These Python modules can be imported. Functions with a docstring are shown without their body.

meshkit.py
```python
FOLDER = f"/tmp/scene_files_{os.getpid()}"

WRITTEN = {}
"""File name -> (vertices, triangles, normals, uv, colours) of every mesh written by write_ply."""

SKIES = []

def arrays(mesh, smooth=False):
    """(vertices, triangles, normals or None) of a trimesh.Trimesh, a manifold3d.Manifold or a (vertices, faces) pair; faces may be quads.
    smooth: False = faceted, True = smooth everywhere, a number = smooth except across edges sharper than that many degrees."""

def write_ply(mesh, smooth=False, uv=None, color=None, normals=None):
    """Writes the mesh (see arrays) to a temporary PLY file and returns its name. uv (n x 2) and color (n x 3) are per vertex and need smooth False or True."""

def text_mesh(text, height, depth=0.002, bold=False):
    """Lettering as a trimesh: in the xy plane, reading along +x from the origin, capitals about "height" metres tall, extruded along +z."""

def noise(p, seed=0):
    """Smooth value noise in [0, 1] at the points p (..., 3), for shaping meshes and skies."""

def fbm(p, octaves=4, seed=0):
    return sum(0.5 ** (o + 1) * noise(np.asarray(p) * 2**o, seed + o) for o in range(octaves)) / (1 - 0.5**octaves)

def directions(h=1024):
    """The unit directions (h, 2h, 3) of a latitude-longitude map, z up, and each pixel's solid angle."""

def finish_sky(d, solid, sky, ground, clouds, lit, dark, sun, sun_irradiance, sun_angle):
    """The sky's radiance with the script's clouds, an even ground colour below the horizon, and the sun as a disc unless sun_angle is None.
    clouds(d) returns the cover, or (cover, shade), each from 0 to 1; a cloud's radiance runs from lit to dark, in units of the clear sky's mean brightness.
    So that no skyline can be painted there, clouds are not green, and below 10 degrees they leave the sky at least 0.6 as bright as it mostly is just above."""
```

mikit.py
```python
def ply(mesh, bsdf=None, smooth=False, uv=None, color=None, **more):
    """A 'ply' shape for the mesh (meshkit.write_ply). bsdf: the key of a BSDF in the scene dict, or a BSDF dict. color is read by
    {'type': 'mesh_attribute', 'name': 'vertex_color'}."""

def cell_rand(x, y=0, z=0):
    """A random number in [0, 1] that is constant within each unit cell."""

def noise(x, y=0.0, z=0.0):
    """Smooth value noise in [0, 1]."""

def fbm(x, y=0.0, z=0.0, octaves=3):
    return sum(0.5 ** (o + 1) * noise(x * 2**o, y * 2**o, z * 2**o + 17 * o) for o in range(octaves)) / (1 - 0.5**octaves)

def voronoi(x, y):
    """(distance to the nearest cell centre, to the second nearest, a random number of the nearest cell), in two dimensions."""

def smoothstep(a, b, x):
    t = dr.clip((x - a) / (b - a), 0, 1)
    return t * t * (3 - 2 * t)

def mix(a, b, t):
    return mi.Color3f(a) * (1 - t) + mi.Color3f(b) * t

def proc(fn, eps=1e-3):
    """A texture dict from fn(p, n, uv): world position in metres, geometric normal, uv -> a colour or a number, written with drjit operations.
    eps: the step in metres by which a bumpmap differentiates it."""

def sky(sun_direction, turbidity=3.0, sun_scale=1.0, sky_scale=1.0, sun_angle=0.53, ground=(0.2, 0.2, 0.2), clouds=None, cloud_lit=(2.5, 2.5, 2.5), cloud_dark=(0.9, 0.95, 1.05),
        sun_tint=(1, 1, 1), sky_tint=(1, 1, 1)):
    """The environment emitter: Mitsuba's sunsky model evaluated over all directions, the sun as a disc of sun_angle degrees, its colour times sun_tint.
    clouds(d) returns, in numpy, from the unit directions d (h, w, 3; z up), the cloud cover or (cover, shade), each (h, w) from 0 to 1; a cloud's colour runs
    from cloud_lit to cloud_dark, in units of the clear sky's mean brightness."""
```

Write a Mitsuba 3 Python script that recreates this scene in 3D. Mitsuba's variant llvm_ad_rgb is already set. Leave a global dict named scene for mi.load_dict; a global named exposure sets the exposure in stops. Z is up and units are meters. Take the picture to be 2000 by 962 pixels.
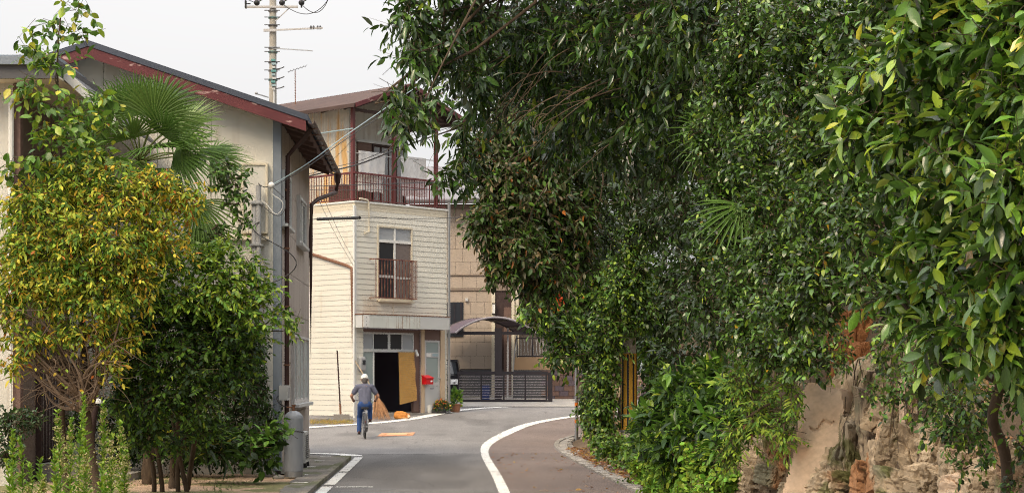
import math, random
import numpy as np, trimesh, manifold3d as m3, drjit as dr, mitsuba as mi, mikit, meshkit
from mikit import noise, fbm, voronoi, cell_rand, smoothstep, mix
T = mi.ScalarTransform4f
scene, labels = {}, {}
rng = np.random.default_rng(7)

# ------------------------------------------------------------------ camera, sky, exposure
F, HOR, EYE = 3500.0, 735.0, 1.7          # focal length and horizon row for a 2000 x 962 frame, eye height in metres
scene['camera'] = {'type': 'perspective', 'fov': 2 * math.degrees(math.atan(1000 / F)), 'fov_axis': 'x', 'near_clip': 0.2, 'far_clip': 3000.0,
                   'to_world': T().look_at(origin=[0, 0, EYE], target=[0, 10, EYE], up=[0, 0, 1]),
                   'principal_point_offset_x': 0.0, 'principal_point_offset_y': -(HOR - 481) / 962}
exposure = 2.65


def overcast(d):
    # the standard overcast sky: a full cloud cover three times as bright overhead as at the horizon
    up = np.clip(d[..., 2], 0, 1)
    lum = (1 + 2 * up) / 3
    n = meshkit.fbm(np.stack([d[..., 0] * 3, d[..., 1] * 3, d[..., 2] * 6], -1), 4, 3)
    return np.ones_like(up), np.clip((1 - lum) * 1.5 + 0.06 * (n - 0.5), 0, 1)


SKY_HI = 3.6
scene['sky'] = mikit.sky((-0.36, -0.62, 0.70), turbidity=3, sun_scale=0.3, sun_angle=26, clouds=overcast, sun_tint=(1.0, 0.97, 0.915),
                         cloud_lit=(SKY_HI, SKY_HI * 0.985, SKY_HI * 0.985), cloud_dark=(SKY_HI * 0.333,) * 3)


# ------------------------------------------------------------------ helpers: points, meshes, entries of the scene
def zg(d):
    """height of the ground: level, then a gentle climb behind the crossing"""
    t = np.clip((np.asarray(d, float) - 47.5), -60, 60)
    return 0.033 * np.where(t > 4, t, np.where(t < -4, 0, (t + 4) ** 2 / 16.0))


def at(px, py, d):
    return np.array([(px - 1000) * d / F, d, EYE - (py - HOR) * d / F])


def gp(px, py):
    """the point of the ground at a row and column of the frame"""
    d = 40.0
    for _ in range(60):
        d = 0.5 * d + 0.5 * (EYE - float(zg(d))) * F / max(py - HOR, 8)
    return np.array([(px - 1000) * d / F, d, float(zg(d))])


def cat(ms):
    return trimesh.util.concatenate([m for m in ms if m is not None])


def box(x0, x1, y0, y1, z0, z1):
    m = trimesh.creation.box(extents=(abs(x1 - x0), abs(y1 - y0), abs(z1 - z0)))
    m.apply_translation(((x0 + x1) / 2, (y0 + y1) / 2, (z0 + z1) / 2))
    return m


class Frame:
    """a building's own axes: u along its front, w inward, z up"""
    def __init__(s, x, y, ang):
        s.o = np.array([x, y, 0.0]); c, n = math.cos(ang), math.sin(ang)
        s.U, s.W = np.array([c, n, 0]), np.array([-n, c, 0])
        s.m = np.eye(4); s.m[:3, 0], s.m[:3, 1], s.m[:3, 3] = s.U, s.W, s.o

    def p(s, u, w, z):
        return s.o + u * s.U + w * s.W + np.array([0, 0, z])

    def box(s, u0, u1, w0, w1, z0, z1):
        return box(u0, u1, w0, w1, z0, z1).apply_transform(s.m)

    def put(s, m):
        return m.apply_transform(s.m)

    def u(s, px, w=0.0):
        k = (px - 1000) / F; a = s.o + w * s.W
        return (k * a[1] - a[0]) / (s.U[0] - k * s.U[1])

    def w(s, px, u=0.0):
        k = (px - 1000) / F; a = s.o + u * s.U
        return (k * a[1] - a[0]) / (s.W[0] - k * s.W[1])

    def z(s, py, u=0.0, w=0.0):
        return EYE + (HOR - py) * s.p(u, w, 0)[1] / F


def tube(pts, r, sides=8, closed=False):
    """a round bar along a polyline; r a number or one per point"""
    p = np.asarray(pts, float); n = len(p); r = np.broadcast_to(np.asarray(r, float), (n,))
    t = np.gradient(p, axis=0) if n > 2 else np.repeat(p[1:] - p[:1], 2, 0)
    if closed:
        t = np.roll(p, -1, 0) - np.roll(p, 1, 0)
    t = t / (np.linalg.norm(t, axis=1, keepdims=True) + 1e-12)
    ref = np.array([0, 0, 1.0]) if np.abs(t[:, 2]).mean() < 0.8 else np.array([1.0, 0, 0])
    a = np.cross(t, ref); a /= np.linalg.norm(a, axis=1, keepdims=True) + 1e-12
    b = np.cross(t, a); ang = np.arange(sides) * 2 * np.pi / sides
    v = p[:, None] + r[:, None, None] * (np.cos(ang)[None, :, None] * a[:, None] + np.sin(ang)[None, :, None] * b[:, None])
    i, j = np.meshgrid(np.arange(n if closed else n - 1), np.arange(sides), indexing='ij')
    i2, j2 = (i + 1) % n, (j + 1) % sides
    q = np.stack([i * sides + j, i * sides + j2, i2 * sides + j2, i2 * sides + j], -1).reshape(-1, 4)
    f = np.vstack([q[:, [0, 2, 1]], q[:, [0, 3, 2]]]); v = v.reshape(-1, 3)
    if not closed:
        k = np.arange(1, sides - 1)
        f = np.vstack([f, np.stack([k * 0, k, k + 1], 1), (n - 1) * sides + np.stack([k * 0, k + 1, k], 1)])
    return trimesh.Trimesh(v, f, process=False)


def bar(a, b, w, h=None):
    """a square bar between two points"""
    a, b = np.asarray(a, float), np.asarray(b, float); h = h or w
    t = b - a; L = np.linalg.norm(t); t /= L
    s = np.cross(t, [0, 0, 1.0]) if abs(t[2]) < 0.95 else np.cross(t, [0, 1.0, 0]); s /= np.linalg.norm(s); k = np.cross(s, t)
    m = trimesh.creation.box(extents=(w, L, h)); M4 = np.eye(4); M4[:3, 0], M4[:3, 1], M4[:3, 2], M4[:3, 3] = s, t, k, (a + b) / 2
    return m.apply_transform(M4)


def lathe(profile, sides=24):
    """turned about z from (radius, height) pairs"""
    return trimesh.creation.revolve(np.asarray(profile, float), sections=sides)


def slab(pts, thick, axis):
    """a polygon in space (a list of corners) given a thickness along an axis"""
    p = np.asarray(pts, float); n = len(p); q = p + np.asarray(axis, float) * thick
    k = np.arange(1, n - 1); j = np.arange(n); j2 = (j + 1) % n
    f = np.vstack([np.stack([k * 0, k + 1, k], 1), n + np.stack([k * 0, k, k + 1], 1), np.stack([j, j2, n + j2], 1), np.stack([j, n + j2, n + j], 1)])
    m = trimesh.Trimesh(np.vstack([p, q]), f, process=False)
    if m.volume < 0:
        m.invert()
    return m


def strip(a, b, lift=0.0):
    """a ribbon between two lines of points laid on the ground"""
    a, b = np.asarray(a, float), np.asarray(b, float); n = len(a)
    v = np.vstack([a, b]); v[:, 2] += lift; i = np.arange(n - 1)
    m = trimesh.Trimesh(v, np.vstack([np.stack([i, n + i, n + i + 1], 1), np.stack([i, n + i + 1, i + 1], 1)]), process=False)
    if m.face_normals[:, 2].mean() < 0:
        m.invert()
    return m


def spline(pts, n):
    """a smooth line through points"""
    from scipy.interpolate import PchipInterpolator, CubicSpline
    p = np.asarray(pts, float); s = np.r_[0, np.cumsum(np.linalg.norm(np.diff(p, axis=0), axis=1))]
    return CubicSpline(s, p)(np.linspace(0, s[-1], n)) if len(p) > 2 else p[0] + (p[-1] - p[0]) * np.linspace(0, 1, n)[:, None]


counts = {}


def numbered(name):
    k = counts.get(name, 0); counts[name] = k + 1
    return name if k == 0 else '%s_%03d' % (name, k)


def thing(name, label, cat_, group=None):
    key = numbered(name)
    labels[key] = {'label': label, 'category': cat_}
    if group:
        labels[key]['group'] = group
    return key


def part(parent, name, mesh, mat, smooth=False, label=None, kind=None, **kw):
    key = numbered((parent + '__' if parent else '') + name)
    scene[key] = mikit.ply(mesh, mat, smooth=smooth, **kw)
    if label or kind:
        labels[key] = {k: v for k, v in (('label', label), ('kind', kind)) if v}
    return key


def solo(name, mesh, mat, label, cat_, smooth=False, group=None, **kw):
    key = numbered(name)
    scene[key] = mikit.ply(mesh, mat, smooth=smooth, **kw)
    labels[key] = {'label': label, 'category': cat_}
    if group:
        labels[key]['group'] = group
    return key


def struct(name, mesh, mat, label, smooth=False, **kw):
    key = numbered(name)
    scene[key] = mikit.ply(mesh, mat, smooth=smooth, **kw)
    labels[key] = {'label': label, 'kind': 'structure', 'category': name.split('_')[-1]}
    return key


# ------------------------------------------------------------------ materials
def mat(name, col, rough=0.7, spec=0.4, metal=0.0, bump=None, bump_scale=0.003, **kw):
    c = col if isinstance(col, dict) else {'type': 'rgb', 'value': list(map(float, col))}
    b = {'type': 'principled', 'base_color': c, 'roughness': rough, 'specular': spec, 'metallic': metal, **kw}
    if bump is not None:
        b = {'type': 'bumpmap', 'arbitrary': mikit.proc(bump, eps=0.004), 'scale': bump_scale, 'bsdf': b}
    scene[name] = {'type': 'twosided', 'bsdf': b}


def C(*v):
    return mi.Color3f(*v)


def asphalt_fn(p, n, uv):
    g = fbm(p.x * 90, p.y * 90, 0, 2); b = fbm(p.x * 0.5, p.y * 0.35, 3, 3); s = fbm(p.x * 3, p.y * 0.5, 9, 3)
    c = mix((0.128, 0.122, 0.121), (0.192, 0.186, 0.184), b) * (0.72 + 0.56 * g)
    # the seam across the road where a later lift of asphalt begins, and the newer, darker lift before it
    y0 = 39.6 + 0.05 * p.x + 0.25 * (noise(p.x * 1.7, 4.0) - 0.5)
    c = c * dr.select(p.y < y0, 0.80, 1.0)
    c = c * (1 - 0.55 * smoothstep(0.10, 0.03, dr.abs(p.y - y0)) * smoothstep(0.3, 0.5, noise(p.x * 3, 1.0) + 0.15))
    crack = dr.abs(fbm(p.x * 0.35, p.y * 0.35, 21, 3) - 0.5)
    c = c * (1 - 0.35 * smoothstep(0.006, 0.001, crack))
    tar = smoothstep(0.62, 0.70, fbm(p.x * 0.5 + 8, p.y * 0.16, 31, 3))
    return c * (1 - 0.22 * tar) * (0.88 + 0.24 * s)


def redpath_fn(p, n, uv):
    g = fbm(p.x * 90, p.y * 90, 5, 2); b = fbm(p.x * 0.9, p.y * 0.45, 6, 4); w = fbm(p.x * 6, p.y * 2.5, 7, 3)
    c = mix((0.122, 0.098, 0.090), (0.184, 0.149, 0.136), b) * (0.74 + 0.52 * g)
    y0 = 39.6 + 0.05 * p.x + 0.25 * (noise(p.x * 1.7, 4.0) - 0.5)
    c = c * dr.select(p.y < y0, 0.84, 1.0)
    c = c * (1 - 0.5 * smoothstep(0.09, 0.03, dr.abs(p.y - y0)))
    return mix(c, (0.12, 0.09, 0.075), 0.5 * smoothstep(0.55, 0.75, w))


def line_fn(p, n, uv):
    w = fbm(p.x * 9, p.y * 9, 2, 4)
    return mix((0.60, 0.60, 0.58), (0.28, 0.27, 0.26), smoothstep(0.55, 0.78, w))


def soil_fn(p, n, uv):
    a = fbm(p.x * 1.2, p.y * 1.2, 3, 4); b = fbm(p.x * 14, p.y * 14, 1, 3)
    c = mix((0.27, 0.185, 0.125), (0.37, 0.27, 0.19), a) * (0.7 + 0.6 * b)
    return mix(c, (0.10, 0.115, 0.045), smoothstep(0.52, 0.66, fbm(p.x * 2.2, p.y * 1.1, 8, 4)) * 0.8)


def bank_fn(p, n, uv):
    a = fbm(p.x * 2, p.y * 2, p.z * 2, 4)
    return mix((0.060, 0.044, 0.030), (0.150, 0.108, 0.070), a)


def concrete_fn(p, n, uv):
    a = fbm(p.x * 2.1, p.y * 2.1, p.z * 2.1, 4); b = fbm(p.x * 30, p.y * 30, p.z * 30, 2)
    return mix((0.17, 0.155, 0.14), (0.34, 0.325, 0.30), a) * (0.8 + 0.4 * b)


def apron_fn(p, n, uv):
    a = fbm(p.x * 2.1, p.y * 2.1, 1, 4); b = fbm(p.x * 30, p.y * 30, 2, 2)
    c = mix((0.105, 0.095, 0.085), (0.215, 0.20, 0.18), a) * (0.8 + 0.4 * b)
    return mix(c, (0.075, 0.085, 0.035), 0.7 * smoothstep(0.55, 0.68, fbm(p.x * 3.1, p.y * 1.3, 12, 4)))


def siding_fn(p, n, uv):
    a = fbm(p.x * 1.3, p.y * 1.3, p.z * 1.3, 3); row = cell_rand(dr.floor((p.z - 0.41) / 0.172), 5)
    c = mix((0.65, 0.63, 0.545), (0.72, 0.70, 0.62), a) * (0.95 + 0.07 * row)
    st = fbm(p.x * 5, p.y * 5, p.z * 0.8, 4) * fbm(p.x * 1.1, p.y * 1.1, p.z * 0.5 + 7, 3)
    return mix(c, (0.55, 0.45, 0.33), 0.55 * smoothstep(0.36, 0.56, st))


def gable_fn(p, n, uv):
    a = fbm(p.x * 0.8, p.y * 0.8, p.z * 0.6, 4); b = fbm(p.x * 7, p.y * 7, p.z * 0.7, 3)
    c = mix((0.56, 0.55, 0.49), (0.65, 0.64, 0.585), a)
    return mix(c, (0.42, 0.37, 0.30), 0.45 * smoothstep(0.56, 0.78, b))


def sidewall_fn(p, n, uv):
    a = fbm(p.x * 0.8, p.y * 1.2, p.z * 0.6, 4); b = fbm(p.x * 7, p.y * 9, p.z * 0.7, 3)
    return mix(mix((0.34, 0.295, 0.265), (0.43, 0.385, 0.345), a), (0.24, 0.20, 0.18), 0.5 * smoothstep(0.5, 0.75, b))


def redpaint_fn(p, n, uv):
    f = fbm(p.x * 3.5, p.y * 3.5, p.z * 9, 4)
    return mix(mix((0.105, 0.027, 0.031), (0.150, 0.040, 0.043), noise(p.x * 2, p.y * 2, p.z * 2)), (0.42, 0.27, 0.25), smoothstep(0.65, 0.72, f))


def rust_fn(p, n, uv):
    f = fbm(p.x * 6, p.y * 6, p.z * 6, 4)
    return mix((0.135, 0.045, 0.038), (0.26, 0.13, 0.085), smoothstep(0.35, 0.75, f))


def corrug_fn(p, n, uv):
    a = fbm(p.x * 4, p.y * 4, p.z * 0.55, 4); g = noise(p.x * 22, p.y * 22, p.z * 0.4)
    c = mix((0.62, 0.60, 0.53), (0.72, 0.70, 0.62), a)
    return mix(c, (0.66, 0.38, 0.10), 0.85 * smoothstep(0.47, 0.66, 0.65 * a + 0.35 * g))


def fascia_fn(p, n, uv):
    a = fbm(p.x * 8, p.y * 8, p.z * 0.7, 4); b = noise(p.x * 30, p.y * 30, p.z * 0.6)
    return mix(mix((0.52, 0.54, 0.50), (0.62, 0.64, 0.60), noise(p.x * 3, p.y * 3, p.z * 3)), (0.28, 0.15, 0.085), 0.75 * smoothstep(0.50, 0.70, 0.6 * a + 0.4 * b))


def straw_fn(p, n, uv):
    a = noise(p.x * 4, p.y * 4, p.z * 90); b = fbm(p.x * 3, p.y * 3, p.z * 3, 3)
    return mix((0.38, 0.20, 0.055), (0.56, 0.34, 0.115), 0.5 * a + 0.5 * b)


def bark_fn(p, n, uv):
    a = fbm(p.x * 16, p.y * 16, p.z * 4, 4)
    return mix((0.040, 0.028, 0.019), (0.125, 0.090, 0.060), a)


def rock_fn(p, n, uv):
    a = fbm(p.x * 2.2, p.y * 2.2, p.z * 1.3, 4); b = fbm(p.x * 11, p.y * 11, p.z * 7, 4); o = fbm(p.x * 1.5 + 9, p.y * 1.5, p.z * 1.5, 3)
    c = mix((0.235, 0.180, 0.118), (0.50, 0.395, 0.270), a) * (0.50 + 0.86 * b)
    c = mix(c, (0.30, 0.125, 0.045), 0.75 * smoothstep(0.54, 0.70, o))
    c = mix(c, (0.17, 0.175, 0.115), 0.7 * smoothstep(0.56, 0.70, fbm(p.x * 3, p.y * 3, p.z * 3 + 3, 4)))
    c = mix(c, (0.055, 0.036, 0.025), 0.8 * smoothstep(0.56, 0.66, fbm(p.x * 8, p.y * 8, p.z * 1.6 + 11, 4)))
    return mix(c, (0.095, 0.105, 0.028), 0.8 * smoothstep(0.58, 0.68, fbm(p.x * 3, p.y * 3, p.z * 3 + 40, 4)))


def rock_bump(p, n, uv):
    return fbm(p.x * 9, p.y * 9, p.z * 5, 4) + 0.5 * fbm(p.x * 38, p.y * 38, p.z * 24, 3)


def slabrock_fn(p, n, uv):
    a = fbm(p.x * 2.0, p.y * 2.0, p.z * 3.0, 4); b = fbm(p.x * 20, p.y * 20, p.z * 26, 3)
    c = mix((0.42, 0.295, 0.195), (0.56, 0.43, 0.31), a) * (0.78 + 0.44 * b)
    return mix(c, (0.36, 0.20, 0.12), 0.5 * smoothstep(0.55, 0.7, fbm(p.x * 3, p.y * 3, p.z * 2 + 5, 3)))


def ochre_fn(p, n, uv):
    b = fbm(p.x * 7, p.y * 7, p.z * 4, 4)
    return mix((0.15, 0.050, 0.018), (0.42, 0.19, 0.075), b)


def tanwall_fn(p, n, uv):
    a = fbm(p.x * 1.5, p.y * 1.5, p.z * 1.0, 3); b = fbm(p.x * 40, p.y * 40, p.z * 40, 2)
    return mix((0.40, 0.330, 0.262), (0.465, 0.39, 0.315), a) * (0.9 + 0.2 * b)


def roofing_fn(p, n, uv):
    a = fbm(p.x * 2, p.y * 2, p.z * 2, 4); b = fbm(p.x * 18, p.y * 18, p.z * 18, 2)
    return mix((0.062, 0.040, 0.036), (0.105, 0.070, 0.062), a) * (0.85 + 0.3 * b)


def poleconc_fn(p, n, uv):
    a = fbm(p.x * 5, p.y * 5, p.z * 0.7, 4)
    return mix((0.30, 0.275, 0.235), (0.46, 0.44, 0.39), a)


for nm, fn, ro in (('m_asphalt', asphalt_fn, 0.85), ('m_redpath', redpath_fn, 0.85), ('m_line', line_fn, 0.7), ('m_soil', soil_fn, 0.95), ('m_bank', bank_fn, 0.95),
                   ('m_concrete', concrete_fn, 0.85), ('m_apron', apron_fn, 0.85), ('m_siding', siding_fn, 0.55), ('m_gable', gable_fn, 0.75), ('m_sidewall', sidewall_fn, 0.75), ('m_redpaint', redpaint_fn, 0.5),
                   ('m_rust', rust_fn, 0.7), ('m_corrug', corrug_fn, 0.5), ('m_fascia', fascia_fn, 0.5), ('m_straw', straw_fn, 0.85), ('m_bark', bark_fn, 0.9),
                   ('m_tanwall', tanwall_fn, 0.85), ('m_roofing', roofing_fn, 0.75), ('m_poleconc', poleconc_fn, 0.85)):
    mat(nm, mikit.proc(fn), ro, 0.3)
mat('m_rock', mikit.proc(rock_fn), 0.85, 0.3, bump=rock_bump, bump_scale=0.03)
mat('m_slabrock', mikit.proc(slabrock_fn), 0.85, 0.3)
mat('m_ochre', mikit.proc(ochre_fn), 0.9, 0.3, bump=rock_bump, bump_scale=0.03)
for nm, col, ro in (('m_white', (0.74, 0.74, 0.71), 0.45), ('m_cream', (0.66, 0.60, 0.47), 0.5), ('m_bluegrey', (0.20, 0.235, 0.28), 0.5), ('m_darkblue', (0.055, 0.066, 0.092), 0.5),
                    ('m_brownpipe', (0.060, 0.030, 0.026), 0.45), ('m_rustpipe', (0.20, 0.095, 0.055), 0.6), ('m_grey', (0.34, 0.35, 0.36), 0.45), ('m_tank', (0.29, 0.315, 0.35), 0.38),
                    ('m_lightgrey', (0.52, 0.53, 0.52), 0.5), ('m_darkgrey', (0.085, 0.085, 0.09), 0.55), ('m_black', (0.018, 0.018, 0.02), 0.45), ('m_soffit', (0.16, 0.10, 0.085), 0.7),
                    ('m_darkwood', (0.050, 0.030, 0.028), 0.7), ('m_wood', (0.36, 0.24, 0.13), 0.7), ('m_palewood', (0.52, 0.40, 0.27), 0.7), ('m_curtain', (0.34, 0.36, 0.38), 0.9),
                    ('m_screen', (0.17, 0.14, 0.13), 0.8), ('m_shutter', (0.155, 0.095, 0.075), 0.6), ('m_frost', (0.30, 0.36, 0.35), 0.25), ('m_cloth', (0.78, 0.78, 0.77), 0.9),
                    ('m_cloth_pink', (0.70, 0.62, 0.63), 0.9), ('m_red', (0.55, 0.012, 0.016), 0.35), ('m_orange', (0.65, 0.17, 0.02), 0.5), ('m_yellow', (0.42, 0.235, 0.03), 0.6),
                    ('m_gatemetal', (0.042, 0.036, 0.042), 0.45), ('m_aluminium', (0.50, 0.49, 0.48), 0.4), ('m_mauve', (0.115, 0.09, 0.11), 0.65), ('m_peach', (0.50, 0.33, 0.19), 0.8),
                    ('m_terracotta', (0.32, 0.15, 0.085), 0.8), ('m_manhole', (0.56, 0.27, 0.14), 0.6), ('m_skin', (0.44, 0.235, 0.15), 0.55), ('m_shirt', (0.115, 0.122, 0.170), 0.9),
                    ('m_jeans', (0.030, 0.070, 0.20), 0.9), ('m_shoe', (0.085, 0.036, 0.026), 0.6), ('m_hair', (0.10, 0.09, 0.085), 0.7), ('m_rubber', (0.022, 0.022, 0.022), 0.7),
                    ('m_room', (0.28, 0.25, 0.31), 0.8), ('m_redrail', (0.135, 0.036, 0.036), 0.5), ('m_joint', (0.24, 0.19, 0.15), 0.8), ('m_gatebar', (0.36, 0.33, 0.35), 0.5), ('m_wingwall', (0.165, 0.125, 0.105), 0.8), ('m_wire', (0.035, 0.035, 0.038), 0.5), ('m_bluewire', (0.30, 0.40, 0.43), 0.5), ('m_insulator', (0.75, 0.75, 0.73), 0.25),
                    ('m_carpaint', (0.010, 0.010, 0.012), 0.15), ('m_greyroof', (0.22, 0.215, 0.23), 0.6), ('m_pipe', (0.58, 0.585, 0.58), 0.5), ('m_teal', (0.12, 0.30, 0.29), 0.6)):
    mat(nm, col, ro, 0.4)
mat('m_chrome', (0.62, 0.62, 0.63), 0.22, 0.5, metal=1.0)
mat('m_steel', (0.40, 0.41, 0.42), 0.42, 0.5, metal=0.75)
scene['m_glass'] = {'type': 'thindielectric', 'int_ior': 1.5}
mat('m_darkglass', (0.030, 0.035, 0.042), 0.06, 0.6)
mat('m_dog', {'type': 'mesh_attribute', 'name': 'vertex_color'}, 0.9, 0.2)
LEAFCOL = {'type': 'mesh_attribute', 'name': 'vertex_color'}
for nm, ro, dt, sp, th in (('m_leaf', 0.36, 1.0, 0.6, 0.40), ('m_leaf_glossy', 0.27, 0.9, 0.9, 0.32), ('m_leaf_soft', 0.55, 1.1, 0.45, 0.48)):
    # a leaf: a waxy skin that mirrors the sky over a blade that lets part of the light through
    scene[nm] = {'type': 'blendbsdf', 'weight': th, 'a': {'type': 'twosided', 'bsdf': {'type': 'principled', 'base_color': LEAFCOL, 'roughness': ro, 'specular': sp}},
                 'b': {'type': 'principledthin', 'base_color': LEAFCOL, 'roughness': 0.6, 'diff_trans': dt, 'eta': 1.5}}
# ------------------------------------------------------------------ the setting: ground, roads, markings, kerbs
def ground_sheet(xs, ys, lift=0.0):
    X, Y = np.meshgrid(xs, ys, indexing='ij'); v = np.stack([X, Y, zg(Y) + lift], -1).reshape(-1, 3)
    i, j = np.meshgrid(np.arange(len(xs) - 1), np.arange(len(ys) - 1), indexing='ij'); k = i * len(ys) + j
    q = np.stack([k, k + len(ys), k + len(ys) + 1, k + 1], -1).reshape(-1, 4)
    return trimesh.Trimesh(v, np.vstack([q[:, [0, 1, 2]], q[:, [0, 2, 3]]]), process=False)


YS = np.r_[-60, -20, np.arange(0, 42, 4), np.arange(42, 60, 0.5), np.arange(60, 110, 5)]
far = ground_sheet(np.r_[-900, -120, -40, 40, 120, 900], np.r_[-900, YS, 105, 106, 1500], -0.008)
far.vertices[:, 2] = np.where(far.vertices[:, 1] > 105, zg(105) - 0.008, far.vertices[:, 2])
struct('ground', far, 'm_soil', 'bare sandy ground under the houses and the roads')


def line_g(pix, n):
    return spline([gp(*q) for q in pix], n)


# white line along the inner edge of the red path, then outward to its kerb
inner = line_g([(1040, 1100), (985, 962), (966, 922), (948, 890), (947, 876), (962, 860), (1000, 841), (1052, 824), (1120, 813), (1190, 804), (1290, 796)], 90)
near_dir = (inner[0] - inner[3]) / np.linalg.norm(inner[0] - inner[3])
inner = np.vstack([inner[0] + near_dir * 30, inner[0] + near_dir * 12, inner])
inner[:2, 2] = 0
kerb_pts = [(2.95, 2.0), (2.75, 9.0), (2.34, 17.5), (1.82, 26.2), (1.50, 31.5), (1.22, 36.5), (1.06, 41.0), (1.04, 44.0), (1.18, 46.6), (1.62, 48.9), (2.5, 51.0), (4.4, 53.4), (8.0, 56.0), (14.0, 58.5)]
kerb = spline([(x, d, float(zg(d))) for x, d in kerb_pts], 120); kerb[:, 2] = zg(kerb[:, 1])


def resample(line, n):
    s = np.r_[0, np.cumsum(np.linalg.norm(np.diff(line, axis=0), axis=1))]; t = np.linspace(0, s[-1], n)
    return np.stack([np.interp(t, s, line[:, k]) for k in range(3)], 1)


def offset(line, o):
    t = np.gradient(line, axis=0); t[:, 2] = 0; t /= np.linalg.norm(t, axis=1, keepdims=True) + 1e-9
    out = line + o * np.stack([t[:, 1], -t[:, 0], 0 * t[:, 0]], 1)
    out[:, 2] = zg(out[:, 1])
    return out


outer = line_g([(560, 840), (610, 834), (700, 828), (780, 821), (860, 807), (940, 797), (1030, 792), (1120, 786), (1230, 780)], 80)
# the asphalt: one sheet over the crossing, both roads and the lane on the left
road = ground_sheet(np.linspace(-26, 30, 15), np.r_[-30, np.arange(-24, 42, 6), np.arange(42, 64, 0.5), 66, 70, 76], 0.0)
c = road.triangles_center
struct('road', road.submesh([np.nonzero((c[:, 1] < 78))[0]], append=True), 'm_asphalt', 'worn grey asphalt road curving right past the houses')
ri, rk = resample(inner[1:], 120), resample(offset(kerb, -0.02), 120)
struct('red_footpath', strip(ri, rk, 0.005), 'm_redpath', 'faded red asphalt path between the white line and the kerb')


def paint(name, line, w, label, lift=0.010, far_w=None):
    l = resample(line, 100)
    if far_w:                                   # the line was laid wider where the road bends away
        w = np.interp(l[:, 1], [40, 52], [w, far_w])[:, None]
    struct(name, strip(offset(l, -w / 2), offset(l, w / 2), lift), 'm_line', label)


paint('white_line', inner, 0.165, 'white line curving along the edge of the red path', 0.011, 0.36)
paint('white_line', outer, 0.45, 'white line along the far edge of the road in front of the shop')
apron_edge = np.array([[-2.55, 14.0, 0], [-2.82, 24.0, 0], [-2.92, 26.2, 0], [-3.30, 36.6, 0], [-3.34, 37.5, 0]])
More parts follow.
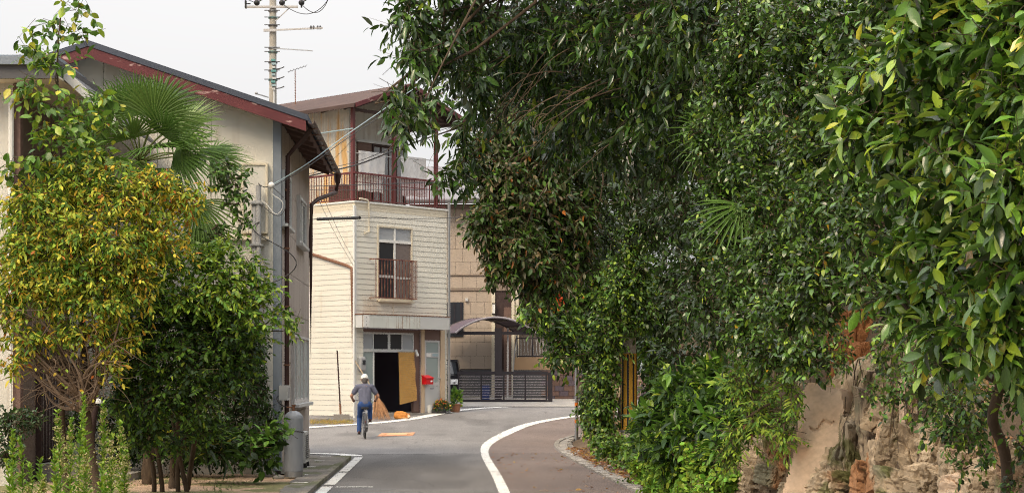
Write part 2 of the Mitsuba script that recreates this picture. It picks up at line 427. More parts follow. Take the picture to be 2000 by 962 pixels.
# broken white edge line by the left kerb and the line closing the side lane
for k, (a, b) in enumerate(((20.5, 23.6), (24.6, 27.6), (28.1, 31.6), (32.0, 37.6))):
    t = np.linspace(a, b, 12); xs = np.interp(t, apron_edge[:, 1], apron_edge[:, 0]) + 0.13
    l = np.stack([xs, t, 0 * t], 1)
    struct('edge_line', strip(offset(l, -0.085), offset(l, 0.085), 0.010 + 0.0003 * k), 'm_line', 'worn white dash beside the left kerb')
paint('lane_line', line_g([(690, 891), (684, 889), (660, 887), (630, 886), (560, 886)], 30), 0.42, 'white line across the mouth of the side lane', 0.0115)
l = gp(655, 952), gp(728, 952)
struct('scored_line', strip(np.array([l[0], l[1]]), np.array([l[0], l[1]]) + [0, 0.14, 0], 0.012), 'm_line', 'thin white stroke on the near asphalt')

# the concrete apron between the left house and its kerb, with pale joints
ya = np.linspace(12, 37.4, 160)
ax1 = np.interp(ya, apron_edge[:, 1], apron_edge[:, 0]); ax0 = np.interp(ya, [12, 24, 26.2, 29.75, 30.3, 30.5, 40], [-2.9, -3.25, -3.36, -3.58, -3.80, -3.96, -4.35]) + 0.12 * (meshkit.fbm(np.stack([ya * 2.3, 0 * ya, 0 * ya], 1), 4, 3) - 0.5) * (ya < 30.2)
struct('concrete_apron', strip(np.stack([ax0, ya, 0 * ya + 0.055], 1), np.stack([ax1 - 0.13, ya, 0 * ya + 0.055], 1)), 'm_apron', 'stained concrete strip along the left house')
k0 = np.stack([ax1 - 0.13, ya, 0 * ya], 1)
kb = cat([slab([(k0[i, 0], k0[i, 1] + 0.004, -0.05), (k0[i, 0] + 0.13, k0[i, 1] + 0.004, -0.05), (k0[i + 4, 0] + 0.13, k0[i + 4, 1] - 0.004, -0.05), (k0[i + 4, 0], k0[i + 4, 1] - 0.004, -0.05)], 0.125, (0, 0, 1)) for i in range(0, len(ya) - 4, 4)])
struct('left_kerb', kb, 'm_apron', 'low concrete kerb along the apron of the left house')
for k, yj in enumerate((27.8, 30.0, 32.6, 35.0, 36.8)):
    xa, xb = np.interp(yj, ya, ax0) + 0.28, np.interp(yj, ya, ax1) - 0.42
    struct('apron_stripe', box(xa, xb, yj, yj + 0.10, 0.05, 0.0625), 'm_line', 'faded pale stripe across the concrete apron')

# sandy yard in front of the left house
yard = ground_sheet(np.linspace(-13, -2.72, 60), np.linspace(8, 31.5, 60), 0.03)
e_ = np.interp(yard.vertices[:, 1], apron_edge[:, 1], apron_edge[:, 0]) - 0.05; yard.vertices[:, 0] = np.minimum(yard.vertices[:, 0], e_)
yard.vertices[:, 2] += 0.05 * meshkit.fbm(yard.vertices * [1.1, 1.1, 0] + 3, 4, 5) * np.clip((-4.0 - yard.vertices[:, 0]) / 0.6, 0, 1)
struct('yard', yard, 'm_soil', 'sandy yard with thin moss in front of the left house', smooth=True)

# kerb blocks and the gutter channel along the foot of the bank
gk = thing('bank_kerb', 'pale concrete gutter kerb bending round the foot of the green bank', 'kerb')
labels[gk]['kind'] = 'structure'
kl = resample(kerb, 130)
ko, kg, ki = offset(kl, 0.0), offset(kl, 0.10), offset(kl, 0.36)
for i in range(18, 112):
    a0, a1 = kl[i], kl[i] + (kl[i + 1] - kl[i]) * 0.985
    r1, r2 = offset(np.array([kl[i], a1]), 0.0), offset(np.array([kl[i], a1]), 0.11)
    part(gk, 'kerb_stone', slab([r1[0] - [0, 0, .05], r2[0] - [0, 0, .05], r2[1] - [0, 0, .05], r1[1] - [0, 0, .05]], 0.075 + 0.008 * (i % 3), (0, 0, 1)), 'm_concrete')
    r1, r2 = offset(np.array([kl[i], a1]), 0.31), offset(np.array([kl[i], a1]), 0.42)
    if i % 2:
        part(gk, 'kerb_stone', slab([r1[0] - [0, 0, .05], r2[0] - [0, 0, .05], r2[1] - [0, 0, .05], r1[1] - [0, 0, .05]], 0.11, (0, 0, 1)), 'm_concrete')
part(gk, 'channel', strip(offset(kl, 0.11), offset(kl, 0.31), 0.012), 'm_concrete')

# ------------------------------------------------------------------ the green bank on the right
from scipy.spatial import cKDTree
bank_line = resample(offset(kerb, 0.42), 900)
bank_line = np.vstack([bank_line[0] + [0.35, -14, 0], bank_line, bank_line[-1] + [40, 12, 0.3]]); bank_line = resample(bank_line, 1600)
tree_ = cKDTree(bank_line[:, :2])


def bank_height(x, y):
    """height of the bank over the road: a rock cutting nearby, a softer slope further on; by distance behind the foot line"""
    q = np.stack([np.ravel(x), np.ravel(y)], 1); d_, i_ = tree_.query(q); i_ = np.clip(i_, 1, len(bank_line) - 2)
    t_ = bank_line[i_ + 1, :2] - bank_line[i_ - 1, :2]; e_ = q - bank_line[i_, :2]
    o = np.where(t_[:, 1] * e_[:, 0] - t_[:, 0] * e_[:, 1] > 0, d_, -d_)
    p3 = np.stack([q[:, 0], q[:, 1], 0 * o], 1)
    o = o + 0.5 * (meshkit.fbm(p3 * 0.9, 4, 2) - 0.5) * np.clip(o / 0.5, 0, 1)
    rock = np.interp(o, [-0.5, 0, 0.25, 0.55, 0.9, 1.3, 2.4, 4.6, 8.5, 14, 40], [-0.4, 0, 0.9, 1.8, 2.3, 3.2, 5, 8, 12, 15, 18])
    soft = np.interp(o, [-0.5, 0, 0.45, 1.2, 2.0, 2.5, 2.9, 3.7, 5.5, 8.5, 14, 40], [-0.4, 0, 0.15, 0.5, 1.0, 1.7, 3.0, 6, 9, 12, 15, 19])
    f = np.clip((q[:, 1] - 20) / 7.0, 0, 1); f = f * f * (3 - 2 * f)
    return (rock * (1 - f) + soft * f + zg(q[:, 1])).reshape(np.shape(x))


gx_, gy_ = np.r_[np.arange(0.9, 8, 0.11), np.arange(8, 16, 0.4), np.arange(16, 61, 3)], np.r_[np.arange(-12, 6, 1.0), np.arange(6, 60, 0.22), np.arange(60, 90, 2)]
X_, Y_ = np.meshgrid(gx_, gy_, indexing='ij'); Z_ = bank_height(X_, Y_)
i, j = np.meshgrid(np.arange(len(gx_) - 1), np.arange(len(gy_) - 1), indexing='ij'); k = i * len(gy_) + j
q = np.stack([k, k + len(gy_), k + len(gy_) + 1, k + 1], -1).reshape(-1, 4)
q = q[(Z_.ravel()[q] - zg(Y_.ravel()[q])).max(1) > -0.06]
bank_mesh = trimesh.Trimesh(np.stack([X_, Y_, Z_], -1).reshape(-1, 3), np.vstack([q[:, [0, 1, 2]], q[:, [0, 2, 3]]]), process=False); bank_mesh.remove_unreferenced_vertices()
struct('hillside', bank_mesh, 'm_bank', 'dark earth of the steep wooded bank on the right', smooth=True)
# ------------------------------------------------------------------ the near house on the left
L = Frame(-3.96, 30.5, math.atan(0.0388))
LB, LU = 6.75, -7.30                     # depth, left end of the gable wall
house = thing('gabled_house', 'two storey beige house with dark blue roof edge and red bargeboard behind garden shrubs', 'house')
EZ, AZ, AU = 5.98, 7.20, -3.13           # eave height, ridge height, ridge position along the front


def roof_z(u):
    return AZ - abs(u - AU) * (AZ - EZ) / (0.52 - AU)


wall_core = cat([L.put(slab([(LU, 0.02, -0.1), (0, 0.02, -0.1), (0, 0.02, roof_z(0) - 0.06), (AU, 0.02, roof_z(AU) - 0.06), (LU, 0.02, roof_z(LU) - 0.06)], 0.12, (0, 1, 0))),
                 L.put(slab([(LU, LB, -0.1), (0, LB, -0.1), (0, LB, roof_z(0) - 0.06), (AU, LB, roof_z(AU) - 0.06), (LU, LB, roof_z(LU) - 0.06)], 0.12, (0, -1, 0))),
                 L.box(-0.14, -0.02, 0.14, LB - 0.12, -0.1, roof_z(0) - 0.06), L.box(LU, LU + 0.12, 0.14, LB - 0.12, -0.1, roof_z(LU) - 0.06)])
wl = part(house, 'wall', wall_core, 'm_darkgrey')
edges = [LU] + [-0.10 - 1.05 - 0.91 * k for k in range(6, -1, -1)] + [-0.10]
edges = [e for e in edges if e >= LU]
for a, b in zip(edges[:-1], edges[1:]):
    top = lambda u: roof_z(u) - 0.075
    pts = [(a + 0.004, 0, 0.02), (b - 0.004, 0, 0.02), (b - 0.004, 0, top(b - 0.004))]
    if a < AU < b:
        pts.append((AU, 0, top(AU)))
    pts.append((a + 0.004, 0, top(a + 0.004)))
    part(wl, 'panel', L.put(slab(pts, 0.022, (0, -1, 0))), 'm_gable')
rows = [0.22, 1.05, 1.95, 2.85, 3.56, 4.26, 5.0, roof_z(0) - 0.08]
for a, b in zip(rows[:-1], rows[1:]):
    for w0, w1 in ((0.16, 1.9), (1.9, 3.7), (3.7, 5.4), (5.4, LB)):
        part(wl, 'panel', L.box(-0.02, 0.004, w0 + 0.003, w1 - 0.003, a + 0.005, b - 0.005), 'm_sidewall')
part(wl, 'plinth', L.box(-0.02, 0.02, 0.1, LB, -0.05, 0.215), 'm_concrete')
part(house, 'corner_trim', L.box(-0.105, 0.03, -0.035, 0.15, 0.1, roof_z(0) - 0.09), 'm_bluegrey')
# roof: two slopes with a dark blue edge, the red bargeboards under them
W0, W1, EU = -0.52, LB + 0.45, 0.52
rf = part(house, 'roof', cat([L.put(slab([(AU, W0, AZ), (EU, W0, EZ), (EU, W1, EZ), (AU, W1, AZ)], 0.10, (0, 0, 1))),
                              L.put(slab([(AU - 0.002, W0, AZ), (2 * AU - EU, W0, EZ), (2 * AU - EU, W1, EZ), (AU - 0.002, W1, AZ)], 0.10, (0, 0, 1)))]), 'm_darkblue')
for s in (1, -1):
    ue = AU + s * (EU - AU - 0.03)
    part(rf, 'bargeboard', L.put(slab([(AU, W0 + 0.02, AZ - 0.005), (ue, W0 + 0.02, roof_z(ue) - 0.005), (ue, W0 + 0.02, roof_z(ue) - 0.185), (AU, W0 + 0.02, AZ - 0.185)], 0.035, (0, 1, 0))), 'm_redpaint')
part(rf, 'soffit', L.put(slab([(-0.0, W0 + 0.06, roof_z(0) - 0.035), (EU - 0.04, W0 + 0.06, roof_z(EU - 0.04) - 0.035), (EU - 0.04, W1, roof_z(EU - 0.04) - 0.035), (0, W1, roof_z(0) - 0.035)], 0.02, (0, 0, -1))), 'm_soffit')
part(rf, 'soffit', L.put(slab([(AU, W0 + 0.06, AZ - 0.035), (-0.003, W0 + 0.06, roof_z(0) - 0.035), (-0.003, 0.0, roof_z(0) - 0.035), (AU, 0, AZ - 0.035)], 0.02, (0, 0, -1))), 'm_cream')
for w in np.arange(0.4, LB, 0.9):
    part(rf, 'rafter', L.put(slab([(0.01, w, roof_z(0) - 0.06), (EU - 0.1, w, roof_z(EU - 0.1) - 0.06), (EU - 0.1, w, roof_z(EU - 0.1) - 0.13), (0.01, w, roof_z(0) - 0.13)], 0.05, (0, 1, 0))), 'm_soffit')
ang = np.linspace(math.pi, 2 * math.pi, 9)
sec = [(EU + 0.055 + 0.062 * math.cos(a), EZ + 0.0 + 0.062 * math.sin(a)) for a in ang] + [(EU + 0.055 + 0.052 * math.cos(a), EZ + 0.0 + 0.052 * math.sin(a)) for a in ang[::-1]]
from shapely.geometry import Polygon
g = trimesh.creation.extrude_polygon(Polygon(sec), W1 - W0 - 0.06)
g.apply_transform(np.array([[1, 0, 0, 0], [0, 0, 1, W0 + 0.03], [0, 1, 0, 0], [0, 0, 0, 1.0]]))
gt = part(house, 'gutter', L.put(g), 'm_brownpipe')
for w in np.arange(0.0, W1, 0.75):
    part(gt, 'bracket', L.box(EU - 0.03, EU + 0.125, w, w + 0.025, EZ - 0.075, EZ - 0.063), 'm_rustpipe')
part(gt, 'outlet', L.put(lathe([(0.0, -0.16), (0.05, -0.16), (0.075, 0.0), (0.075, 0.05), (0.0, 0.05)], 12).apply_translation((EU + 0.055, W1 - 0.1, EZ - 0.07))), 'm_brownpipe')
wp = L.w(608, 0.16)
part(house, 'downpipe', tube([L.p(EU + 0.055, W1 - 0.1, EZ - 0.2), L.p(EU + 0.02, W1 - 0.08, EZ - 0.42), L.p(0.28, wp + 0.25, EZ - 0.72), L.p(0.16, wp, EZ - 0.86), L.p(0.15, wp, 4.5), L.p(0.15, wp, 2), L.p(0.15, wp, 0.09)], 0.042, 10), 'm_brownpipe', 40)
dp = part(house, 'downpipe', tube([L.p(EU + 0.02, 0.0, EZ - 0.06), L.p(EU - 0.1, 0.05, EZ - 0.22), L.p(0.25, 0.20, EZ - 0.36), L.p(0.12, 0.28, EZ - 0.5), L.p(0.10, 0.30, 4.0), L.p(0.10, 0.30, 0.1)], 0.040, 10), 'm_brownpipe', 40)
for z in (0.8, 1.9, 2.9, 3.9, 4.9):
    part(dp, 'clip', L.put(lathe([(0.048, -0.015), (0.052, -0.015), (0.052, 0.015), (0.048, 0.015)], 12).apply_translation((0.10, 0.30, z))), 'm_rustpipe')


def window(parent, fr, u0, u1, z0, z1, w, out, panes=2, glass='m_darkglass', frame='m_aluminium', side=False, label=None, ft=0.05):
    """a window in a frame: bars round it and between its panes; side: on the wall that faces +u instead of the one that faces -w"""
    def bx(a, b, c0, c1, d0, d1):
        return fr.box(a, b, c0, c1, d0, d1) if not side else fr.box(c0, c1, a, b, d0, d1)
    s = -1 if not side else 1
    wf = part(parent, 'window', cat([bx(u0, u1, w, w + s * out, z1 - ft, z1), bx(u0, u1, w, w + s * out, z0, z0 + ft), bx(u0, u0 + ft, w, w + s * out, z0 + ft, z1 - ft), bx(u1 - ft, u1, w, w + s * out, z0 + ft, z1 - ft)]), frame, label=label)
    n = panes; du = (u1 - u0 - 2 * ft) / n
    for i in range(n):
        a = u0 + ft + i * du; e = w + s * out * (0.35 + 0.25 * (i % 2))
        part(wf, 'sash', cat([bx(a, a + 0.035, e, e - s * 0.03, z0 + ft, z1 - ft), bx(a + du - 0.035, a + du, e, e - s * 0.03, z0 + ft, z1 - ft), bx(a + 0.035, a + du - 0.035, e, e - s * 0.03, z0 + ft, z0 + ft + 0.04), bx(a + 0.035, a + du - 0.035, e, e - s * 0.03, z1 - ft - 0.04, z1 - ft)]), frame)
        part(wf, 'pane', bx(a + 0.03, a + du - 0.03, e - s * 0.012, e - s * 0.018, z0 + ft + 0.03, z1 - ft - 0.03), glass)
    return wf


for (pa, pb, ya_, yb) in ((553, 567.5, 331, 436), (584, 597, 381, 474)):
    wa, wb = L.w(pa, 0.05), L.w(pb, 0.05); zm = (L.z(ya_, 0.05, wa), L.z(yb, 0.05, wa))
    window(house, L, wa, wb, zm[1], zm[0], 0.004, 0.07, 2, 'm_darkglass', 'm_lightgrey', side=True)
    part(house, 'sill', L.box(0.004, 0.13, wa - 0.05, wb + 0.05, zm[1] - 0.05, zm[1] - 0.002), 'm_lightgrey')
wa, wb = L.w(573, 0.05), L.w(601.5, 0.05); wb = min(wb, LB - 0.05)
window(house, L, wa, wb, L.z(789, 0, wa), L.z(652, 0, wa), 0.004, 0.07, 4, 'm_frost', 'm_aluminium', side=True)
part(house, 'sill', L.box(0.004, 0.16, wa - 0.05, wb, L.z(789, 0, wa) - 0.06, L.z(789, 0, wa) - 0.002), 'm_lightgrey')
wa = L.w(556, 0.1)
mb = part(house, 'meter_box', L.box(0.006, 0.15, wa - 0.02, wa + 0.55, 1.30, 1.55), 'm_lightgrey'); part(mb, 'meter_lid', L.box(0.15, 0.156, wa + 0.06, wa + 0.47, 1.34, 1.51), 'm_grey')
# framed shutter box on the gable wall and the grey service mast beside it
ua, ub, za, zb = L.u(472, -0.1), L.u(523, -0.1), L.z(456, 0, -0.1), L.z(319, 0, -0.1)
sbx = part(house, 'shutter_box', L.box(ua + 0.03, ub - 0.03, -0.12, -0.024, za + 0.03, zb - 0.03), 'm_gable')
part(sbx, 'frame', cat([L.box(ua, ub, -0.15, -0.024, zb - 0.035, zb), L.box(ua, ub, -0.15, -0.024, za, za + 0.035), L.box(ua, ua + 0.035, -0.15, -0.024, za + 0.035, zb - 0.035), L.box(ub - 0.035, ub, -0.15, -0.024, za + 0.035, zb - 0.035)]), 'm_cream')
part(house, 'ledge', L.box(L.u(330), ub + 0.02, -0.14, -0.024, za - 0.11, za - 0.05), 'm_cream')
um = L.u(505, -0.28)
mast = thing('service_mast', 'grey conduit mast with wires fixed to the beige gable wall', 'mast')
part(mast, 'pipe', tube([L.p(um, -0.28, 0.3), L.p(um, -0.28, 2.9), L.p(um, -0.28, L.z(362, um, -0.28))], 0.045, 12), 'm_grey', 40)
part(mast, 'pipe', tube([L.p(um - 0.07, -0.25, 0.3), L.p(um - 0.07, -0.25, L.z(392, um, -0.25))], 0.05, 12), 'm_grey', 40)
for z in (3.1, 3.9, 4.6):
    part(mast, 'clamp', L.box(um - 0.14, um + 0.07, -0.345, -0.024, z, z + 0.03), 'm_steel')
ins = L.p(L.u(530, -0.4), -0.4, L.z(362, 0, -0.4)); part(mast, 'insulator', trimesh.creation.icosphere(2, 0.055).apply_translation(ins), 'm_insulator', True)
part(mast, 'wire', tube(spline([L.p(um, -0.33, 4.95), ins + [-0.1, 0, -0.03], ins], 8), 0.009, 6), 'm_wire')
part(mast, 'wire', tube(spline([L.p(um, -0.33, 4.62), L.p(um + 0.18, -0.4, 4.55), L.p(um + 0.33, -0.45, 4.42), L.p(um + 0.42, -0.42, 4.6), ins + [0.09, 0.02, -0.2], ins], 24), 0.007, 6), 'm_lightgrey')
part(mast, 'wire', tube(spline([L.p(um, -0.33, 4.62), L.p(um + 0.2, -0.42, 4.46), L.p(um + 0.38, -0.47, 4.40), L.p(um + 0.47, -0.44, 4.6), ins + [0.12, 0.02, -0.12], ins], 24), 0.006, 6), 'm_wire')
part(mast, 'wire', tube(spline([L.p(um + 0.02, -0.33, 4.3), L.p(um - 0.09, -0.36, 4.2), L.p(um + 0.06, -0.37, 4.05), L.p(um + 0.02, -0.33, 3.2)], 20), 0.010, 6), 'm_wire')
# the wing on the far left, nearer to the road, with a grey fascia and a pale downpipe
wing = thing('house_wing', 'beige house wing with wide grey fascia at the left edge behind the sapling', 'house')
XR, DF = -7.50, 27.0
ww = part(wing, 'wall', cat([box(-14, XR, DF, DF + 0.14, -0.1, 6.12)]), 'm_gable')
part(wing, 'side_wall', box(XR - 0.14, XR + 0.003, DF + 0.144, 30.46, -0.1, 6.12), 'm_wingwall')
fz0, fz1 = at(0, 154, 26.6)[2], at(0, 118, 26.6)[2]; fx = at(116, 0, 26.6)[0]
fs = part(wing, 'roof', slab([(-14, 26.5, fz0), (fx, 26.5, fz0), (fx, 30.0, fz0), (-14, 30.0, fz0)], 0.03, (0, 0, 1)), 'm_cream')
part(fs, 'fascia', cat([box(-14, fx, 26.44, 26.497, fz0 - 0.02, fz1), box(fx - 0.05, fx, 26.5, 30.0, fz0 + 0.033, fz1)]), 'm_darkgrey')
part(fs, 'gutter', box(-14, fx + 0.02, 26.36, 26.437, fz1 - 0.10, fz1 + 0.015), 'm_bluegrey')
part(fs, 'roof_top', slab([(-14, 26.44, fz1 + 0.002), (fx, 26.44, fz1 + 0.002), (fx - 0.4, 30.0, fz1 + 0.25), (-14, 30.0, fz1 + 0.25)], 0.05, (0, 0, 1)), 'm_bluegrey')
a, b = at(92, 112, 26.9), at(228, 236, 26.9)
lr = part(wing, 'lean_to_roof', slab([a, b, b + [0, 3.2, 0], a + [0, 3.2, 0]], 0.05, (0, 0, 1)), 'm_darkgrey')
part(lr, 'verge', slab([a + [0, -0.06, -0.10], b + [0, -0.06, -0.10], b + [0, -0.06, 0.07], a + [0, -0.06, 0.07]], 0.055, (0, 1, 0)), 'm_lightgrey')
part(wing, 'downpipe', tube([at(58, 178, 26.75), at(30, 186, 26.8), at(22, 200, 26.9), at(21, 420, 26.9), np.array([at(21, 0, 26.9)[0], 26.9, 0.1])], 0.042, 10), 'm_white', 40)
part(wing, 'corner_post', box(XR - 0.01, XR + 0.10, DF - 0.03, DF + 0.11, 0, 6.1), 'm_soffit')
wy = lambda px: XR * F / (px - 1000)            # distance along the side wall at a column of the frame
d0, d1 = wy(72), wy(108)
door = part(wing, 'door', box(XR + 0.004, XR + 0.05, d0, d1, 0.35, 2.25), 'm_screen')
for k in range(6):
    dd = d0 + (d1 - d0) * (k + 0.5) / 6
    part(door, 'batten', box(XR + 0.051, XR + 0.066, dd - 0.03, dd + 0.03, 0.38, 2.22), 'm_darkwood')
part(door, 'handle', box(XR + 0.05, XR + 0.085, d1 - 0.10, d1 - 0.07, 1.2, 1.4), 'm_steel')
part(wing, 'door_frame', cat([box(XR + 0.004, XR + 0.09, d0 - 0.09, d0 - 0.003, 0.3, 2.35), box(XR + 0.004, XR + 0.09, d1 + 0.003, d1 + 0.09, 0.3, 2.35), box(XR + 0.004, XR + 0.09, d0 - 0.003, d1 + 0.003, 2.253, 2.35)]), 'm_darkwood')
part(wing, 'door_step', box(XR + 0.1, XR + 1.0, d0 - 0.3, d1 + 0.3, 0.0, 0.34), 'm_concrete')
part(wing, 'door_step', box(XR + 1.0, XR + 1.5, d0 - 0.5, d1 + 0.4, 0.0, 0.17), 'm_concrete')

# ------------------------------------------------------------------ the cream corner house with the roof deck
H = Frame(-5.117, 58.3, math.atan2(3.1, 2.86))
HU, HW, ZD = 4.24, 6.4, 7.36
G0 = float(zg(58.3))
shop = thing('corner_house', 'cream clapboard corner house with an open shop front and a red railed roof deck', 'house')
uz = lambda px, py, w=0.0: (H.u(px, w), H.z(py, H.u(px, w), w))
wu0, wu1 = H.u(738.5), H.u(802); wz0, wz1 = H.z(582, wu0), H.z(443, wu0)
su0, su1, sz1 = H.u(709), H.u(821.5), H.z(643, 1.6)
du0, du1, dz1 = H.u(829), H.u(858), H.z(664, 3)


def holed(fr, u0, u1, w0, w1, z0, z1, holes):
    us = sorted({u0, u1, *[h[0] for h in holes], *[h[1] for h in holes]}); zs = sorted({z0, z1, *[h[2] for h in holes], *[h[3] for h in holes]})
    out = []
    for a, b in zip(us[:-1], us[1:]):
        run = None
        for c0, c1 in zip(zs[:-1], zs[1:]):
            inside = any(h[0] <= (a + b) / 2 <= h[1] and h[2] <= (c0 + c1) / 2 <= h[3] for h in holes)
            if not inside:
                run = (run[0], c1) if run else (c0, c1)
            if (inside or c1 == zs[-1]) and run:
                out.append(fr.box(a, b, w0, w1, *run)); run = None
    return cat(out)


holes = [(wu0, wu1, wz0, wz1), (su0, su1, -0.5, sz1), (du0, du1, -0.5, dz1)]
core = cat([holed(H, 0, HU, 0.0, 0.12, -0.5, ZD - 0.16, holes), H.box(0, 0.12, 0.12, HW, -0.5, ZD - 0.16), H.box(HU - 0.12, HU, 0.12, HW, -0.5, ZD - 0.16), H.box(0.12, HU - 0.12, HW - 0.12, HW, -0.5, ZD - 0.16)])
cw = part(shop, 'wall', core, 'm_room')
part(shop, 'floor', H.box(0.12, HU - 0.12, 0.12, HW - 0.12, -0.3, G0 + 0.14), 'm_concrete')
part(shop, 'ceiling', H.box(0.12, HU - 0.12, 0.12, HW - 0.12, sz1 + 0.2, sz1 + 0.3), 'm_room')
part(shop, 'partition', H.box(0.12, HU - 0.12, 3.6, 3.7, G0 + 0.14, sz1 + 0.2), 'm_room')
part(shop, 'stair', slab([H.p(0.4, 1.2, 0.6), H.p(1.5, 1.2, 2.6), H.p(1.5, 1.2, 2.8), H.p(0.4, 1.2, 0.8)], 0.7, H.W), 'm_room')
CH = 0.172
prof = np.array([(0.0, 0.004), (-0.026, 0.004), (-0.026, 0.020), (-0.010, CH - 0.002), (0.0, CH - 0.002)])   # (out, up)


def board(fr, a, b, z, side):
    n = len(prof)
    pts = lambda s: [fr.p(s, o, z + h) if not side else fr.p(o, s, z + h) for o, h in prof]
    return slab(pts(a), b - a, fr.U if not side else fr.W)


z = 0.41; row = 0
while z + CH <= ZD - 0.12:
    zc = z + CH / 2; lo = float(zg(58.3)) + 0.02
    runs = [(0.045, HU - 0.005)]
    cut = []
    if wz0 - 0.06 < zc < wz1 + 0.06: cut.append((wu0 - 0.05, wu1 + 0.05))
    if zc < H.z(614, 1.5): cut.append((su0 - 0.01, H.u(866)))
    if 3.6 < zc < 3.98 or 3.98 <= zc < 4.2: cut.append((H.u(767) - 0.02, H.u(767) + 0.02))
    for c0, c1 in cut:
        runs = [r for a, b in runs for r in ((a, min(b, c0)), (max(a, c1), b)) if r[1] - r[0] > 0.03]
    for a, b in runs:
        if zc > float(zg(H.p((a + b) / 2, 0, 0)[1])) - 0.05:
            part(cw, 'board', board(H, a, b, z, False), 'm_siding')
    zsh = z + (0.05 if row % 7 == 3 else 0.0) * 0
    if zc > G0 - 0.1:
        part(cw, 'board', board(H, 0.045, HW, zsh, True), 'm_siding')
    z += CH; row += 1
part(cw, 'frieze', cat([H.box(0.045, HU, -0.018, 0.0, z + 0.002, ZD - 0.122), H.box(-0.018, 0.0, 0.045, HW, z + 0.002, ZD - 0.122)]), 'm_cream')
part(cw, 'corner_trim', cat([H.box(-0.035, 0.043, -0.035, 0.043, G0 - 0.1, ZD - 0.12)]), 'm_white')
part(cw, 'joint_cover', H.box(H.u(767) - 0.018, H.u(767) + 0.018, -0.03, 0.0, 3.62, 4.2), 'm_cream')
part(cw, 'base', cat([H.box(-0.012, 0.0, 0.0, HW, 0.0, 0.42)]), 'm_concrete')
# deck edge, cap and floor
part(shop, 'deck', H.box(-0.03, HU + 0.03, -0.03, HW + 0.03, ZD - 0.12, ZD), 'm_cream')
part(shop, 'deck_cap', cat([H.box(-0.07, HU + 0.07, -0.07, 0.02, ZD + 0.002, ZD + 0.055), H.box(-0.07, 0.02, 0.022, HW, ZD + 0.002, ZD + 0.055), H.box(HU - 0.02, HU + 0.07, 0.022, HW, ZD + 0.002, ZD + 0.055)]), 'm_white')
# railing
RZ = ZD + 1.0
rl = part(shop, 'railing', cat([H.box(-0.03, HU + 0.03, -0.03, 0.03, RZ - 0.06, RZ), H.box(-0.03, 0.03, 0.032, HW, RZ - 0.06, RZ), H.box(HU - 0.03, HU + 0.03, 0.032, 2.0, RZ - 0.06, RZ),
                                H.box(0.033, HU - 0.03, -0.02, 0.02, ZD + 0.10, ZD + 0.13), H.box(-0.02, 0.02, 0.033, HW, ZD + 0.10, ZD + 0.13), H.box(0.033, HU - 0.03, -0.012, 0.012, ZD + 0.66, ZD + 0.685)]), 'm_redrail')
for i in range(1, 36):
    u = HU * i / 36.0
    if abs(u - H.u(773)) > 0.06:
        thick = 0.024 if i in (15, 23, 29) else 0.009
        part(rl, 'baluster', H.box(u - thick, u + thick, -0.01, 0.01, ZD + 0.131, RZ - 0.061), 'm_redrail')
for i in range(1, 42):
    w = 0.125 * i
    part(rl, 'baluster', H.box(-0.010, 0.010, w - 0.009, w + 0.009, ZD + 0.131, RZ - 0.061), 'm_redrail')
# posts and upper storey
RA, RE, RO = 11.36, 10.42, -0.50          # ridge height, eave height, overhang
UR = HU / 2


def up_z(u):
    return RA - abs(u - UR) * (RA - RE) / (UR + 0.45)


for u, w in ((0.0, 0.0), (H.u(773), 0.0), (H.u(855), 0.0)):
    part(shop, 'post', H.box(u - 0.055, u + 0.055, w - 0.055 + 0.09, w + 0.055 + 0.09, ZD, up_z(u) - 0.12), 'm_redrail')
WF, UC = 1.35, 0.50
uw1 = H.u(790, WF)
up = part(shop, 'upper_wall', cat([H.put(slab([(UC + 0.08, WF, ZD), (uw1, WF, ZD), (uw1, WF, up_z(uw1) - 0.14), (UR if uw1 > UR else uw1, WF, up_z(min(UR, uw1)) - 0.14), (UC + 0.08, WF, up_z(UC + 0.08) - 0.14)], 0.1, (0, 1, 0))),
                                H.box(uw1 - 0.1, uw1, WF + 0.1, HW, ZD, up_z(uw1) - 0.14)]), 'm_gable')

w0 = H.w(681, UC)
pts = []
for k, w in enumerate(np.arange(w0, HW, 0.038)):
    pts.append((w, 0.012 * (1 if k % 4 in (0, 1) else -1)))
v0 = np.array([H.p(UC + o, w, ZD + 0.02) for w, o in pts]); v1 = np.array([H.p(UC + o, w, up_z(UC) - 0.15) for w, o in pts])
n = len(pts); i = np.arange(n - 1)
cs = trimesh.Trimesh(np.vstack([v0, v1]), np.vstack([np.stack([i, i + 1, n + i + 1], 1), np.stack([i, n + i + 1, n + i], 1)]), process=False)
part(shop, 'corrugated_wall', cs, 'm_corrug', label='corrugated sheet wall streaked yellow on the deck')
part(shop, 'screen_back', H.box(UC + 0.02, UC + 0.07, w0, HW, ZD, up_z(UC) - 0.15), 'm_gable')
# the deck window with its brown shutter
a, b = max(UC + 0.09, H.u(696, WF)), H.u(724, WF); zt, zb_ = H.z(273, 0.5, WF), ZD + 0.15
sh = part(shop, 'shutter', H.box(a, b, WF - 0.05, WF - 0.003, zb_, zt), 'm_shutter')
for k in range(26):
    zz = zb_ + (zt - zb_) * (k + 0.2) / 26
    part(sh, 'slat', H.box(a + 0.01, b - 0.01, WF - 0.066, WF - 0.051, zz, zz + (zt - zb_) / 26 * 0.7), 'm_shutter')
a2, b2 = H.u(725, WF), H.u(789, WF)
dw = window(shop, H, a2, b2, zb_, zt, WF - 0.002, 0.09, 4, 'm_curtain', 'm_darkwood')
part(shop, 'lintel', H.box(a - 0.05, b2, WF - 0.14, WF - 0.002, zt + 0.004, zt + 0.09), 'm_lightgrey')
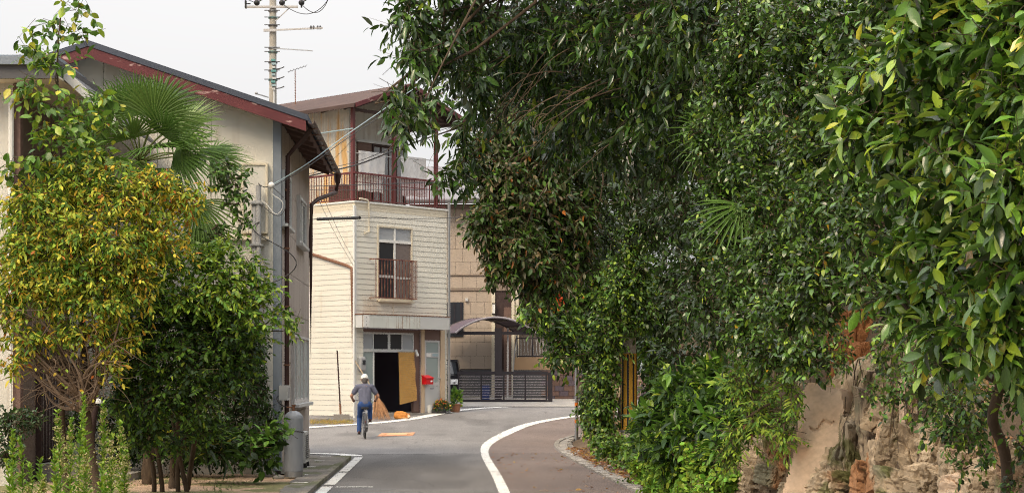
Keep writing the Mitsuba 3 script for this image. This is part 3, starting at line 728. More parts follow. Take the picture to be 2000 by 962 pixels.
# roof
rf = part(shop, 'roof', cat([H.put(slab([(UR, RO, RA), (-0.45, RO, RE), (-0.45, HW + 0.4, RE), (UR, HW + 0.4, RA)], 0.07, (0, 0, 1))), H.put(slab([(UR + 0.002, RO, RA), (HU + 0.45, RO, RE), (HU + 0.45, HW + 0.4, RE), (UR + 0.002, HW + 0.4, RA)], 0.07, (0, 0, 1)))]), 'm_roofing')
for s in (-1, 1):
    ue = UR + s * (UR + 0.42)
    part(rf, 'bargeboard', H.put(slab([(UR, RO - 0.035, RA + 0.075), (ue, RO - 0.035, up_z(ue) + 0.075), (ue, RO - 0.035, up_z(ue) - 0.07), (UR, RO - 0.035, RA - 0.07)], 0.03, (0, 1, 0))), 'm_redpaint')
part(rf, 'fascia', H.box(-0.49, -0.452, RO, HW + 0.4, RE - 0.06, RE + 0.06), 'm_roofing')
part(rf, 'fascia', H.box(HU + 0.452, HU + 0.49, RO, HW + 0.4, RE - 0.06, RE + 0.06), 'm_roofing')
for k, w in enumerate((RO + 0.1, 0.09, 1.2, 2.6, 4.0)):
    part(rf, 'beam', cat([H.put(slab([(UR, w, RA - 0.005), (ue, w, up_z(ue) - 0.005), (ue, w, up_z(ue) - 0.12), (UR, w, RA - 0.12)], 0.06, (0, 1, 0))) for ue in (-0.35, HU + 0.35)]), 'm_roofing')
part(rf, 'beam', H.box(-0.05, HU + 0.1, 0.04, 0.14, up_z(-0.05) - 0.22, up_z(-0.05) - 0.125), 'm_roofing')
gt = part(shop, 'gutter', H.box(HU + 0.492, HU + 0.60, RO, HW + 0.4, RE - 0.08, RE + 0.01), 'm_darkgrey')
part(shop, 'downpipe', tube([H.p(HU + 0.53, -0.4, RE - 0.08), H.p(HU + 0.5, -0.3, RE - 0.3), H.p(HU + 0.12, -0.12, RE - 0.55)], 0.035, 8), 'm_darkgrey')
part(shop, 'pole', tube([H.p(-0.35, -0.3, H.z(255, 0, 0)), H.p(-0.25, 2.6, H.z(266, 0, 2.6) - 0.05)], 0.022, 8), 'm_bluewire', label='pale blue laundry pole under the eave')
# pipes on the shop
up_ = H.u(873.5)
part(shop, 'downpipe', tube([H.p(HU + 0.05, -0.06, ZD + 0.3), H.p(HU + 0.05, -0.06, 4), H.p(HU + 0.05, -0.06, float(zg(61.3)))], 0.05, 10), 'm_steel', 40)
part(shop, 'downpipe', tube([H.p(-0.08, -0.05, ZD - 0.1), H.p(-0.08, -0.05, 4), H.p(-0.08, -0.05, G0 + 0.15)], 0.036, 10), 'm_white', 40)
wq = H.w(688, -0.06); wl_ = H.w(611, -0.06)
part(shop, 'downpipe', tube([H.p(-0.07, wl_ + 2.0, H.z(485, 0, wl_)), H.p(-0.07, wl_, H.z(497, 0, wl_)), H.p(-0.07, wq + 0.25, H.z(518, 0, wq)), H.p(-0.07, wq + 0.02, H.z(524, 0, wq)), H.p(-0.07, wq, H.z(545, 0, wq)), H.p(-0.07, wq, 2.5), H.p(-0.07, wq, G0)], 0.05, 10), 'm_rustpipe', 40, label='rusty brown downpipe near the house corner')
uh = [H.u(v) for v in (699, 717, 718, 709)]
part(shop, 'vent_pipe', tube([H.p(uh[0], -0.08, H.z(388, 0.2)), H.p(uh[1] - 0.05, -0.08, H.z(391, 0.4)), H.p(uh[1], -0.08, H.z(396, 0.4)), H.p(uh[2], -0.08, H.z(452, 0.4)), H.p(uh[3], -0.08, H.z(455, 0.3))], 0.032, 8), 'm_cream', 40)
mx, mz0, mz1 = H.u(703.5), H.z(724, 0.2), H.z(697, 0.2)
mb = part(shop, 'meter', m3.Manifold.hull(m3.Manifold.batch_boolean([m3.Manifold.sphere(0.06, 12).translate(tuple(H.p(mx + a, -0.08 + c, b))) for a in (-0.07, 0.07) for b in (mz0 + 0.05, mz1 - 0.05) for c in (-0.03, 0.03)], m3.OpType.Add)), 'm_grey', 40)
part(mb, 'meter_glass', H.box(mx - 0.045, mx + 0.07, -0.19, -0.165, mz0 + 0.2, mz1 - 0.1), 'm_darkglass')
# upper window
ww_ = part(shop, 'window', cat([H.box(wu0 - 0.06, wu1 + 0.06, -0.05, 0.06, wz1, wz1 + 0.05), H.box(wu0 - 0.06, wu1 + 0.06, -0.06, 0.06, wz0 - 0.07, wz0), H.box(wu0 - 0.06, wu0, -0.05, 0.06, wz0, wz1), H.box(wu1, wu1 + 0.06, -0.05, 0.06, wz0, wz1)]), 'm_cream')
um_ = (wu0 + wu1) / 2; zt_ = H.z(469, 1.0)
part(ww_, 'transom', H.box(wu0, wu1, -0.03, 0.05, zt_ - 0.06, zt_ + 0.03), 'm_white'); part(ww_, 'mullion', H.box(um_ - 0.03, um_ + 0.03, -0.03, 0.05, zt_ + 0.031, wz1), 'm_white')
part(ww_, 'meeting_stile', H.box(um_ - 0.04, um_ + 0.03, -0.02, 0.03, wz0, zt_ - 0.061), 'm_white')
for a, b, z0_, z1_, mt in ((wu0, um_ - 0.04, wz0, zt_ - 0.06, 'm_darkglass'), (um_ + 0.03, wu1, wz0, zt_ - 0.06, 'm_screen'), (wu0, um_ - 0.03, zt_ + 0.03, wz1, 'm_curtain'), (um_ + 0.03, wu1, zt_ + 0.03, wz1, 'm_curtain')):
    part(ww_, 'pane', H.box(a + 0.001, b - 0.001, 0.01, 0.016, z0_ + 0.001, z1_ - 0.001), mt)
zr = H.z(541, 0.8); part(ww_, 'rail', cat([H.box(wu0 + 0.001, um_ - 0.041, -0.012, 0.008, zr, zr + 0.09), H.box(um_ + 0.031, wu1 - 0.001, -0.006, 0.008, zr - 0.02, zr + 0.05)]), 'm_lightgrey')
part(ww_, 'curtain', H.box(wu0 + 0.25, wu0 + 0.42, 0.05, 0.06, wz0 + 0.1, zt_ - 0.1), 'm_curtain')
part(ww_, 'sill', H.box(wu0 - 0.05, wu1 + 0.07, -0.13, -0.052, wz0 - 0.12, wz0 - 0.072), 'm_cream')
gu0, gu1, gz0, gz1, go = H.u(733, -0.3), H.u(813, -0.3), H.z(583, 1.2, -0.3) + 0.02, H.z(506, 0.9, -0.3), 0.33
gr = part(shop, 'window_guard', cat([bar(H.p(gu0, -go, z_), H.p(gu1, -go, z_), 0.035) for z_ in (gz0, gz1)] + [bar(H.p(u_, -go - 0.01, z_), H.p(u_, -0.03, z_), 0.03) for z_ in (gz0, gz1) for u_ in (gu0, gu1)]), 'm_rust', label='rusty iron guard in front of the upper window')
for i in range(15):
    u_ = gu0 + (gu1 - gu0) * i / 14
    part(gr, 'bar', H.box(u_ - 0.009, u_ + 0.009, -go - 0.009, -go + 0.009, gz0 + 0.018, gz1 - 0.018), 'm_rust')
    zk = gz0 + (0.42 if i % 2 else 0.62) * (gz1 - gz0)
    if 0 < i < 14:
        part(gr, 'ornament', m3.Manifold.sphere(1, 8).scale((0.022, 0.018, 0.085)).translate(tuple(H.p(u_, -go, zk))), 'm_rust', True)
for i in range(1, 5):
    w_ = -go + go * i / 5
    part(gr, 'bar', H.box(gu1 - 0.008, gu1 + 0.008, w_ - 0.008, w_ + 0.008, gz0 + 0.018, gz1 - 0.018), 'm_rust')
# shop front: sign box, opening, transom lights, sliding door, reed blind, door
AO = 0.42
fz0, fz1 = H.z(641, 1.5, -AO), H.z(616, 1.5, -AO); f0, f1, f2 = H.u(708, -AO), H.u(821.5, -AO), H.u(878, -AO)
sg = part(shop, 'sign_box', H.box(f0, f2, -AO + 0.02, -0.03, fz0, fz1 - 0.01), 'm_lightgrey')
part(sg, 'sign_panel', H.box(f0, f1 - 0.006, -AO, -AO + 0.018, fz0, fz1), 'm_fascia', label='blank rust streaked sign panel over the shop opening'); part(sg, 'sign_panel', H.box(f1 + 0.006, f2, -AO, -AO + 0.018, fz0, fz1), 'm_lightgrey')
part(sg, 'flashing', H.box(f0 - 0.03, f2 + 0.03, -AO - 0.02, -0.03, fz1 + 0.002, fz1 + 0.03), 'm_rustpipe')
p0, p1 = H.u(709.5, -AO), H.u(721, -AO)
pl = part(sg, 'name_plate', H.box(p0, p1, -AO - 0.014, -AO - 0.002, fz0 + 0.02, fz1 - 0.01), 'm_white', label='small white plate with three dark marks')
for k in range(3):
    zc = fz1 - 0.09 - k * 0.115; uc = (p0 + p1) / 2
    part(pl, 'mark', cat([H.box(uc - 0.004, uc + 0.022, -AO - 0.018, -AO - 0.0145, zc, zc + 0.012), H.box(uc + 0.004, uc + 0.014, -AO - 0.018, -AO - 0.0145, zc - 0.03, zc - 0.001), H.box(uc - 0.018, uc + 0.003, -AO - 0.018, -AO - 0.0145, zc - 0.03, zc - 0.02)]), 'm_black')
zh, ztop, z0s = H.z(687, 1.0), H.z(652, 1.0), G0 + 0.14
fr = part(shop, 'shop_front', cat([H.box(su0, su1 - 0.30, 0.03, 0.10, ztop, ztop + 0.06), H.box(su0, su1 - 0.30, 0.02, 0.11, zh, zh + 0.10), H.box(su0, su0 + 0.04, 0.03, 0.10, z0s, ztop)]), 'm_lightgrey')
us_ = [su0 + 0.04, H.u(731), H.u(761.5), H.u(787), su1 - 0.30]
for k, (a, b) in enumerate(zip(us_[:-1], us_[1:])):
    part(fr, 'transom_light', H.box(a + 0.02, b - 0.02, 0.055, 0.062, zh + 0.101, ztop - 0.001), 'm_curtain' if k in (0, 3) else 'm_darkglass')
    part(fr, 'mullion', H.box(b - (0.05 if k == 1 else 0.022), b + (0.05 if k == 1 else 0.018), 0.035, 0.095, zh + 0.101, ztop - 0.001), 'm_lightgrey')
a, b = su0 + 0.042, H.u(733)
sd = part(fr, 'sliding_door', cat([H.box(b - 0.05, b, 0.05, 0.09, z0s, zh - 0.001), H.box(a, b - 0.05, 0.05, 0.09, z0s, z0s + 0.1)]), 'm_white'); part(sd, 'pane', H.box(a, b - 0.05, 0.065, 0.072, z0s + 0.101, zh - 0.002), 'm_frost')
part(fr, 'header', H.box(su0, su1, 0.01, 0.11, ztop + 0.062, sz1), 'm_soffit')
part(fr, 'jamb', H.box(su1 - 0.295, su1 - 0.002, 0.04, 0.16, z0s, ztop + 0.06), 'm_soffit')
part(fr, 'bracket', bar(H.p(H.u(811), -0.02, H.z(683, 2)), H.p(H.u(809.5), -0.16, H.z(695, 2)), 0.07), 'm_lightgrey')
b0, b1 = H.u(776, 0.02), H.u(807, 0.02); zt1 = zh - 0.01
bl_z0, bl_z1 = H.z(790, b0, 0), H.z(781.5, b1, 0)
blind = thing('reed_blind', 'golden reed blind hanging crooked in the dark shop opening', 'blind')
nb = 26
for i in range(nb):
    s0, s1 = i / nb, (i + 0.93) / nb
    bow = 0.018 * math.sin(i * 0.55)
    q = lambda s, e: H.p(b0 + 0.012 * s + e * ((b1 - b0) + 0.075 * s ** 2), -0.035 - 0.05 * s + bow * e, zt1 + s * ((bl_z0 + (bl_z1 - bl_z0) * e) - zt1))
    part(blind, 'slat', slab([q(s0, 0), q(s0, 1), q(s1, 1), q(s1, 0)], 0.008, -H.W), 'm_straw')
part(blind, 'head_rail', bar(H.p(b0 - 0.03, -0.03, zt1 + 0.012), H.p(b1 + 0.03, -0.03, zt1 + 0.012), 0.03), 'm_wood')
for k, (pa, pb) in enumerate(((821.5, 827.5), (859, 867))):
    part(shop, 'pillar', H.box(H.u(pa), H.u(pb), -0.05, 0.0, G0, fz0 - 0.005), 'm_palewood' if k == 0 else 'm_palewood')
part(shop, 'door_header', H.box(du0 - 0.03, du1 + 0.03, -0.012, 0.05, dz1 + 0.003, fz0 - 0.005), 'm_soffit')
zd0 = float(zg(60.5)) + 0.06
zs1, zs2, zs3 = H.z(688, 3), H.z(697, 3), H.z(753, 3)
dr_ = part(shop, 'door', cat([H.box(du0, du0 + 0.06, -0.02, 0.05, zd0, dz1), H.box(du1 - 0.06, du1, -0.02, 0.05, zd0, dz1), H.box(du0 + 0.06, du1 - 0.06, -0.02, 0.05, dz1 - 0.06, dz1), H.box(du0 + 0.06, du1 - 0.06, -0.02, 0.05, zs2, zs1), H.box(du0 + 0.06, du1 - 0.06, -0.02, 0.05, zs3, zs3 + 0.12)]), 'm_aluminium')
part(dr_, 'pane', H.box(du0 + 0.061, du1 - 0.061, 0.01, 0.018, zs1 + 0.001, dz1 - 0.061), 'm_frost'); part(dr_, 'pane', H.box(du0 + 0.061, du1 - 0.061, 0.01, 0.018, zs3 + 0.121, zs2 - 0.001), 'm_frost')
lp = part(dr_, 'lower_panel', H.box(du0 + 0.061, du1 - 0.061, 0.0, 0.02, zd0, zs3 - 0.001), 'm_lightgrey'); part(lp, 'letter_slot', H.box((du0 + du1) / 2 - 0.09, (du0 + du1) / 2 + 0.09, -0.012, -0.001, zs3 - 0.12, zs3 - 0.06), 'm_grey')
part(dr_, 'handle', tube([H.p(du1 - 0.02, -0.02, zs3 + 0.25), H.p(du1 - 0.02, -0.08, zs3 + 0.25), H.p(du1 - 0.14, -0.08, zs3 + 0.25)], 0.014, 8), 'm_steel')
part(dr_, 'notice', H.box(du0 + 0.08, du0 + 0.28, -0.024, -0.0205, zs2 + 0.02, zs1 - 0.03), 'm_white'); part(dr_, 'notice', H.box(du0 + 0.36, du1 - 0.08, -0.024, -0.0205, zs2 + 0.025, zs1 - 0.03), 'm_bluewire')
part(shop, 'step', H.box(su0 - 0.1, HU, -0.28, -0.0, -0.2, G0 + 0.12), 'm_concrete')

# ------------------------------------------------------------------ the tan house beyond, its carport and garden wall
K = Frame(at(868, 0, 74)[0] - 2.0, 74.0, 0.0)
tan = thing('tan_panel_house', 'tan panel clad house with grey roof behind the carport', 'house')
kz = lambda py, d=74.0: EYE - (py - HOR) * d / F
kx = lambda px, d=74.0: (px - 1000) * d / F
core = cat([box(kx(800), kx(1015), 74.02, 82, 0.3, kz(399)), box(kx(1016), kx(1180), 77.0, 82, 0.3, kz(560, 77))])
tw = part(tan, 'wall', core, 'm_joint')
zrow = [kz(v) for v in (720, 695, 668, 641, 614, 590, 569, 563, 539, 512, 486, 460, 434, 408, 400)]
xcol = [kx(v) for v in (800, 838, 875, 904, 931, 962)]
for r, (a, b) in enumerate(zip(zrow[:-1], zrow[1:])):
    off = 0.0 if r % 2 else 0.31
    xs = [xcol[0]] + [x + off for x in xcol[1:-1]] + [xcol[-1]]
    if b - a < 0.2:
        part(tw, 'belt', box(xcol[0], xcol[-1], 73.95, 74.018, a + 0.01, b - 0.01), 'm_joint'); continue
    for x0_, x1_ in zip(xs[:-1], xs[1:]):
        part(tw, 'panel', box(x0_ + 0.006, x1_ - 0.006, 73.985, 74.018, a + 0.006, b - 0.006), 'm_tanwall')
for py in (537, 566):
    part(tw, 'belt', box(kx(800), kx(1013), 73.93, 73.983, kz(py) - 0.03, kz(py) + 0.03), 'm_joint')
part(tw, 'plinth', box(kx(800), kx(1013), 73.97, 74.018, 0.4, kz(721)), 'm_darkgrey')
for pa, pb in ((960, 967), (999, 1005), (1007, 1013)):
    part(tan, 'pilaster', box(kx(pa), kx(pb), 73.90, 74.018, 0.5, kz(567)), 'm_cream')
part(tan, 'entry', box(kx(967.5), kx(998.5), 73.99, 74.016, 0.5, kz(569)), 'm_darkwood')
part(tan, 'door', box(kx(984), kx(998), 73.94, 73.988, 0.5, kz(600)), 'm_shutter')
lm = part(tan, 'wall_lamp', box(kx(962), kx(967), 73.70, 73.83, kz(612), kz(594)), 'm_white'); part(lm, 'lamp_cage', cat([box(kx(961), kx(968), 73.68, 73.9, kz(594) + 0.003, kz(592)), box(kx(961), kx(968), 73.68, 73.9, kz(614), kz(612) - 0.003)]), 'm_black')
part(tan, 'vent_hood', box(kx(909), kx(914), 73.86, 73.984, kz(588), kz(582)), 'm_lightgrey')
tg = part(tan, 'window', box(kx(864), kx(905), 73.93, 73.984, kz(657), kz(590)), 'm_darkglass', label='small window behind a dark lattice grille')
for k in range(7):
    x = kx(865) + (kx(904) - kx(865)) * k / 6
    part(tg, 'grille', bar((x, 73.91, kz(655)), (x + (0.10 if k % 2 else -0.10), 73.91, kz(592)), 0.022), 'm_gatemetal')
part(tan, 'roof', cat([slab([(kx(780), 73.2, kz(398)), (kx(940), 73.2, kz(398)), (kx(1010), 73.2, kz(398)), (kx(1010), 79, kz(398) + 2.0), (kx(780), 79, kz(398) + 2.0)], 0.12, (0, 0, 1)), slab([(kx(1000), 76, kz(545, 76)), (kx(1200), 76, kz(545, 76)), (kx(1200), 80, kz(500, 80)), (kx(1000), 80, kz(500, 80))], 0.12, (0, 0, 1))]), 'm_greyroof')
part(tan, 'gutter', box(kx(780), kx(1010), 73.08, 73.19, kz(401), kz(396)), 'm_darkgrey')
# carport
cp = thing('carport', 'carport with arched tinted roof on a dark post beside the tan house', 'carport')
DC = 70.0; cx = lambda px, d=DC: (px - 1000) * d / F; cz = lambda py, d=DC: EYE - (py - HOR) * d / F
arc = [(cx(890 + (1046 - 890) * s), cz(650) + (cz(619.5) - cz(650)) * math.sin(math.pi * s) ** 0.8) for s in np.linspace(0, 1, 25)]
sheet = cat([slab([(arc[i][0], DC, arc[i][1]), (arc[i + 1][0], DC, arc[i + 1][1]), (arc[i + 1][0] - 0.75, DC + 3.3, arc[i + 1][1] + 0.05), (arc[i][0] - 0.75, DC + 3.3, arc[i][1] + 0.05)], 0.02, (0, 0, 1)) for i in range(24)])
rf = part(cp, 'roof', sheet, 'm_mauve')
part(rf, 'edge_beam', tube([(x, DC - 0.02, z) for x, z in arc], 0.04, 8), 'm_gatebar', 40)
part(rf, 'edge_beam', tube([(x - 0.75, DC + 3.3, z + 0.05) for x, z in arc], 0.045, 8), 'm_gatemetal', 40)
for s in (0.12, 0.3, 0.5, 0.7, 0.88):
    x, z = arc[int(s * 24)]
    part(rf, 'purlin', bar((x, DC + 0.06, z - 0.05), (x - 0.74, DC + 3.25, z), 0.05), 'm_gatemetal')
part(rf, 'tie_beam', bar((arc[0][0] + 0.03, DC + 0.3, arc[0][1]), (arc[-1][0] - 0.1, DC + 0.3, arc[-1][1]), 0.07, 0.12), 'm_gatemetal')
part(cp, 'post', box(cx(966), cx(980), DC + 0.25, DC + 0.45, 0.5, cz(640)), 'm_gatemetal')
part(cp, 'post', tube([(cx(992), DC + 0.5, cz(640)), (cx(991), DC + 0.5, 0.6)], 0.035, 8), 'm_aluminium')
# sliding gate
DG = 69.0; gx = lambda px: (px - 1000) * DG / F; gz = lambda py: EYE - (py - HOR) * DG / F
gate = thing('sliding_gate', 'dark metal gate of horizontal bars in front of the carport', 'gate')
part(gate, 'frame', cat([box(gx(893), gx(1070), DG, DG + 0.06, gz(731), gz(725)), box(gx(893), gx(1070), DG, DG + 0.06, gz(784), gz(780))] + [box(gx(px) - 0.03, gx(px) + 0.03, DG + 0.002, DG + 0.058, gz(780), gz(731)) for px in (895.5, 940, 984, 1026, 1067)]), 'm_gatemetal')
for k in range(9):
    zz = gz(777) + (gz(735) - gz(777)) * k / 8
    part(gate, 'bar', box(gx(897), gx(1066), DG + 0.02, DG + 0.04, zz - 0.012, zz + 0.012), 'm_gatebar')
part(gate, 'track', box(gx(890), gx(1072), DG - 0.05, DG + 0.12, gz(788) - 0.05, gz(785)), 'm_lightgrey')
part(gate, 'end_post', box(gx(1070.5), gx(1079), DG - 0.02, DG + 0.15, 0.5, gz(727)), 'm_gatemetal')
# garden wall with stone blocks, its rendered parapet and the lattice fence on it
gw = thing('garden_wall', 'low garden wall of dark stone blocks under a peach rendered band', 'wall')
DW = 71.5; wx = lambda px, d=DW: (px - 1000) * d / F; wz = lambda py, d=DW: EYE - (py - HOR) * d / F
wcore = part(gw, 'core', box(wx(1002), wx(1230), DW + 0.03, DW + 0.4, 0.3, wz(722)), 'm_darkgrey')
part(gw, 'parapet', box(wx(1004), wx(1230), DW + 0.10, DW + 0.38, wz(722) + 0.002, wz(697)), 'm_peach')
for r in range(6):
    z0_ = wz(783) + r * 0.205
    for cI in range(14):
        x0_ = wx(1066) + (cI - (0.5 if r % 2 else 0)) * 0.36
        part(wcore, 'block', box(x0_ + 0.008, x0_ + 0.352, DW - 0.01 * ((r * 7 + cI * 3) % 3), DW + 0.028, z0_ + 0.007, min(z0_ + 0.198, wz(722.5))), ('m_mauve', 'm_soffit', 'm_shutter')[(r * 5 + cI * 2) % 3])
fn = thing('lattice_fence', 'dark lattice fence on top of the peach garden wall', 'fence')
for k in range(7):
    x = wx(1010) + k * 0.62
    part(fn, 'post', box(x - 0.025, x + 0.025, DW + 0.2, DW + 0.25, wz(697) + 0.003, wz(650)), 'm_gatemetal')
    for j in range(8):
        xx = x + 0.06 + j * 0.066
        part(fn, 'lattice', bar((xx, DW + 0.23 + 0.01 * (j % 2), wz(694)), (xx + (0.06 if j % 2 else -0.06), DW + 0.23 + 0.01 * (j % 2), wz(662)), 0.012), 'm_lightgrey')
part(fn, 'rail', cat([box(wx(1010), wx(1010) + 3.8, DW + 0.215, DW + 0.235, wz(661), wz(659)), box(wx(1010), wx(1010) + 3.8, DW + 0.215, DW + 0.235, wz(696), wz(694))]), 'm_gatemetal')
part(fn, 'stair_rail', tube([(wx(1002), DW - 0.2, wz(730)), (wx(1005), DW - 0.1, wz(690)), (wx(1009), DW + 0.2, wz(655))], 0.02, 8), 'm_steel')
# paving in front of the gate
pa = ground_sheet(np.linspace(gx(880), gx(1130), 12), np.linspace(65.4, 74, 12), 0.02)
struct('driveway', pa, 'm_concrete', 'pale concrete driveway in front of the gate')
# ------------------------------------------------------------------ plants: leaves are small folded sheets set along twigs
mat('m_leafstalk', (.10, .13, .035), 0.5)
mat('m_twig', (.16, .115, .08), 0.8)
TPL = {0: (np.array([(0, 0, 0), (.45, .5, .05), (.45, -.5, .05), (1, 0, -.08)]), np.array([(0, 1, 3), (0, 3, 2)])),
       1: (np.array([(0, 0, 0), (.28, .44, .05), (.68, .40, -.01), (1, 0, -.14), (.68, -.40, -.01), (.28, -.44, .05)]), np.array([(0, 5, 1), (1, 4, 2), (1, 5, 4), (2, 4, 3)])),
       2: (np.array([(0, 0, 0), (.22, .36, .05), (.22, 0, 0), (.22, -.36, .05), (.55, .5, .02), (.55, 0, -.05), (.55, -.5, .02), (.82, .27, -.07), (.82, 0, -.12), (.82, -.27, -.07), (1, 0, -.2)]),
           np.array([(0, 2, 1), (0, 3, 2), (1, 2, 5), (1, 5, 4), (2, 3, 6), (2, 6, 5), (4, 5, 8), (4, 8, 7), (5, 6, 9), (5, 9, 8), (7, 8, 10), (8, 9, 10)]))}


def unit(v):
    return v / (np.linalg.norm(v, axis=-1, keepdims=True) + 1e-9)


def leaf_arrays(base, dirn, nrm, L, W, detail):
    tv, tf = TPL[detail]
    y = unit(np.cross(nrm, dirn)); z = np.cross(dirn, y)
    v = base[:, None] + tv[None, :, 0:1] * (dirn * L[:, None])[:, None] + tv[None, :, 1:2] * (y * W[:, None])[:, None] + tv[None, :, 2:3] * (z * L[:, None])[:, None]
    return v, tf


def leaf_mesh(v, tf, col):
    n, k = v.shape[:2]
    f = (tf[None] + (np.arange(n) * k)[:, None, None]).reshape(-1, 3)
    return trimesh.Trimesh(v.reshape(-1, 3), f, process=False), np.repeat(col, k, 0)


def rand_unit(g, n):
    return unit(g.normal(size=(n, 3)))


def pick_colours(g, n, palette, weights, jitter=0.16):
    p = np.asarray(palette, float); i = g.choice(len(p), n, p=np.asarray(weights, float) / np.sum(weights))
    return np.clip(p[i] * (1 + g.normal(size=(n, 1)) * jitter) * (1 + g.normal(size=(n, 3)) * 0.05), 0.004, 0.8)


def sprays(g, P, A, s, n, L, W, droop=0.4, up=0.8, spread=1.0, two_ranked=False, jit=0.25):
    """n leaves along a twig of length s at each point P with the axis A"""
    M = len(P); A = unit(A)
    ref = unit(np.cross(A, unit(np.array([0, 0, 1.0]) + 0.3 * g.normal(size=(M, 3))))); bi = np.cross(ref, A)
    t = (np.arange(n) + 0.6) / n
    bend = -droop * 0.35 * s * t ** 2
    base = P[:, None] + A[:, None] * (s * t)[None, :, None] + np.array([0, 0, 1.0]) * bend[None, :, None]
    ph = (np.arange(n) * (math.pi if two_ranked else 2.399))[None] + g.uniform(0, 0.5 if two_ranked else 6.28, (M, 1))
    side = np.cos(ph)[..., None] * ref[:, None] + (0.35 if two_ranked else 1.0) * np.sin(ph)[..., None] * bi[:, None]
    fwd = (0.35 + 0.9 * t)[None, :, None]
    dirn = unit(A[:, None] * fwd + side * spread + np.array([0, 0, -droop]) + jit * g.normal(size=(M, n, 3)))
    nrm = np.array([0, 0, up]) + 0.55 * side * (1 - up) + 0.45 * g.normal(size=(M, n, 3)) + A[:, None] * 0.25
    q = lambda a: a.reshape(-1, 3)
    k = M * n
    return q(base), q(dirn), unit(q(nrm)), L * g.uniform(0.45, 1.25, k), W * g.uniform(0.6, 1.25, k)


def twig_mesh(P, A, s, r):
    A = unit(A); ref = unit(np.cross(A, [0.3, 0.2, 1.0])); bi = np.cross(A, ref); M = len(P)
    ring = [ref, -0.5 * ref + 0.87 * bi, -0.5 * ref - 0.87 * bi]
    v = np.stack([P - A * s * 0.3 + r * k for k in ring] + [P + A * s * 0.95 + 0.4 * r * k for k in ring], 1)
    tf = np.array([(0, 1, 4), (0, 4, 3), (1, 2, 5), (1, 5, 4), (2, 0, 3), (2, 3, 5)])
    return trimesh.Trimesh(v.reshape(-1, 3), (tf[None] + (np.arange(M) * 6)[:, None, None]).reshape(-1, 3), process=False)


def limb(a, b, r0, r1, g, wob=0.12, n=7, sag=0.0):
    a, b = np.asarray(a, float), np.asarray(b, float); t = np.linspace(0, 1, n)
    p = a + (b - a) * t[:, None]; L = np.linalg.norm(b - a)
    p += (np.sin(t * math.pi)[:, None]) * g.normal(size=(1, 3)) * wob * L + np.sin(t * 2 * math.pi)[:, None] * g.normal(size=(1, 3)) * wob * 0.4 * L
    p[:, 2] += sag * L * np.sin(t * math.pi)
    return tube(p, r0 + (r1 - r0) * t, 7)


def clump(px, py, rx, ry, d, deep=0.9):
    c = at(px, py, d); a, b = rx * d / F, ry * d / F
    return c, np.array([a, deep * (a + b) / 2, b])


DENSE = {'tall_sapling': 3.4, 'strap_leaf_plant': 1.5, 'hydrangea': 2.0, 'big_leaf_tree': 6.0, 'overhanging_evergreen': 3.6, 'small_leaf_shrub': 4.0, 'drooping_tree': 4.5, 'wall_climber': 2.5, 'trailing_creeper': 3.5, 'woodland_tree': 1.0, 'backing_hedge': 2.5}


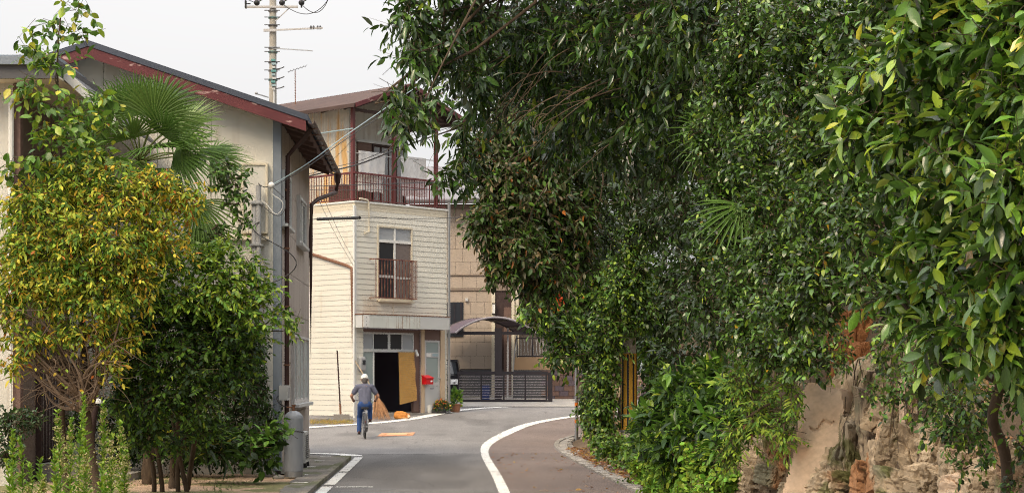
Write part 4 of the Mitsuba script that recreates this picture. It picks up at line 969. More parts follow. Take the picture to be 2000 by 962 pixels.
def plant(name, label, cat_, clumps, L, W, palette, weights, seed, n=9, s=None, cov=1.0, droop=0.4, up=0.8, detail=1, matl='m_leaf', trunk=None, singles=0, spread=1.0,
          two_ranked=False, twig=0.004, inner=0.45, group=None, outward=0.7, limbs=True, limb_r=0.03, grow=0.0, jit=0.25, ragged=0.22, weights2=None, patch=1.0, bark='m_bark'):
    """a plant whose crown is a set of clumps (centre, radii); trunk: the points of its stem with radii"""
    g = np.random.default_rng(seed); s = s or 2.4 * L
    P, A = [], []
    for c, r in clumps:
        area = 4 * math.pi * ((r[0] * r[1]) ** 1.6 / 3 + (r[0] * r[2]) ** 1.6 / 3 + (r[1] * r[2]) ** 1.6 / 3) ** (1 / 1.6)
        k = max(3, int(DENSE.get(name, 4.0) * cov * area / (s * s * 0.75)))
        u = rand_unit(g, k); q = u * (inner + (1 - inner) * g.uniform(0, 1, (k, 1)) ** 0.6)
        P.append(c + q * r * (1 + ragged * g.normal(size=(k, 1)))); A.append(outward * u + 0.6 * g.normal(size=(k, 3)) + np.array([0, 0, grow - 0.25 * droop]))
    P, A = np.vstack(P), unit(np.vstack(A))
    base, dirn, nrm, Ls, Ws = sprays(g, P - A * s * 0.5, A, s, n, L, W, droop, up, spread, two_ranked, jit)
    col = pick_colours(g, len(base), palette, weights)
    if weights2 is not None:            # patches of the crown that have turned further
        c2 = pick_colours(g, len(base), palette, weights2); t2 = np.repeat(meshkit.fbm(P * patch, 3, seed), n) + 0.12 * g.normal(size=len(base)) > 0.5; col = np.where(t2[:, None], c2, col)
    tone = 0.8 + 0.4 * g.uniform(size=(len(P), 1)); col = col * np.repeat(tone, n, 0)      # twigs of younger and of older leaves
    key = thing(name, label, cat_, group)
    wood = [twig_mesh(P - A * s * 0.5, A, s, twig)]
    if trunk is not None:
        tp = np.array([p[:3] for p in trunk], float); tr = np.array([p[3] for p in trunk], float)
        sp = spline(tp, 4 * len(tp)); rr = np.interp(np.linspace(0, 1, len(sp)), np.linspace(0, 1, len(tp)), tr)
        part(key, 'trunk', tube(sp, rr, 9), bark, 60)
        if limbs:
            for c, r in clumps:
                j = np.argmin(np.linalg.norm(sp[len(sp) // 3:] - (c - [0, 0, 0.35 * np.linalg.norm(c - sp[-1])]), axis=1)) + len(sp) // 3
                wood.append(limb(sp[j], c, min(rr[j] * 0.6, limb_r * 1.6), limb_r * 0.4, g))
    else:
        for c, r in clumps:
            for _ in range(2):
                wood.append(limb(c + r * g.uniform(-0.6, 0.6, 3), c + r * rand_unit(g, 1)[0] * 0.95, limb_r * 0.5, limb_r * 0.2, g))
    part(key, 'branches', cat(wood), bark, kind='stuff')
    v, tf = leaf_arrays(base, dirn, nrm, Ls, Ws, detail)
    if singles:
        # the leaves that show largest, one by one
        mid = base + dirn * Ls[:, None] * 0.5
        u_, w_ = 1000 + mid[:, 0] / mid[:, 1] * F, HOR - (mid[:, 2] - EYE) / mid[:, 1] * F
        face = np.abs((nrm * unit(np.array([0, 0, EYE]) - mid)).sum(1)); inside = (u_ > 0) & (u_ < 2000) & (w_ > 0) & (w_ < 962)
        front = mid[:, 1] - np.median(mid[:, 1])
        score = np.where(inside, Ls / mid[:, 1] * (0.3 + face) - 0.02 * front * Ls / mid[:, 1], -1)
        top = np.argsort(-score)[:singles]
        for i in top:
            m, cc = leaf_mesh(v[i:i + 1], tf, col[i:i + 1]); part(key, 'leaf', m, matl, True if detail else False, color=cc)
        keep = np.ones(len(base), bool); keep[top] = False
        v, col = v[keep], col[keep]
    m, cc = leaf_mesh(v, tf, col)
    part(key, 'foliage', m, matl, bool(detail), color=cc, kind='stuff')
    LEAVES[key] = len(base)
    return key


LEAVES = {}
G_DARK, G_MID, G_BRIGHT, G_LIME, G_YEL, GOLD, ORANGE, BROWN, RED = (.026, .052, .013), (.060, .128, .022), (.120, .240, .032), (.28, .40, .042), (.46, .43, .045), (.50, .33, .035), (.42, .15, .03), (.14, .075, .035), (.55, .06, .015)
G_BLUE = (.055, .100, .048)
OLIVE, OLIVE_P = (.085, .095, .040), (.20, .15, .075)

# --- the right bank, from far to near
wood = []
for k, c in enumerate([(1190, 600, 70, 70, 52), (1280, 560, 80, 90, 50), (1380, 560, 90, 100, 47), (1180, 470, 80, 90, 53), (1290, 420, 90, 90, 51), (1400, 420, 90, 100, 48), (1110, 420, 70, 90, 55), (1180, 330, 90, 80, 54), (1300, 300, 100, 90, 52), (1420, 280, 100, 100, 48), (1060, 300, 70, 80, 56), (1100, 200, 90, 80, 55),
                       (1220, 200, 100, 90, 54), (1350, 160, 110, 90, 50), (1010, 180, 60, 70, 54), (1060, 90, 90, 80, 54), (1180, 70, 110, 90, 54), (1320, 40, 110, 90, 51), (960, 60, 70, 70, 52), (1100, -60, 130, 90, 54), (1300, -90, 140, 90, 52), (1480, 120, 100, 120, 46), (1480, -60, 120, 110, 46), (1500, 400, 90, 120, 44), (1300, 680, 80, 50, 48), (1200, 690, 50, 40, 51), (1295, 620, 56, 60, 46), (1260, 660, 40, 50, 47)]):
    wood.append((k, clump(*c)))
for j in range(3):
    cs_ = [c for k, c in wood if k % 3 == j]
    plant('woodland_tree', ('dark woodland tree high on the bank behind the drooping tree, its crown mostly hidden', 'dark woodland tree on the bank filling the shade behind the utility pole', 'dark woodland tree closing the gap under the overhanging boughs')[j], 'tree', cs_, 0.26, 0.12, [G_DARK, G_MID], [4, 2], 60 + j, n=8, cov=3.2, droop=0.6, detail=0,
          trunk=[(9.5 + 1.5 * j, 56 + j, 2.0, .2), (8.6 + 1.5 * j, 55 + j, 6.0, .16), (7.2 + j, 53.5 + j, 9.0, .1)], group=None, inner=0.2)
bend = [clump(*c) for c in [(1048, 612, 34, 34, 43), (1092, 590, 45, 50, 44), (1100, 665, 36, 48, 43.5), (1142, 690, 20, 34, 44), (1085, 705, 18, 16, 43), (1148, 620, 50, 80, 45), (1166, 700, 26, 50, 45), (1164, 765, 14, 40, 45), (1100, 520, 60, 50, 45), (1160, 540, 60, 60, 45), (1060, 545, 40, 30, 44)]]
plant('broadleaf_tree', 'loose leaved green tree hanging over the road bend beside the thin marker post', 'tree', bend, 0.19, 0.075, [G_DARK, G_MID, G_BRIGHT, G_LIME, ORANGE], [4, 4, 3, 2.0, 0.12], 11, n=8, cov=1.15, droop=0.7,
      trunk=[(2.9, 46.2, 0.0, .13), (2.7, 45.6, 2.0, .11), (2.3, 45, 4.0, .08), (1.8, 44.6, 5.4, .05)], detail=1)
olive = [clump(*c) for c in [(985, 262, 52, 48, 30), (962, 330, 46, 52, 29.5), (1000, 400, 70, 70, 29.5), (948, 438, 36, 42, 29), (1012, 490, 62, 52, 29), (1060, 330, 62, 70, 30), (1080, 430, 62, 70, 30), (974, 525, 28, 30, 29), (1060, 535, 60, 42, 29.5), (1118, 380, 46, 60, 30.5), (932, 290, 24, 36, 29.5), (1040, 250, 50, 40, 30.5), (1120, 480, 46, 60, 30.5)]]
plant('drooping_tree', 'olive and reddish brown leaved tree drooping in front of the tan house', 'tree', olive, 0.14, 0.056, [G_DARK, G_MID, OLIVE, OLIVE_P, G_BRIGHT, ORANGE], [3.5, 5, 5, 2.6, 2.0, 0.35], 12, n=9, cov=1.25, droop=0.75,
      trunk=[(4.6, 34, 2.8, .08), (3.9, 33, 4.6, .07), (2.4, 31.4, 6.0, .06), (1.0, 30.4, 6.4, .04)], detail=2, limb_r=0.014)
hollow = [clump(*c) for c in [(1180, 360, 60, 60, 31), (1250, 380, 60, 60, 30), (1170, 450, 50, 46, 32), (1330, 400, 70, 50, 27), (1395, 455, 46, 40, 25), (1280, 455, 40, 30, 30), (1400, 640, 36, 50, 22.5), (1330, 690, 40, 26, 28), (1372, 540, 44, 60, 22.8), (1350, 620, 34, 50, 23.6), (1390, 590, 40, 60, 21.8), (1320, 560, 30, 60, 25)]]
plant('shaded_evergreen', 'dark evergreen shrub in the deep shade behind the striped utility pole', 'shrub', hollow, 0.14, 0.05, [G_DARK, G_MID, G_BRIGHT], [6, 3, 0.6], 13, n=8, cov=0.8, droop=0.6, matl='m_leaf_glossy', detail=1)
ivy = [clump(*c) for c in [(1218, 470, 26, 60, 37.6), (1212, 560, 42, 50, 37.4), (1192, 640, 42, 52, 37.5), (1182, 715, 24, 56, 37.7), (1180, 785, 24, 46, 37.8), (1172, 830, 30, 34, 38), (1242, 450, 24, 40, 37.7), (1252, 600, 30, 44, 37.7), (1243, 520, 28, 50, 37.6), (1150, 790, 20, 50, 40.5), (1272, 690, 22, 40, 38.6), (1276, 765, 24, 40, 38.6)]]
plant('climbing_ivy', 'pale green ivy climbing the striped utility pole', 'ivy', ivy, 0.115, 0.06, [G_DARK, G_MID, G_BRIGHT, G_LIME], [3, 5, 4, 2.2], 14, n=7, cov=1.0, droop=0.9, detail=1, outward=1.0)
foot = [clump(*c) for c in [(1205, 878, 40, 22, 34.5), (1245, 900, 46, 26, 31.5), (1210, 872, 30, 16, 36), (1275, 930, 40, 26, 28.3), (1180, 860, 30, 18, 37.2), (1272, 880, 34, 26, 33.5), (1290, 890, 40, 30, 30.5)]]
plant('ground_vine', 'green creeper spilling over the bank foot toward the gutter kerb', 'vine', foot, 0.10, 0.06, [G_MID, G_BRIGHT, G_LIME], [3, 5, 2.5], 15, n=7, cov=1.3, droop=0.5, detail=1)
herb = [clump(*c) for c in [(1290, 948, 40, 26, 25.4), (1340, 938, 50, 34, 22.8), (1385, 915, 40, 40, 21), (1330, 890, 44, 30, 24.5), (1400, 960, 40, 30, 19.8), (1360, 985, 60, 30, 20.5), (1300, 990, 40, 25, 23.5), (1300, 905, 34, 22, 24.4), (1420, 935, 26, 22, 19.6), (1370, 880, 34, 20, 21.2), (1260, 905, 26, 20, 27)]]
plant('leafy_herb', 'fresh light green low herb in front of the dark lanceolate shrub', 'herb', herb, 0.085, 0.055, [G_BRIGHT, G_LIME, (.20, .42, .05)], [3, 5, 4], 16, n=7, cov=1.5, droop=0.35, matl='m_leaf_soft', detail=1)
lanc = [clump(*c) for c in [(1300, 820, 44, 46, 23), (1340, 772, 46, 44, 22.6), (1400, 752, 52, 44, 22), (1452, 762, 50, 46, 21.2), (1382, 830, 56, 52, 21.6), (1322, 872, 46, 36, 22.6), (1436, 826, 44, 46, 21), (1272, 850, 36, 36, 24.5), (1420, 880, 36, 34, 20.6)]]
plant('lanceolate_shrub', 'shrub with large dark lanceolate leaves low on the bank right of the pole', 'shrub', lanc, 0.205, 0.062, [G_MID, G_BLUE, G_BRIGHT, G_LIME], [3, 3, 6, 1.2], 17, n=9, s=0.26, cov=1.0, droop=0.22, up=0.9, matl='m_leaf', detail=2, singles=200, outward=1.0, grow=0.4, spread=1.2)
fern = [clump(*c) for c in [(1468, 752, 52, 34, 18.6), (1502, 806, 52, 44, 17.6), (1455, 846, 40, 30, 18.6), (1534, 830, 22, 50, 16.8), (1425, 885, 26, 22, 18.8), (1540, 760, 24, 40, 16.6)]]
plant('fern_clump', 'bright green ferny growth left of the smooth rock slab', 'fern', fern, 0.085, 0.026, [G_MID, G_BRIGHT, G_LIME, BROWN], [1.5, 6, 5, 0.35], 18, n=16, s=0.34, cov=1.3, droop=0.55, up=1.0, two_ranked=True, matl='m_leaf_soft', detail=1, outward=1.0)
over = [clump(*c) for c in [(800, 25, 50, 46, 22.6), (850, 70, 62, 50, 22.8), (905, 40, 80, 64, 23.4), (806, 108, 42, 34, 22.2), (872, 128, 62, 50, 23), (778, 192, 42, 24, 21.2), (826, 205, 40, 32, 21.6), (796, 252, 30, 30, 21.4), (930, 185, 52, 56, 24), (965, 100, 84, 80, 24.6), (1055, 60, 100, 76, 24), (1155, 60, 104, 76, 23), (1255, 66, 104, 76, 22.2), (1360, 60, 100, 76, 21.2),
                            (1105, 165, 96, 64, 24.4), (1205, 172, 104, 70, 23.6), (1305, 185, 100, 70, 22.6), (1132, 262, 90, 54, 25.4), (1236, 276, 96, 58, 24.6), (1062, 225, 54, 44, 26), (872, 342, 30, 16, 25), (905, 325, 26, 34, 25.2), (1340, 290, 70, 60, 23.4), (905, 262, 24, 40, 25), (1380, 160, 60, 80, 21.6)]]
above = [clump(*c) for c in [(860, -90, 110, 80, 23), (1040, -110, 120, 90, 23), (1230, -120, 130, 90, 22), (1420, -120, 120, 90, 20.5), (1150, -280, 160, 110, 25), (1400, -290, 170, 120, 23), (1300, -60, 120, 80, 26)]]
plant('overhanging_evergreen', 'big glossy dark evergreen tree whose boughs hang over the road in front of the deck', 'tree', over + above, 0.185, 0.060, [G_DARK, G_MID, G_BLUE, G_BRIGHT, G_LIME], [4.5, 5, 3, 1.8, 0.5], 19, n=9, cov=0.95, droop=0.85,
      trunk=[(5.4, 25.5, 2.5, .30), (5.0, 25, 4.6, .25), (4.0, 24.6, 6.4, .18), (2.0, 24, 8.0, .11), (0.4, 23.6, 8.6, .06)], matl='m_leaf_glossy', detail=2, limb_r=0.018, singles=200)
small = [clump(*c) for c in [(1432, 360, 62, 60, 19.4), (1420, 452, 52, 56, 19.4), (1446, 545, 56, 60, 18.8), (1462, 632, 56, 56, 18), (1505, 690, 54, 36, 17), (1500, 300, 76, 66, 18), (1512, 400, 66, 66, 17.4), (1530, 500, 66, 66, 16.8), (1545, 600, 60, 66, 16.2), (1578, 690, 46, 40, 15.6), (1560, 180, 80, 76, 16.8), (1602, 300, 76, 76, 16), (1612, 420, 76, 76, 15.4), (1618, 535, 66, 70, 14.9), (1450, 170, 76, 76, 19), (1478, 60, 80, 70, 18.6), (1582, 60, 84, 80, 16.6), (1690, 440, 60, 70, 13.9), (1700, 560, 56, 56, 13.4), (1600, 610, 36, 36, 15), (1400, 270, 60, 60, 20), (1640, 180, 60, 80, 15.6), (1690, 320, 60, 70, 14.4), (1690, 60, 76, 80, 14.8), (1770, -10, 90, 80, 13.6), (1880, -20, 90, 80, 12.4), (1760, 200, 60, 90, 13)]]
plant('small_leaf_shrub', 'dense wall of small glossy leaves above the smooth rock slab', 'shrub', small, 0.082, 0.036, [G_DARK, G_MID, G_BRIGHT, G_LIME, GOLD], [4.5, 5, 3, 0.8, 0.06], 20, n=9, s=0.2, cov=1.15, droop=0.5, matl='m_leaf_glossy', detail=1, twig=0.0025, limb_r=0.02)
hang = [clump(*c) for c in [(1745, 660, 40, 60, 12.6), (1780, 730, 50, 36, 12), (1830, 760, 60, 30, 11.4), (1900, 770, 60, 44, 10.8), (1860, 830, 50, 36, 11), (1720, 700, 24, 36, 12.8), (1640, 680, 14, 50, 14), (1900, 850, 30, 36, 10.6), (1985, 740, 30, 50, 9.8), (1880, 820, 36, 40, 10.9), (1912, 795, 30, 34, 10.5), (1992, 868, 20, 44, 9.9), (1850, 790, 40, 36, 11.2), (1925, 900, 22, 26, 10.5), (1970, 940, 26, 26, 9.9), (1880, 905, 26, 22, 10.9), (1760, 780, 40, 26, 12), (1700, 760, 20, 26, 12.8), (1820, 800, 36, 26, 11.4), (1990, 800, 24, 30, 9.8)]]
plant('trailing_creeper', 'small leaved creeper trailing down over the broken brown rocks', 'creeper', hang, 0.05, 0.026, [G_DARK, G_MID, G_BRIGHT, G_LIME, OLIVE_P], [3, 4, 4, 1.5, 0.6], 21, n=8, s=0.17, cov=0.75, droop=0.8, matl='m_leaf', detail=1, twig=0.002, limb_r=0.012)
near = [clump(*c) for c in [(1700, 232, 80, 70, 9.6), (1764, 122, 84, 74, 9.6), (1850, 70, 100, 84, 9.0), (1950, 90, 90, 90, 8.5), (1826, 240, 90, 74, 9.2), (1920, 262, 96, 80, 8.6), (1984, 352, 80, 84, 8.1), (1862, 378, 90, 64, 9.0), (1778, 345, 60, 50, 9.6), (1800, 470, 70, 60, 9.8), (1884, 500, 80, 74, 9.0), (1972, 520, 74, 74, 8.5), (1806, 600, 62, 48, 10), (1890, 636, 72, 56, 9.3), (1972, 650, 64, 64, 8.6), (1846, 700, 44, 34, 9.9), (1740, 560, 34, 36, 10.2), (1990, 200, 60, 70, 8.2), (1880, -40, 120, 80, 9), (2040, 60, 90, 120, 8.2), (2060, 400, 80, 160, 8.2)]]
plant('big_leaf_tree', 'nearest tree with large fresh green oval leaves filling the upper right corner', 'tree', near, 0.120, 0.048, [G_DARK, G_MID, G_BRIGHT, G_LIME, G_YEL, OLIVE_P], [2.0, 4.5, 5.0, 2.6, 0.25, 0.08], 22, n=9, s=0.24, cov=0.72, droop=0.42,
      trunk=[(*at(1962, 985, 10.3), .034), (*at(1966, 905, 10.2), .032), (*at(1953, 856, 10.1), .030), (*at(1938, 818, 10.0), .029), (*at(1952, 760, 9.9), .026), (*at(1945, 620, 9.6), .022), (*at(1930, 380, 9.3), .018), (*at(1900, 150, 9.2), .010)], matl='m_leaf_glossy', detail=2, singles=300, limb_r=0.016, twig=0.003)

# bare twigs sweeping down through the overhanging boughs, and the one red spray at the bend
g = np.random.default_rng(91); tw_ = []
for k in range(46):
    x0, y0 = g.uniform(960, 1420), g.uniform(-60, 210); dd = 21.7 + (1420 - x0) * .0055 + g.normal() * .4; l_ = g.uniform(60, 190)
    a_ = at(x0, y0, dd); b_ = at(x0 - l_ * g.uniform(.7, 1.1), y0 + l_ * g.uniform(.15, .95), dd + .2); m_ = (a_ + b_) / 2 + np.array([0, 0, .12]) + g.normal(size=3) * .06
    q = spline([a_, m_, b_], 12); r_ = g.uniform(.004, .011); tw_.append(tube(q, np.linspace(r_, r_ * .35, 12), 5))
    for _ in range(3):
        i = g.integers(4, 11); tw_.append(tube(spline([q[i], q[i] + (q[i] - q[i - 3]) * .6 + g.normal(size=3) * .05, q[i] + (q[i] - q[i - 3]) * 1.3 + g.normal(size=3) * .12 - [0, 0, .05]], 6), np.linspace(r_ * .5, .002, 6), 4))
part('overhanging_evergreen', 'bare_twigs', cat(tw_), 'm_twig', kind='stuff')
g = np.random.default_rng(92); n = 46; p = at(1093, 583, 42.4) + g.normal(size=(n, 3)) * [.055, .06, .09]
v, tf = leaf_arrays(p, unit(g.normal(size=(n, 3)) - [0, 0, .6]), rand_unit(g, n), g.uniform(.06, .13, n), g.uniform(.03, .06, n), 1); m, c = leaf_mesh(v, tf, pick_colours(g, n, [RED, (.60, .12, .02)], [3, 1]))
key = thing('red_leaf_spray', 'small spray of bright orange red leaves at the edge of the tree by the bend', 'leaves'); part(key, 'foliage', m, 'm_leaf_soft', True, color=c, kind='stuff'); part(key, 'twig', tube([at(1093, 583, 42.4), at(1100, 560, 43)], .006, 5), 'm_bark')

# --- fan palms
def fan(hub, axis, side, R, n=30, spread=2.9, droop=0.25, g=rng, w=0.027):
    """a fan leaf: narrow folded blades from one hub"""
    axis, side = unit(np.asarray(axis, float)), unit(np.asarray(side, float)); side = unit(side - axis * (side @ axis)); nr = np.cross(axis, side)
    vs, fs = [], []
    for i in range(n):
        a = (i / (n - 1) - 0.5) * spread; d_ = math.cos(a) * axis + math.sin(a) * side; r = R * (0.72 + 0.28 * math.cos(a * 0.6)) * g.uniform(0.9, 1.06)
        acr = -math.sin(a) * axis + math.cos(a) * side
        fold = nr * (0.02 if i % 2 else -0.02)
        dr_ = np.array([0, 0, -1.0]) * droop * r
        rows_ = [(0.0, 0.004), (0.35, w * 0.8), (0.55, w * 0.85), (0.8, w * 0.42), (1.0, 0.002)]
        b0 = len(vs) * 1
        for tq, ww in rows_:
            c_ = hub + d_ * r * tq + fold * tq * 2 + dr_ * tq ** 2.6 * g.uniform(0.8, 1.2)
            vs += [c_ + acr * ww * R * 0.5 / 0.6, c_ - nr * ww * 0.35, c_ - acr * ww * R * 0.5 / 0.6]
        for k in range(len(rows_) - 1):
            o = b0 + 3 * k
            fs += [(o, o + 1, o + 4), (o, o + 4, o + 3), (o + 1, o + 2, o + 5), (o + 1, o + 5, o + 4)]
    return trimesh.Trimesh(np.array(vs), np.array(fs), process=False)


def palm(name, label, crown, fronds, base, seed, dark=1.0, trunk=True, n=42):
    g = np.random.default_rng(seed); key = thing(name, label, 'palm')
    if trunk:
        tp = spline([base, (np.asarray(base) + crown) / 2 + [0.05, 0, 0], crown], 26)
        part(key, 'trunk', tube(tp, 0.10 + 0.02 * np.sin(np.arange(26) * 2.1), 10), 'm_bark', 40)
    for (px, py, d, ax, sd, R) in fronds:
        hub = at(px, py, d)
        col = np.array((.085, .165, .032) if g.uniform() < .6 else (.11, .19, .036)) * g.uniform(0.85, 1.25) * dark
        m = fan(hub, ax, sd, R, n=n, g=g, droop=g.uniform(0.12, 0.34))
        fk = part(key, 'frond', m, 'm_leaf', False, color=np.repeat(col[None], len(m.vertices), 0) * np.repeat(g.uniform(0.85, 1.15, (len(m.vertices) // 15, 1)), 15, 0))
        q = spline([crown, (crown + hub) / 2 + [0, 0, 0.06], hub + unit(np.asarray(ax, float)) * 0.05], 8)
        part(fk, 'petiole', tube(q, np.linspace(0.016, 0.009, 8), 6), 'm_leafstalk')
    return key


pc = at(272, 318, 27.2)
palm('fan_palm', 'fan palm with big green fronds in front of the beige gable wall', pc,
     [(300, 235, 26.6, (0.45, -0.3, 0.85), (0.85, 0.1, -0.45), 0.95), (270, 225, 26.9, (-0.35, -0.3, 0.9), (0.9, 0, 0.35), 0.86), (350, 255, 26.8, (0.9, -0.35, 0.35), (0.2, 0.5, 0.85), 0.82), (215, 262, 26.6, (-0.85, -0.4, 0.2), (0.2, -0.3, 0.9), 0.85),
      (300, 290, 26.3, (0.4, -0.85, 0.1), (0.85, 0.4, 0.2), 0.85), (340, 300, 26.5, (0.92, -0.35, -0.1), (0.05, 0.4, 0.9), 0.88), (385, 300, 26.9, (0.96, -0.2, 0.18), (0.2, 0.9, 0.35), 0.80), (245, 310, 26.3, (-0.4, -0.75, -0.45), (0.9, -0.3, -0.1), 0.80), (385, 395, 26.6, (0.35, -0.35, -0.85), (0.85, 0.2, 0.35), 0.72), (400, 440, 26.6, (0.25, -0.3, -0.9), (0.9, 0.25, 0.2), 0.66),
      (195, 320, 26.8, (-0.85, -0.35, -0.3), (-0.2, -0.4, 0.85), 0.8), (310, 215, 27.3, (0.2, 0.4, 0.9), (0.95, 0, -0.2), 0.85), (330, 250, 27.5, (0.7, 0.5, 0.5), (0.4, -0.6, 0.6), 0.8), (262, 270, 26.4, (-0.2, -0.8, 0.55), (0.95, -0.1, 0.2), 0.8), (318, 265, 26.4, (0.55, -0.7, 0.45), (0.7, 0.2, -0.5), 0.85), (290, 330, 26.2, (0.15, -0.8, -0.55), (0.95, 0.1, 0.1), 0.75), (410, 310, 27.2, (0.95, -0.1, 0.05), (0.1, 0.6, 0.8), 0.72), (235, 235, 27.0, (-0.65, -0.3, 0.65), (0.6, -0.2, 0.6), 0.85)],
     np.array([pc[0] + 0.1, 27.4, 0.05]), 31)
palm('palm_sapling', 'young fan palm with one pale frond poking out of the small glossy leaves', at(1430, 400, 20.4),
     [(1448, 400, 18.9, (-0.45, -0.3, -0.85), (0.85, -0.2, -0.45), 0.62), (1402, 232, 20.9, (-0.85, -0.3, -0.45), (-0.4, 0.1, 0.85), 0.5), (1390, 255, 21.0, (-0.75, -0.3, -0.6), (0.5, 0.1, -0.85), 0.6)], np.array([3.3, 21, 2.6]), 32, dark=1.25, n=18)

# --- creeper covering the earth of the bank itself, above the rock cutting and on the slope
g = np.random.default_rng(96)
pt_, fi_ = trimesh.sample.sample_surface(bank_mesh, 90000, seed=5); nn_ = bank_mesh.face_normals[fi_]
ok_ = (pt_[:, 1] > 9) & (pt_[:, 1] < 56) & (pt_[:, 2] > np.where(pt_[:, 1] < 22, 2.3, 0.5)) & (pt_[:, 2] < 11) & (meshkit.fbm(pt_ * .8, 3, 9) > .36)
pt_, nn_ = pt_[ok_][:52000], nn_[ok_][:52000]; n = len(pt_)
v, tf = leaf_arrays(pt_ + nn_ * g.uniform(.02, .14, (n, 1)), unit(g.normal(size=(n, 3)) * .7 + nn_ * .3 - [0, 0, .8]), unit(nn_ + .45 * g.normal(size=(n, 3))), g.uniform(.09, .20, n), g.uniform(.06, .12, n), 1)
m, c = leaf_mesh(v, tf, pick_colours(g, n, [G_DARK, G_MID, G_BRIGHT], [5, 4, 1.5])); kk = numbered('bank_creeper'); scene[kk] = mikit.ply(m, 'm_leaf', smooth=True, color=c); labels[kk] = {'label': 'dark green creeper covering the earth of the wooded bank', 'category': 'creeper', 'kind': 'stuff'}

# --- the garden on the left
sap = [clump(*c) for c in [(150, 18, 34, 20, 24), (100, 50, 30, 30, 24), (58, 88, 30, 36, 23.8), (160, 72, 26, 26, 24), (112, 130, 42, 32, 23.8), (46, 170, 30, 34, 23.6), (82, 205, 46, 36, 23.5), (142, 222, 42, 42, 23.6), (196, 205, 32, 40, 23.8), (100, 270, 50, 36, 23.5), (172, 282, 42, 42, 23.6), (20, 330, 24, 34, 23.2), (196, 335, 32, 18, 23.8), (70, 320, 40, 24, 23.4), (210, 250, 24, 30, 24), (120, 330, 40, 24, 23.6)]]
st = at(118, 560, 24)
sk = plant('tall_sapling', 'thin sapling with broad yellowish green leaves rising above the shrubs at the upper left', 'tree', sap, 0.145, 0.082, [G_MID, G_BRIGHT, G_LIME, G_YEL, ORANGE], [3.0, 5, 3.2, 0.8, 0.06], 41, n=6, s=0.34, cov=0.42, droop=0.6, matl='m_leaf', detail=2, singles=300,
      trunk=[(st[0] + .1, 24, 0, .05), (*at(120, 560, 24), .04), (*at(118, 300, 24), .03), (*at(112, 150, 24), .02), (*at(120, 20, 24), .008)], limb_r=0.012, twig=0.004)
yel = [clump(*c) for c in [(60, 405, 56, 60, 23.4), (140, 362, 64, 60, 23.6), (222, 384, 66, 60, 23.6), (300, 372, 52, 46, 23.8), (355, 385, 38, 42, 24), (36, 500, 46, 66, 23.2), (120, 470, 76, 66, 23.2), (212, 480, 76, 66, 23.2), (300, 462, 56, 56, 23.6), (100, 560, 76, 56, 23.2), (200, 570, 66, 56, 23.2), (16, 600, 36, 56, 23.2), (264, 550, 46, 46, 23.4), (230, 650, 40, 40, 23.5), (60, 660, 50, 22, 23.1), (150, 650, 40, 26, 23.1), (30, 710, 26, 16, 23.0), (215, 705, 26, 20, 23.2)]]
ys = gp(165, 990)
plant('golden_shrub', 'large yellow and orange tinted shrub filling the left of the garden', 'shrub', yel, 0.098, 0.037, [G_MID, G_BRIGHT, (.33, .43, .05), (.58, .53, .06), (.64, .42, .045), ORANGE], [0.8, 2.0, 4.0, 5.5, 3.4, 1.2], 42, weights2=[1.5, 5.0, 5.5, 2.5, 0.6, 0.15], patch=1.3, n=9, s=0.24, cov=0.95, ragged=0.34, droop=0.6, matl='m_leaf_soft', detail=1,
      trunk=[(ys[0] + .15, 23.6, 0, .06), (*at(170, 800, 23.6), .055), (*at(165, 720, 23.5), .045), (*at(160, 600, 23.5), .035)], limb_r=0.02, twig=0.003)
# the bare lower branches of the same kind of shrub
g = np.random.default_rng(5); root = at(165, 790, 23.4); bw = []
for k in range(64):
    e = at(g.uniform(-10, 260), g.uniform(590, 740), g.uniform(22.8, 23.9)); m_ = root + (e - root) * g.uniform(0.2, 0.5) + [0, 0, 0.1]
    q = spline([root + g.normal(size=3) * .05, m_ + g.normal(size=3) * .12, e], 10); bw.append(tube(q, np.linspace(0.024, 0.005, 10) * g.uniform(.6, 1.3), 5))
    for _ in range(4):
        i = g.integers(4, 9); f_ = q[i] + g.normal(size=3) * [.28, .2, .2] + [0, 0, -.08]; bw.append(tube(spline([q[i], (q[i] + f_) / 2 + g.normal(size=3) * .04, f_], 6), np.linspace(.006, .002, 6), 4))
bare = thing('bare_branches', 'tangle of bare brown branches under the golden shrub', 'branches'); part(bare, 'branch', cat(bw), 'm_twig', kind='stuff')
bl = np.array([at(x, y, 22.9) for x, y in zip(g.uniform(0, 250, 90), g.uniform(600, 790, 90))])
v_, tf_ = leaf_arrays(bl, unit(g.normal(size=(90, 3)) * [1, 1, .3] - [0, 0, .8]), unit(g.normal(size=(90, 3)) + [0, 0, .6]), g.uniform(.05, .09, 90), g.uniform(.03, .04, 90), 1)
m_, c_ = leaf_mesh(v_, tf_, pick_colours(g, 90, [G_LIME, G_YEL, GOLD, ORANGE], [2, 3, 3, 1])); part(bare, 'foliage', m_, 'm_leaf_soft', True, color=c_, kind='stuff')
nan_ = [clump(*c) for c in [(380, 610, 70, 46, 24.5), (300, 622, 66, 56, 24.2), (424, 650, 72, 56, 24.4), (342, 700, 86, 64, 24.2), (262, 700, 52, 56, 24.2), (440, 716, 56, 52, 24.6), (296, 786, 56, 46, 24.3), (380, 782, 50, 40, 24.4), (484, 690, 32, 46, 24.9), (250, 770, 36, 46, 24.3), (230, 640, 40, 40, 24.3), (300, 845, 44, 24, 24.6), (390, 835, 44, 22, 24.7), (260, 830, 30, 30, 24.6), (345, 870, 26, 16, 24.9)]]
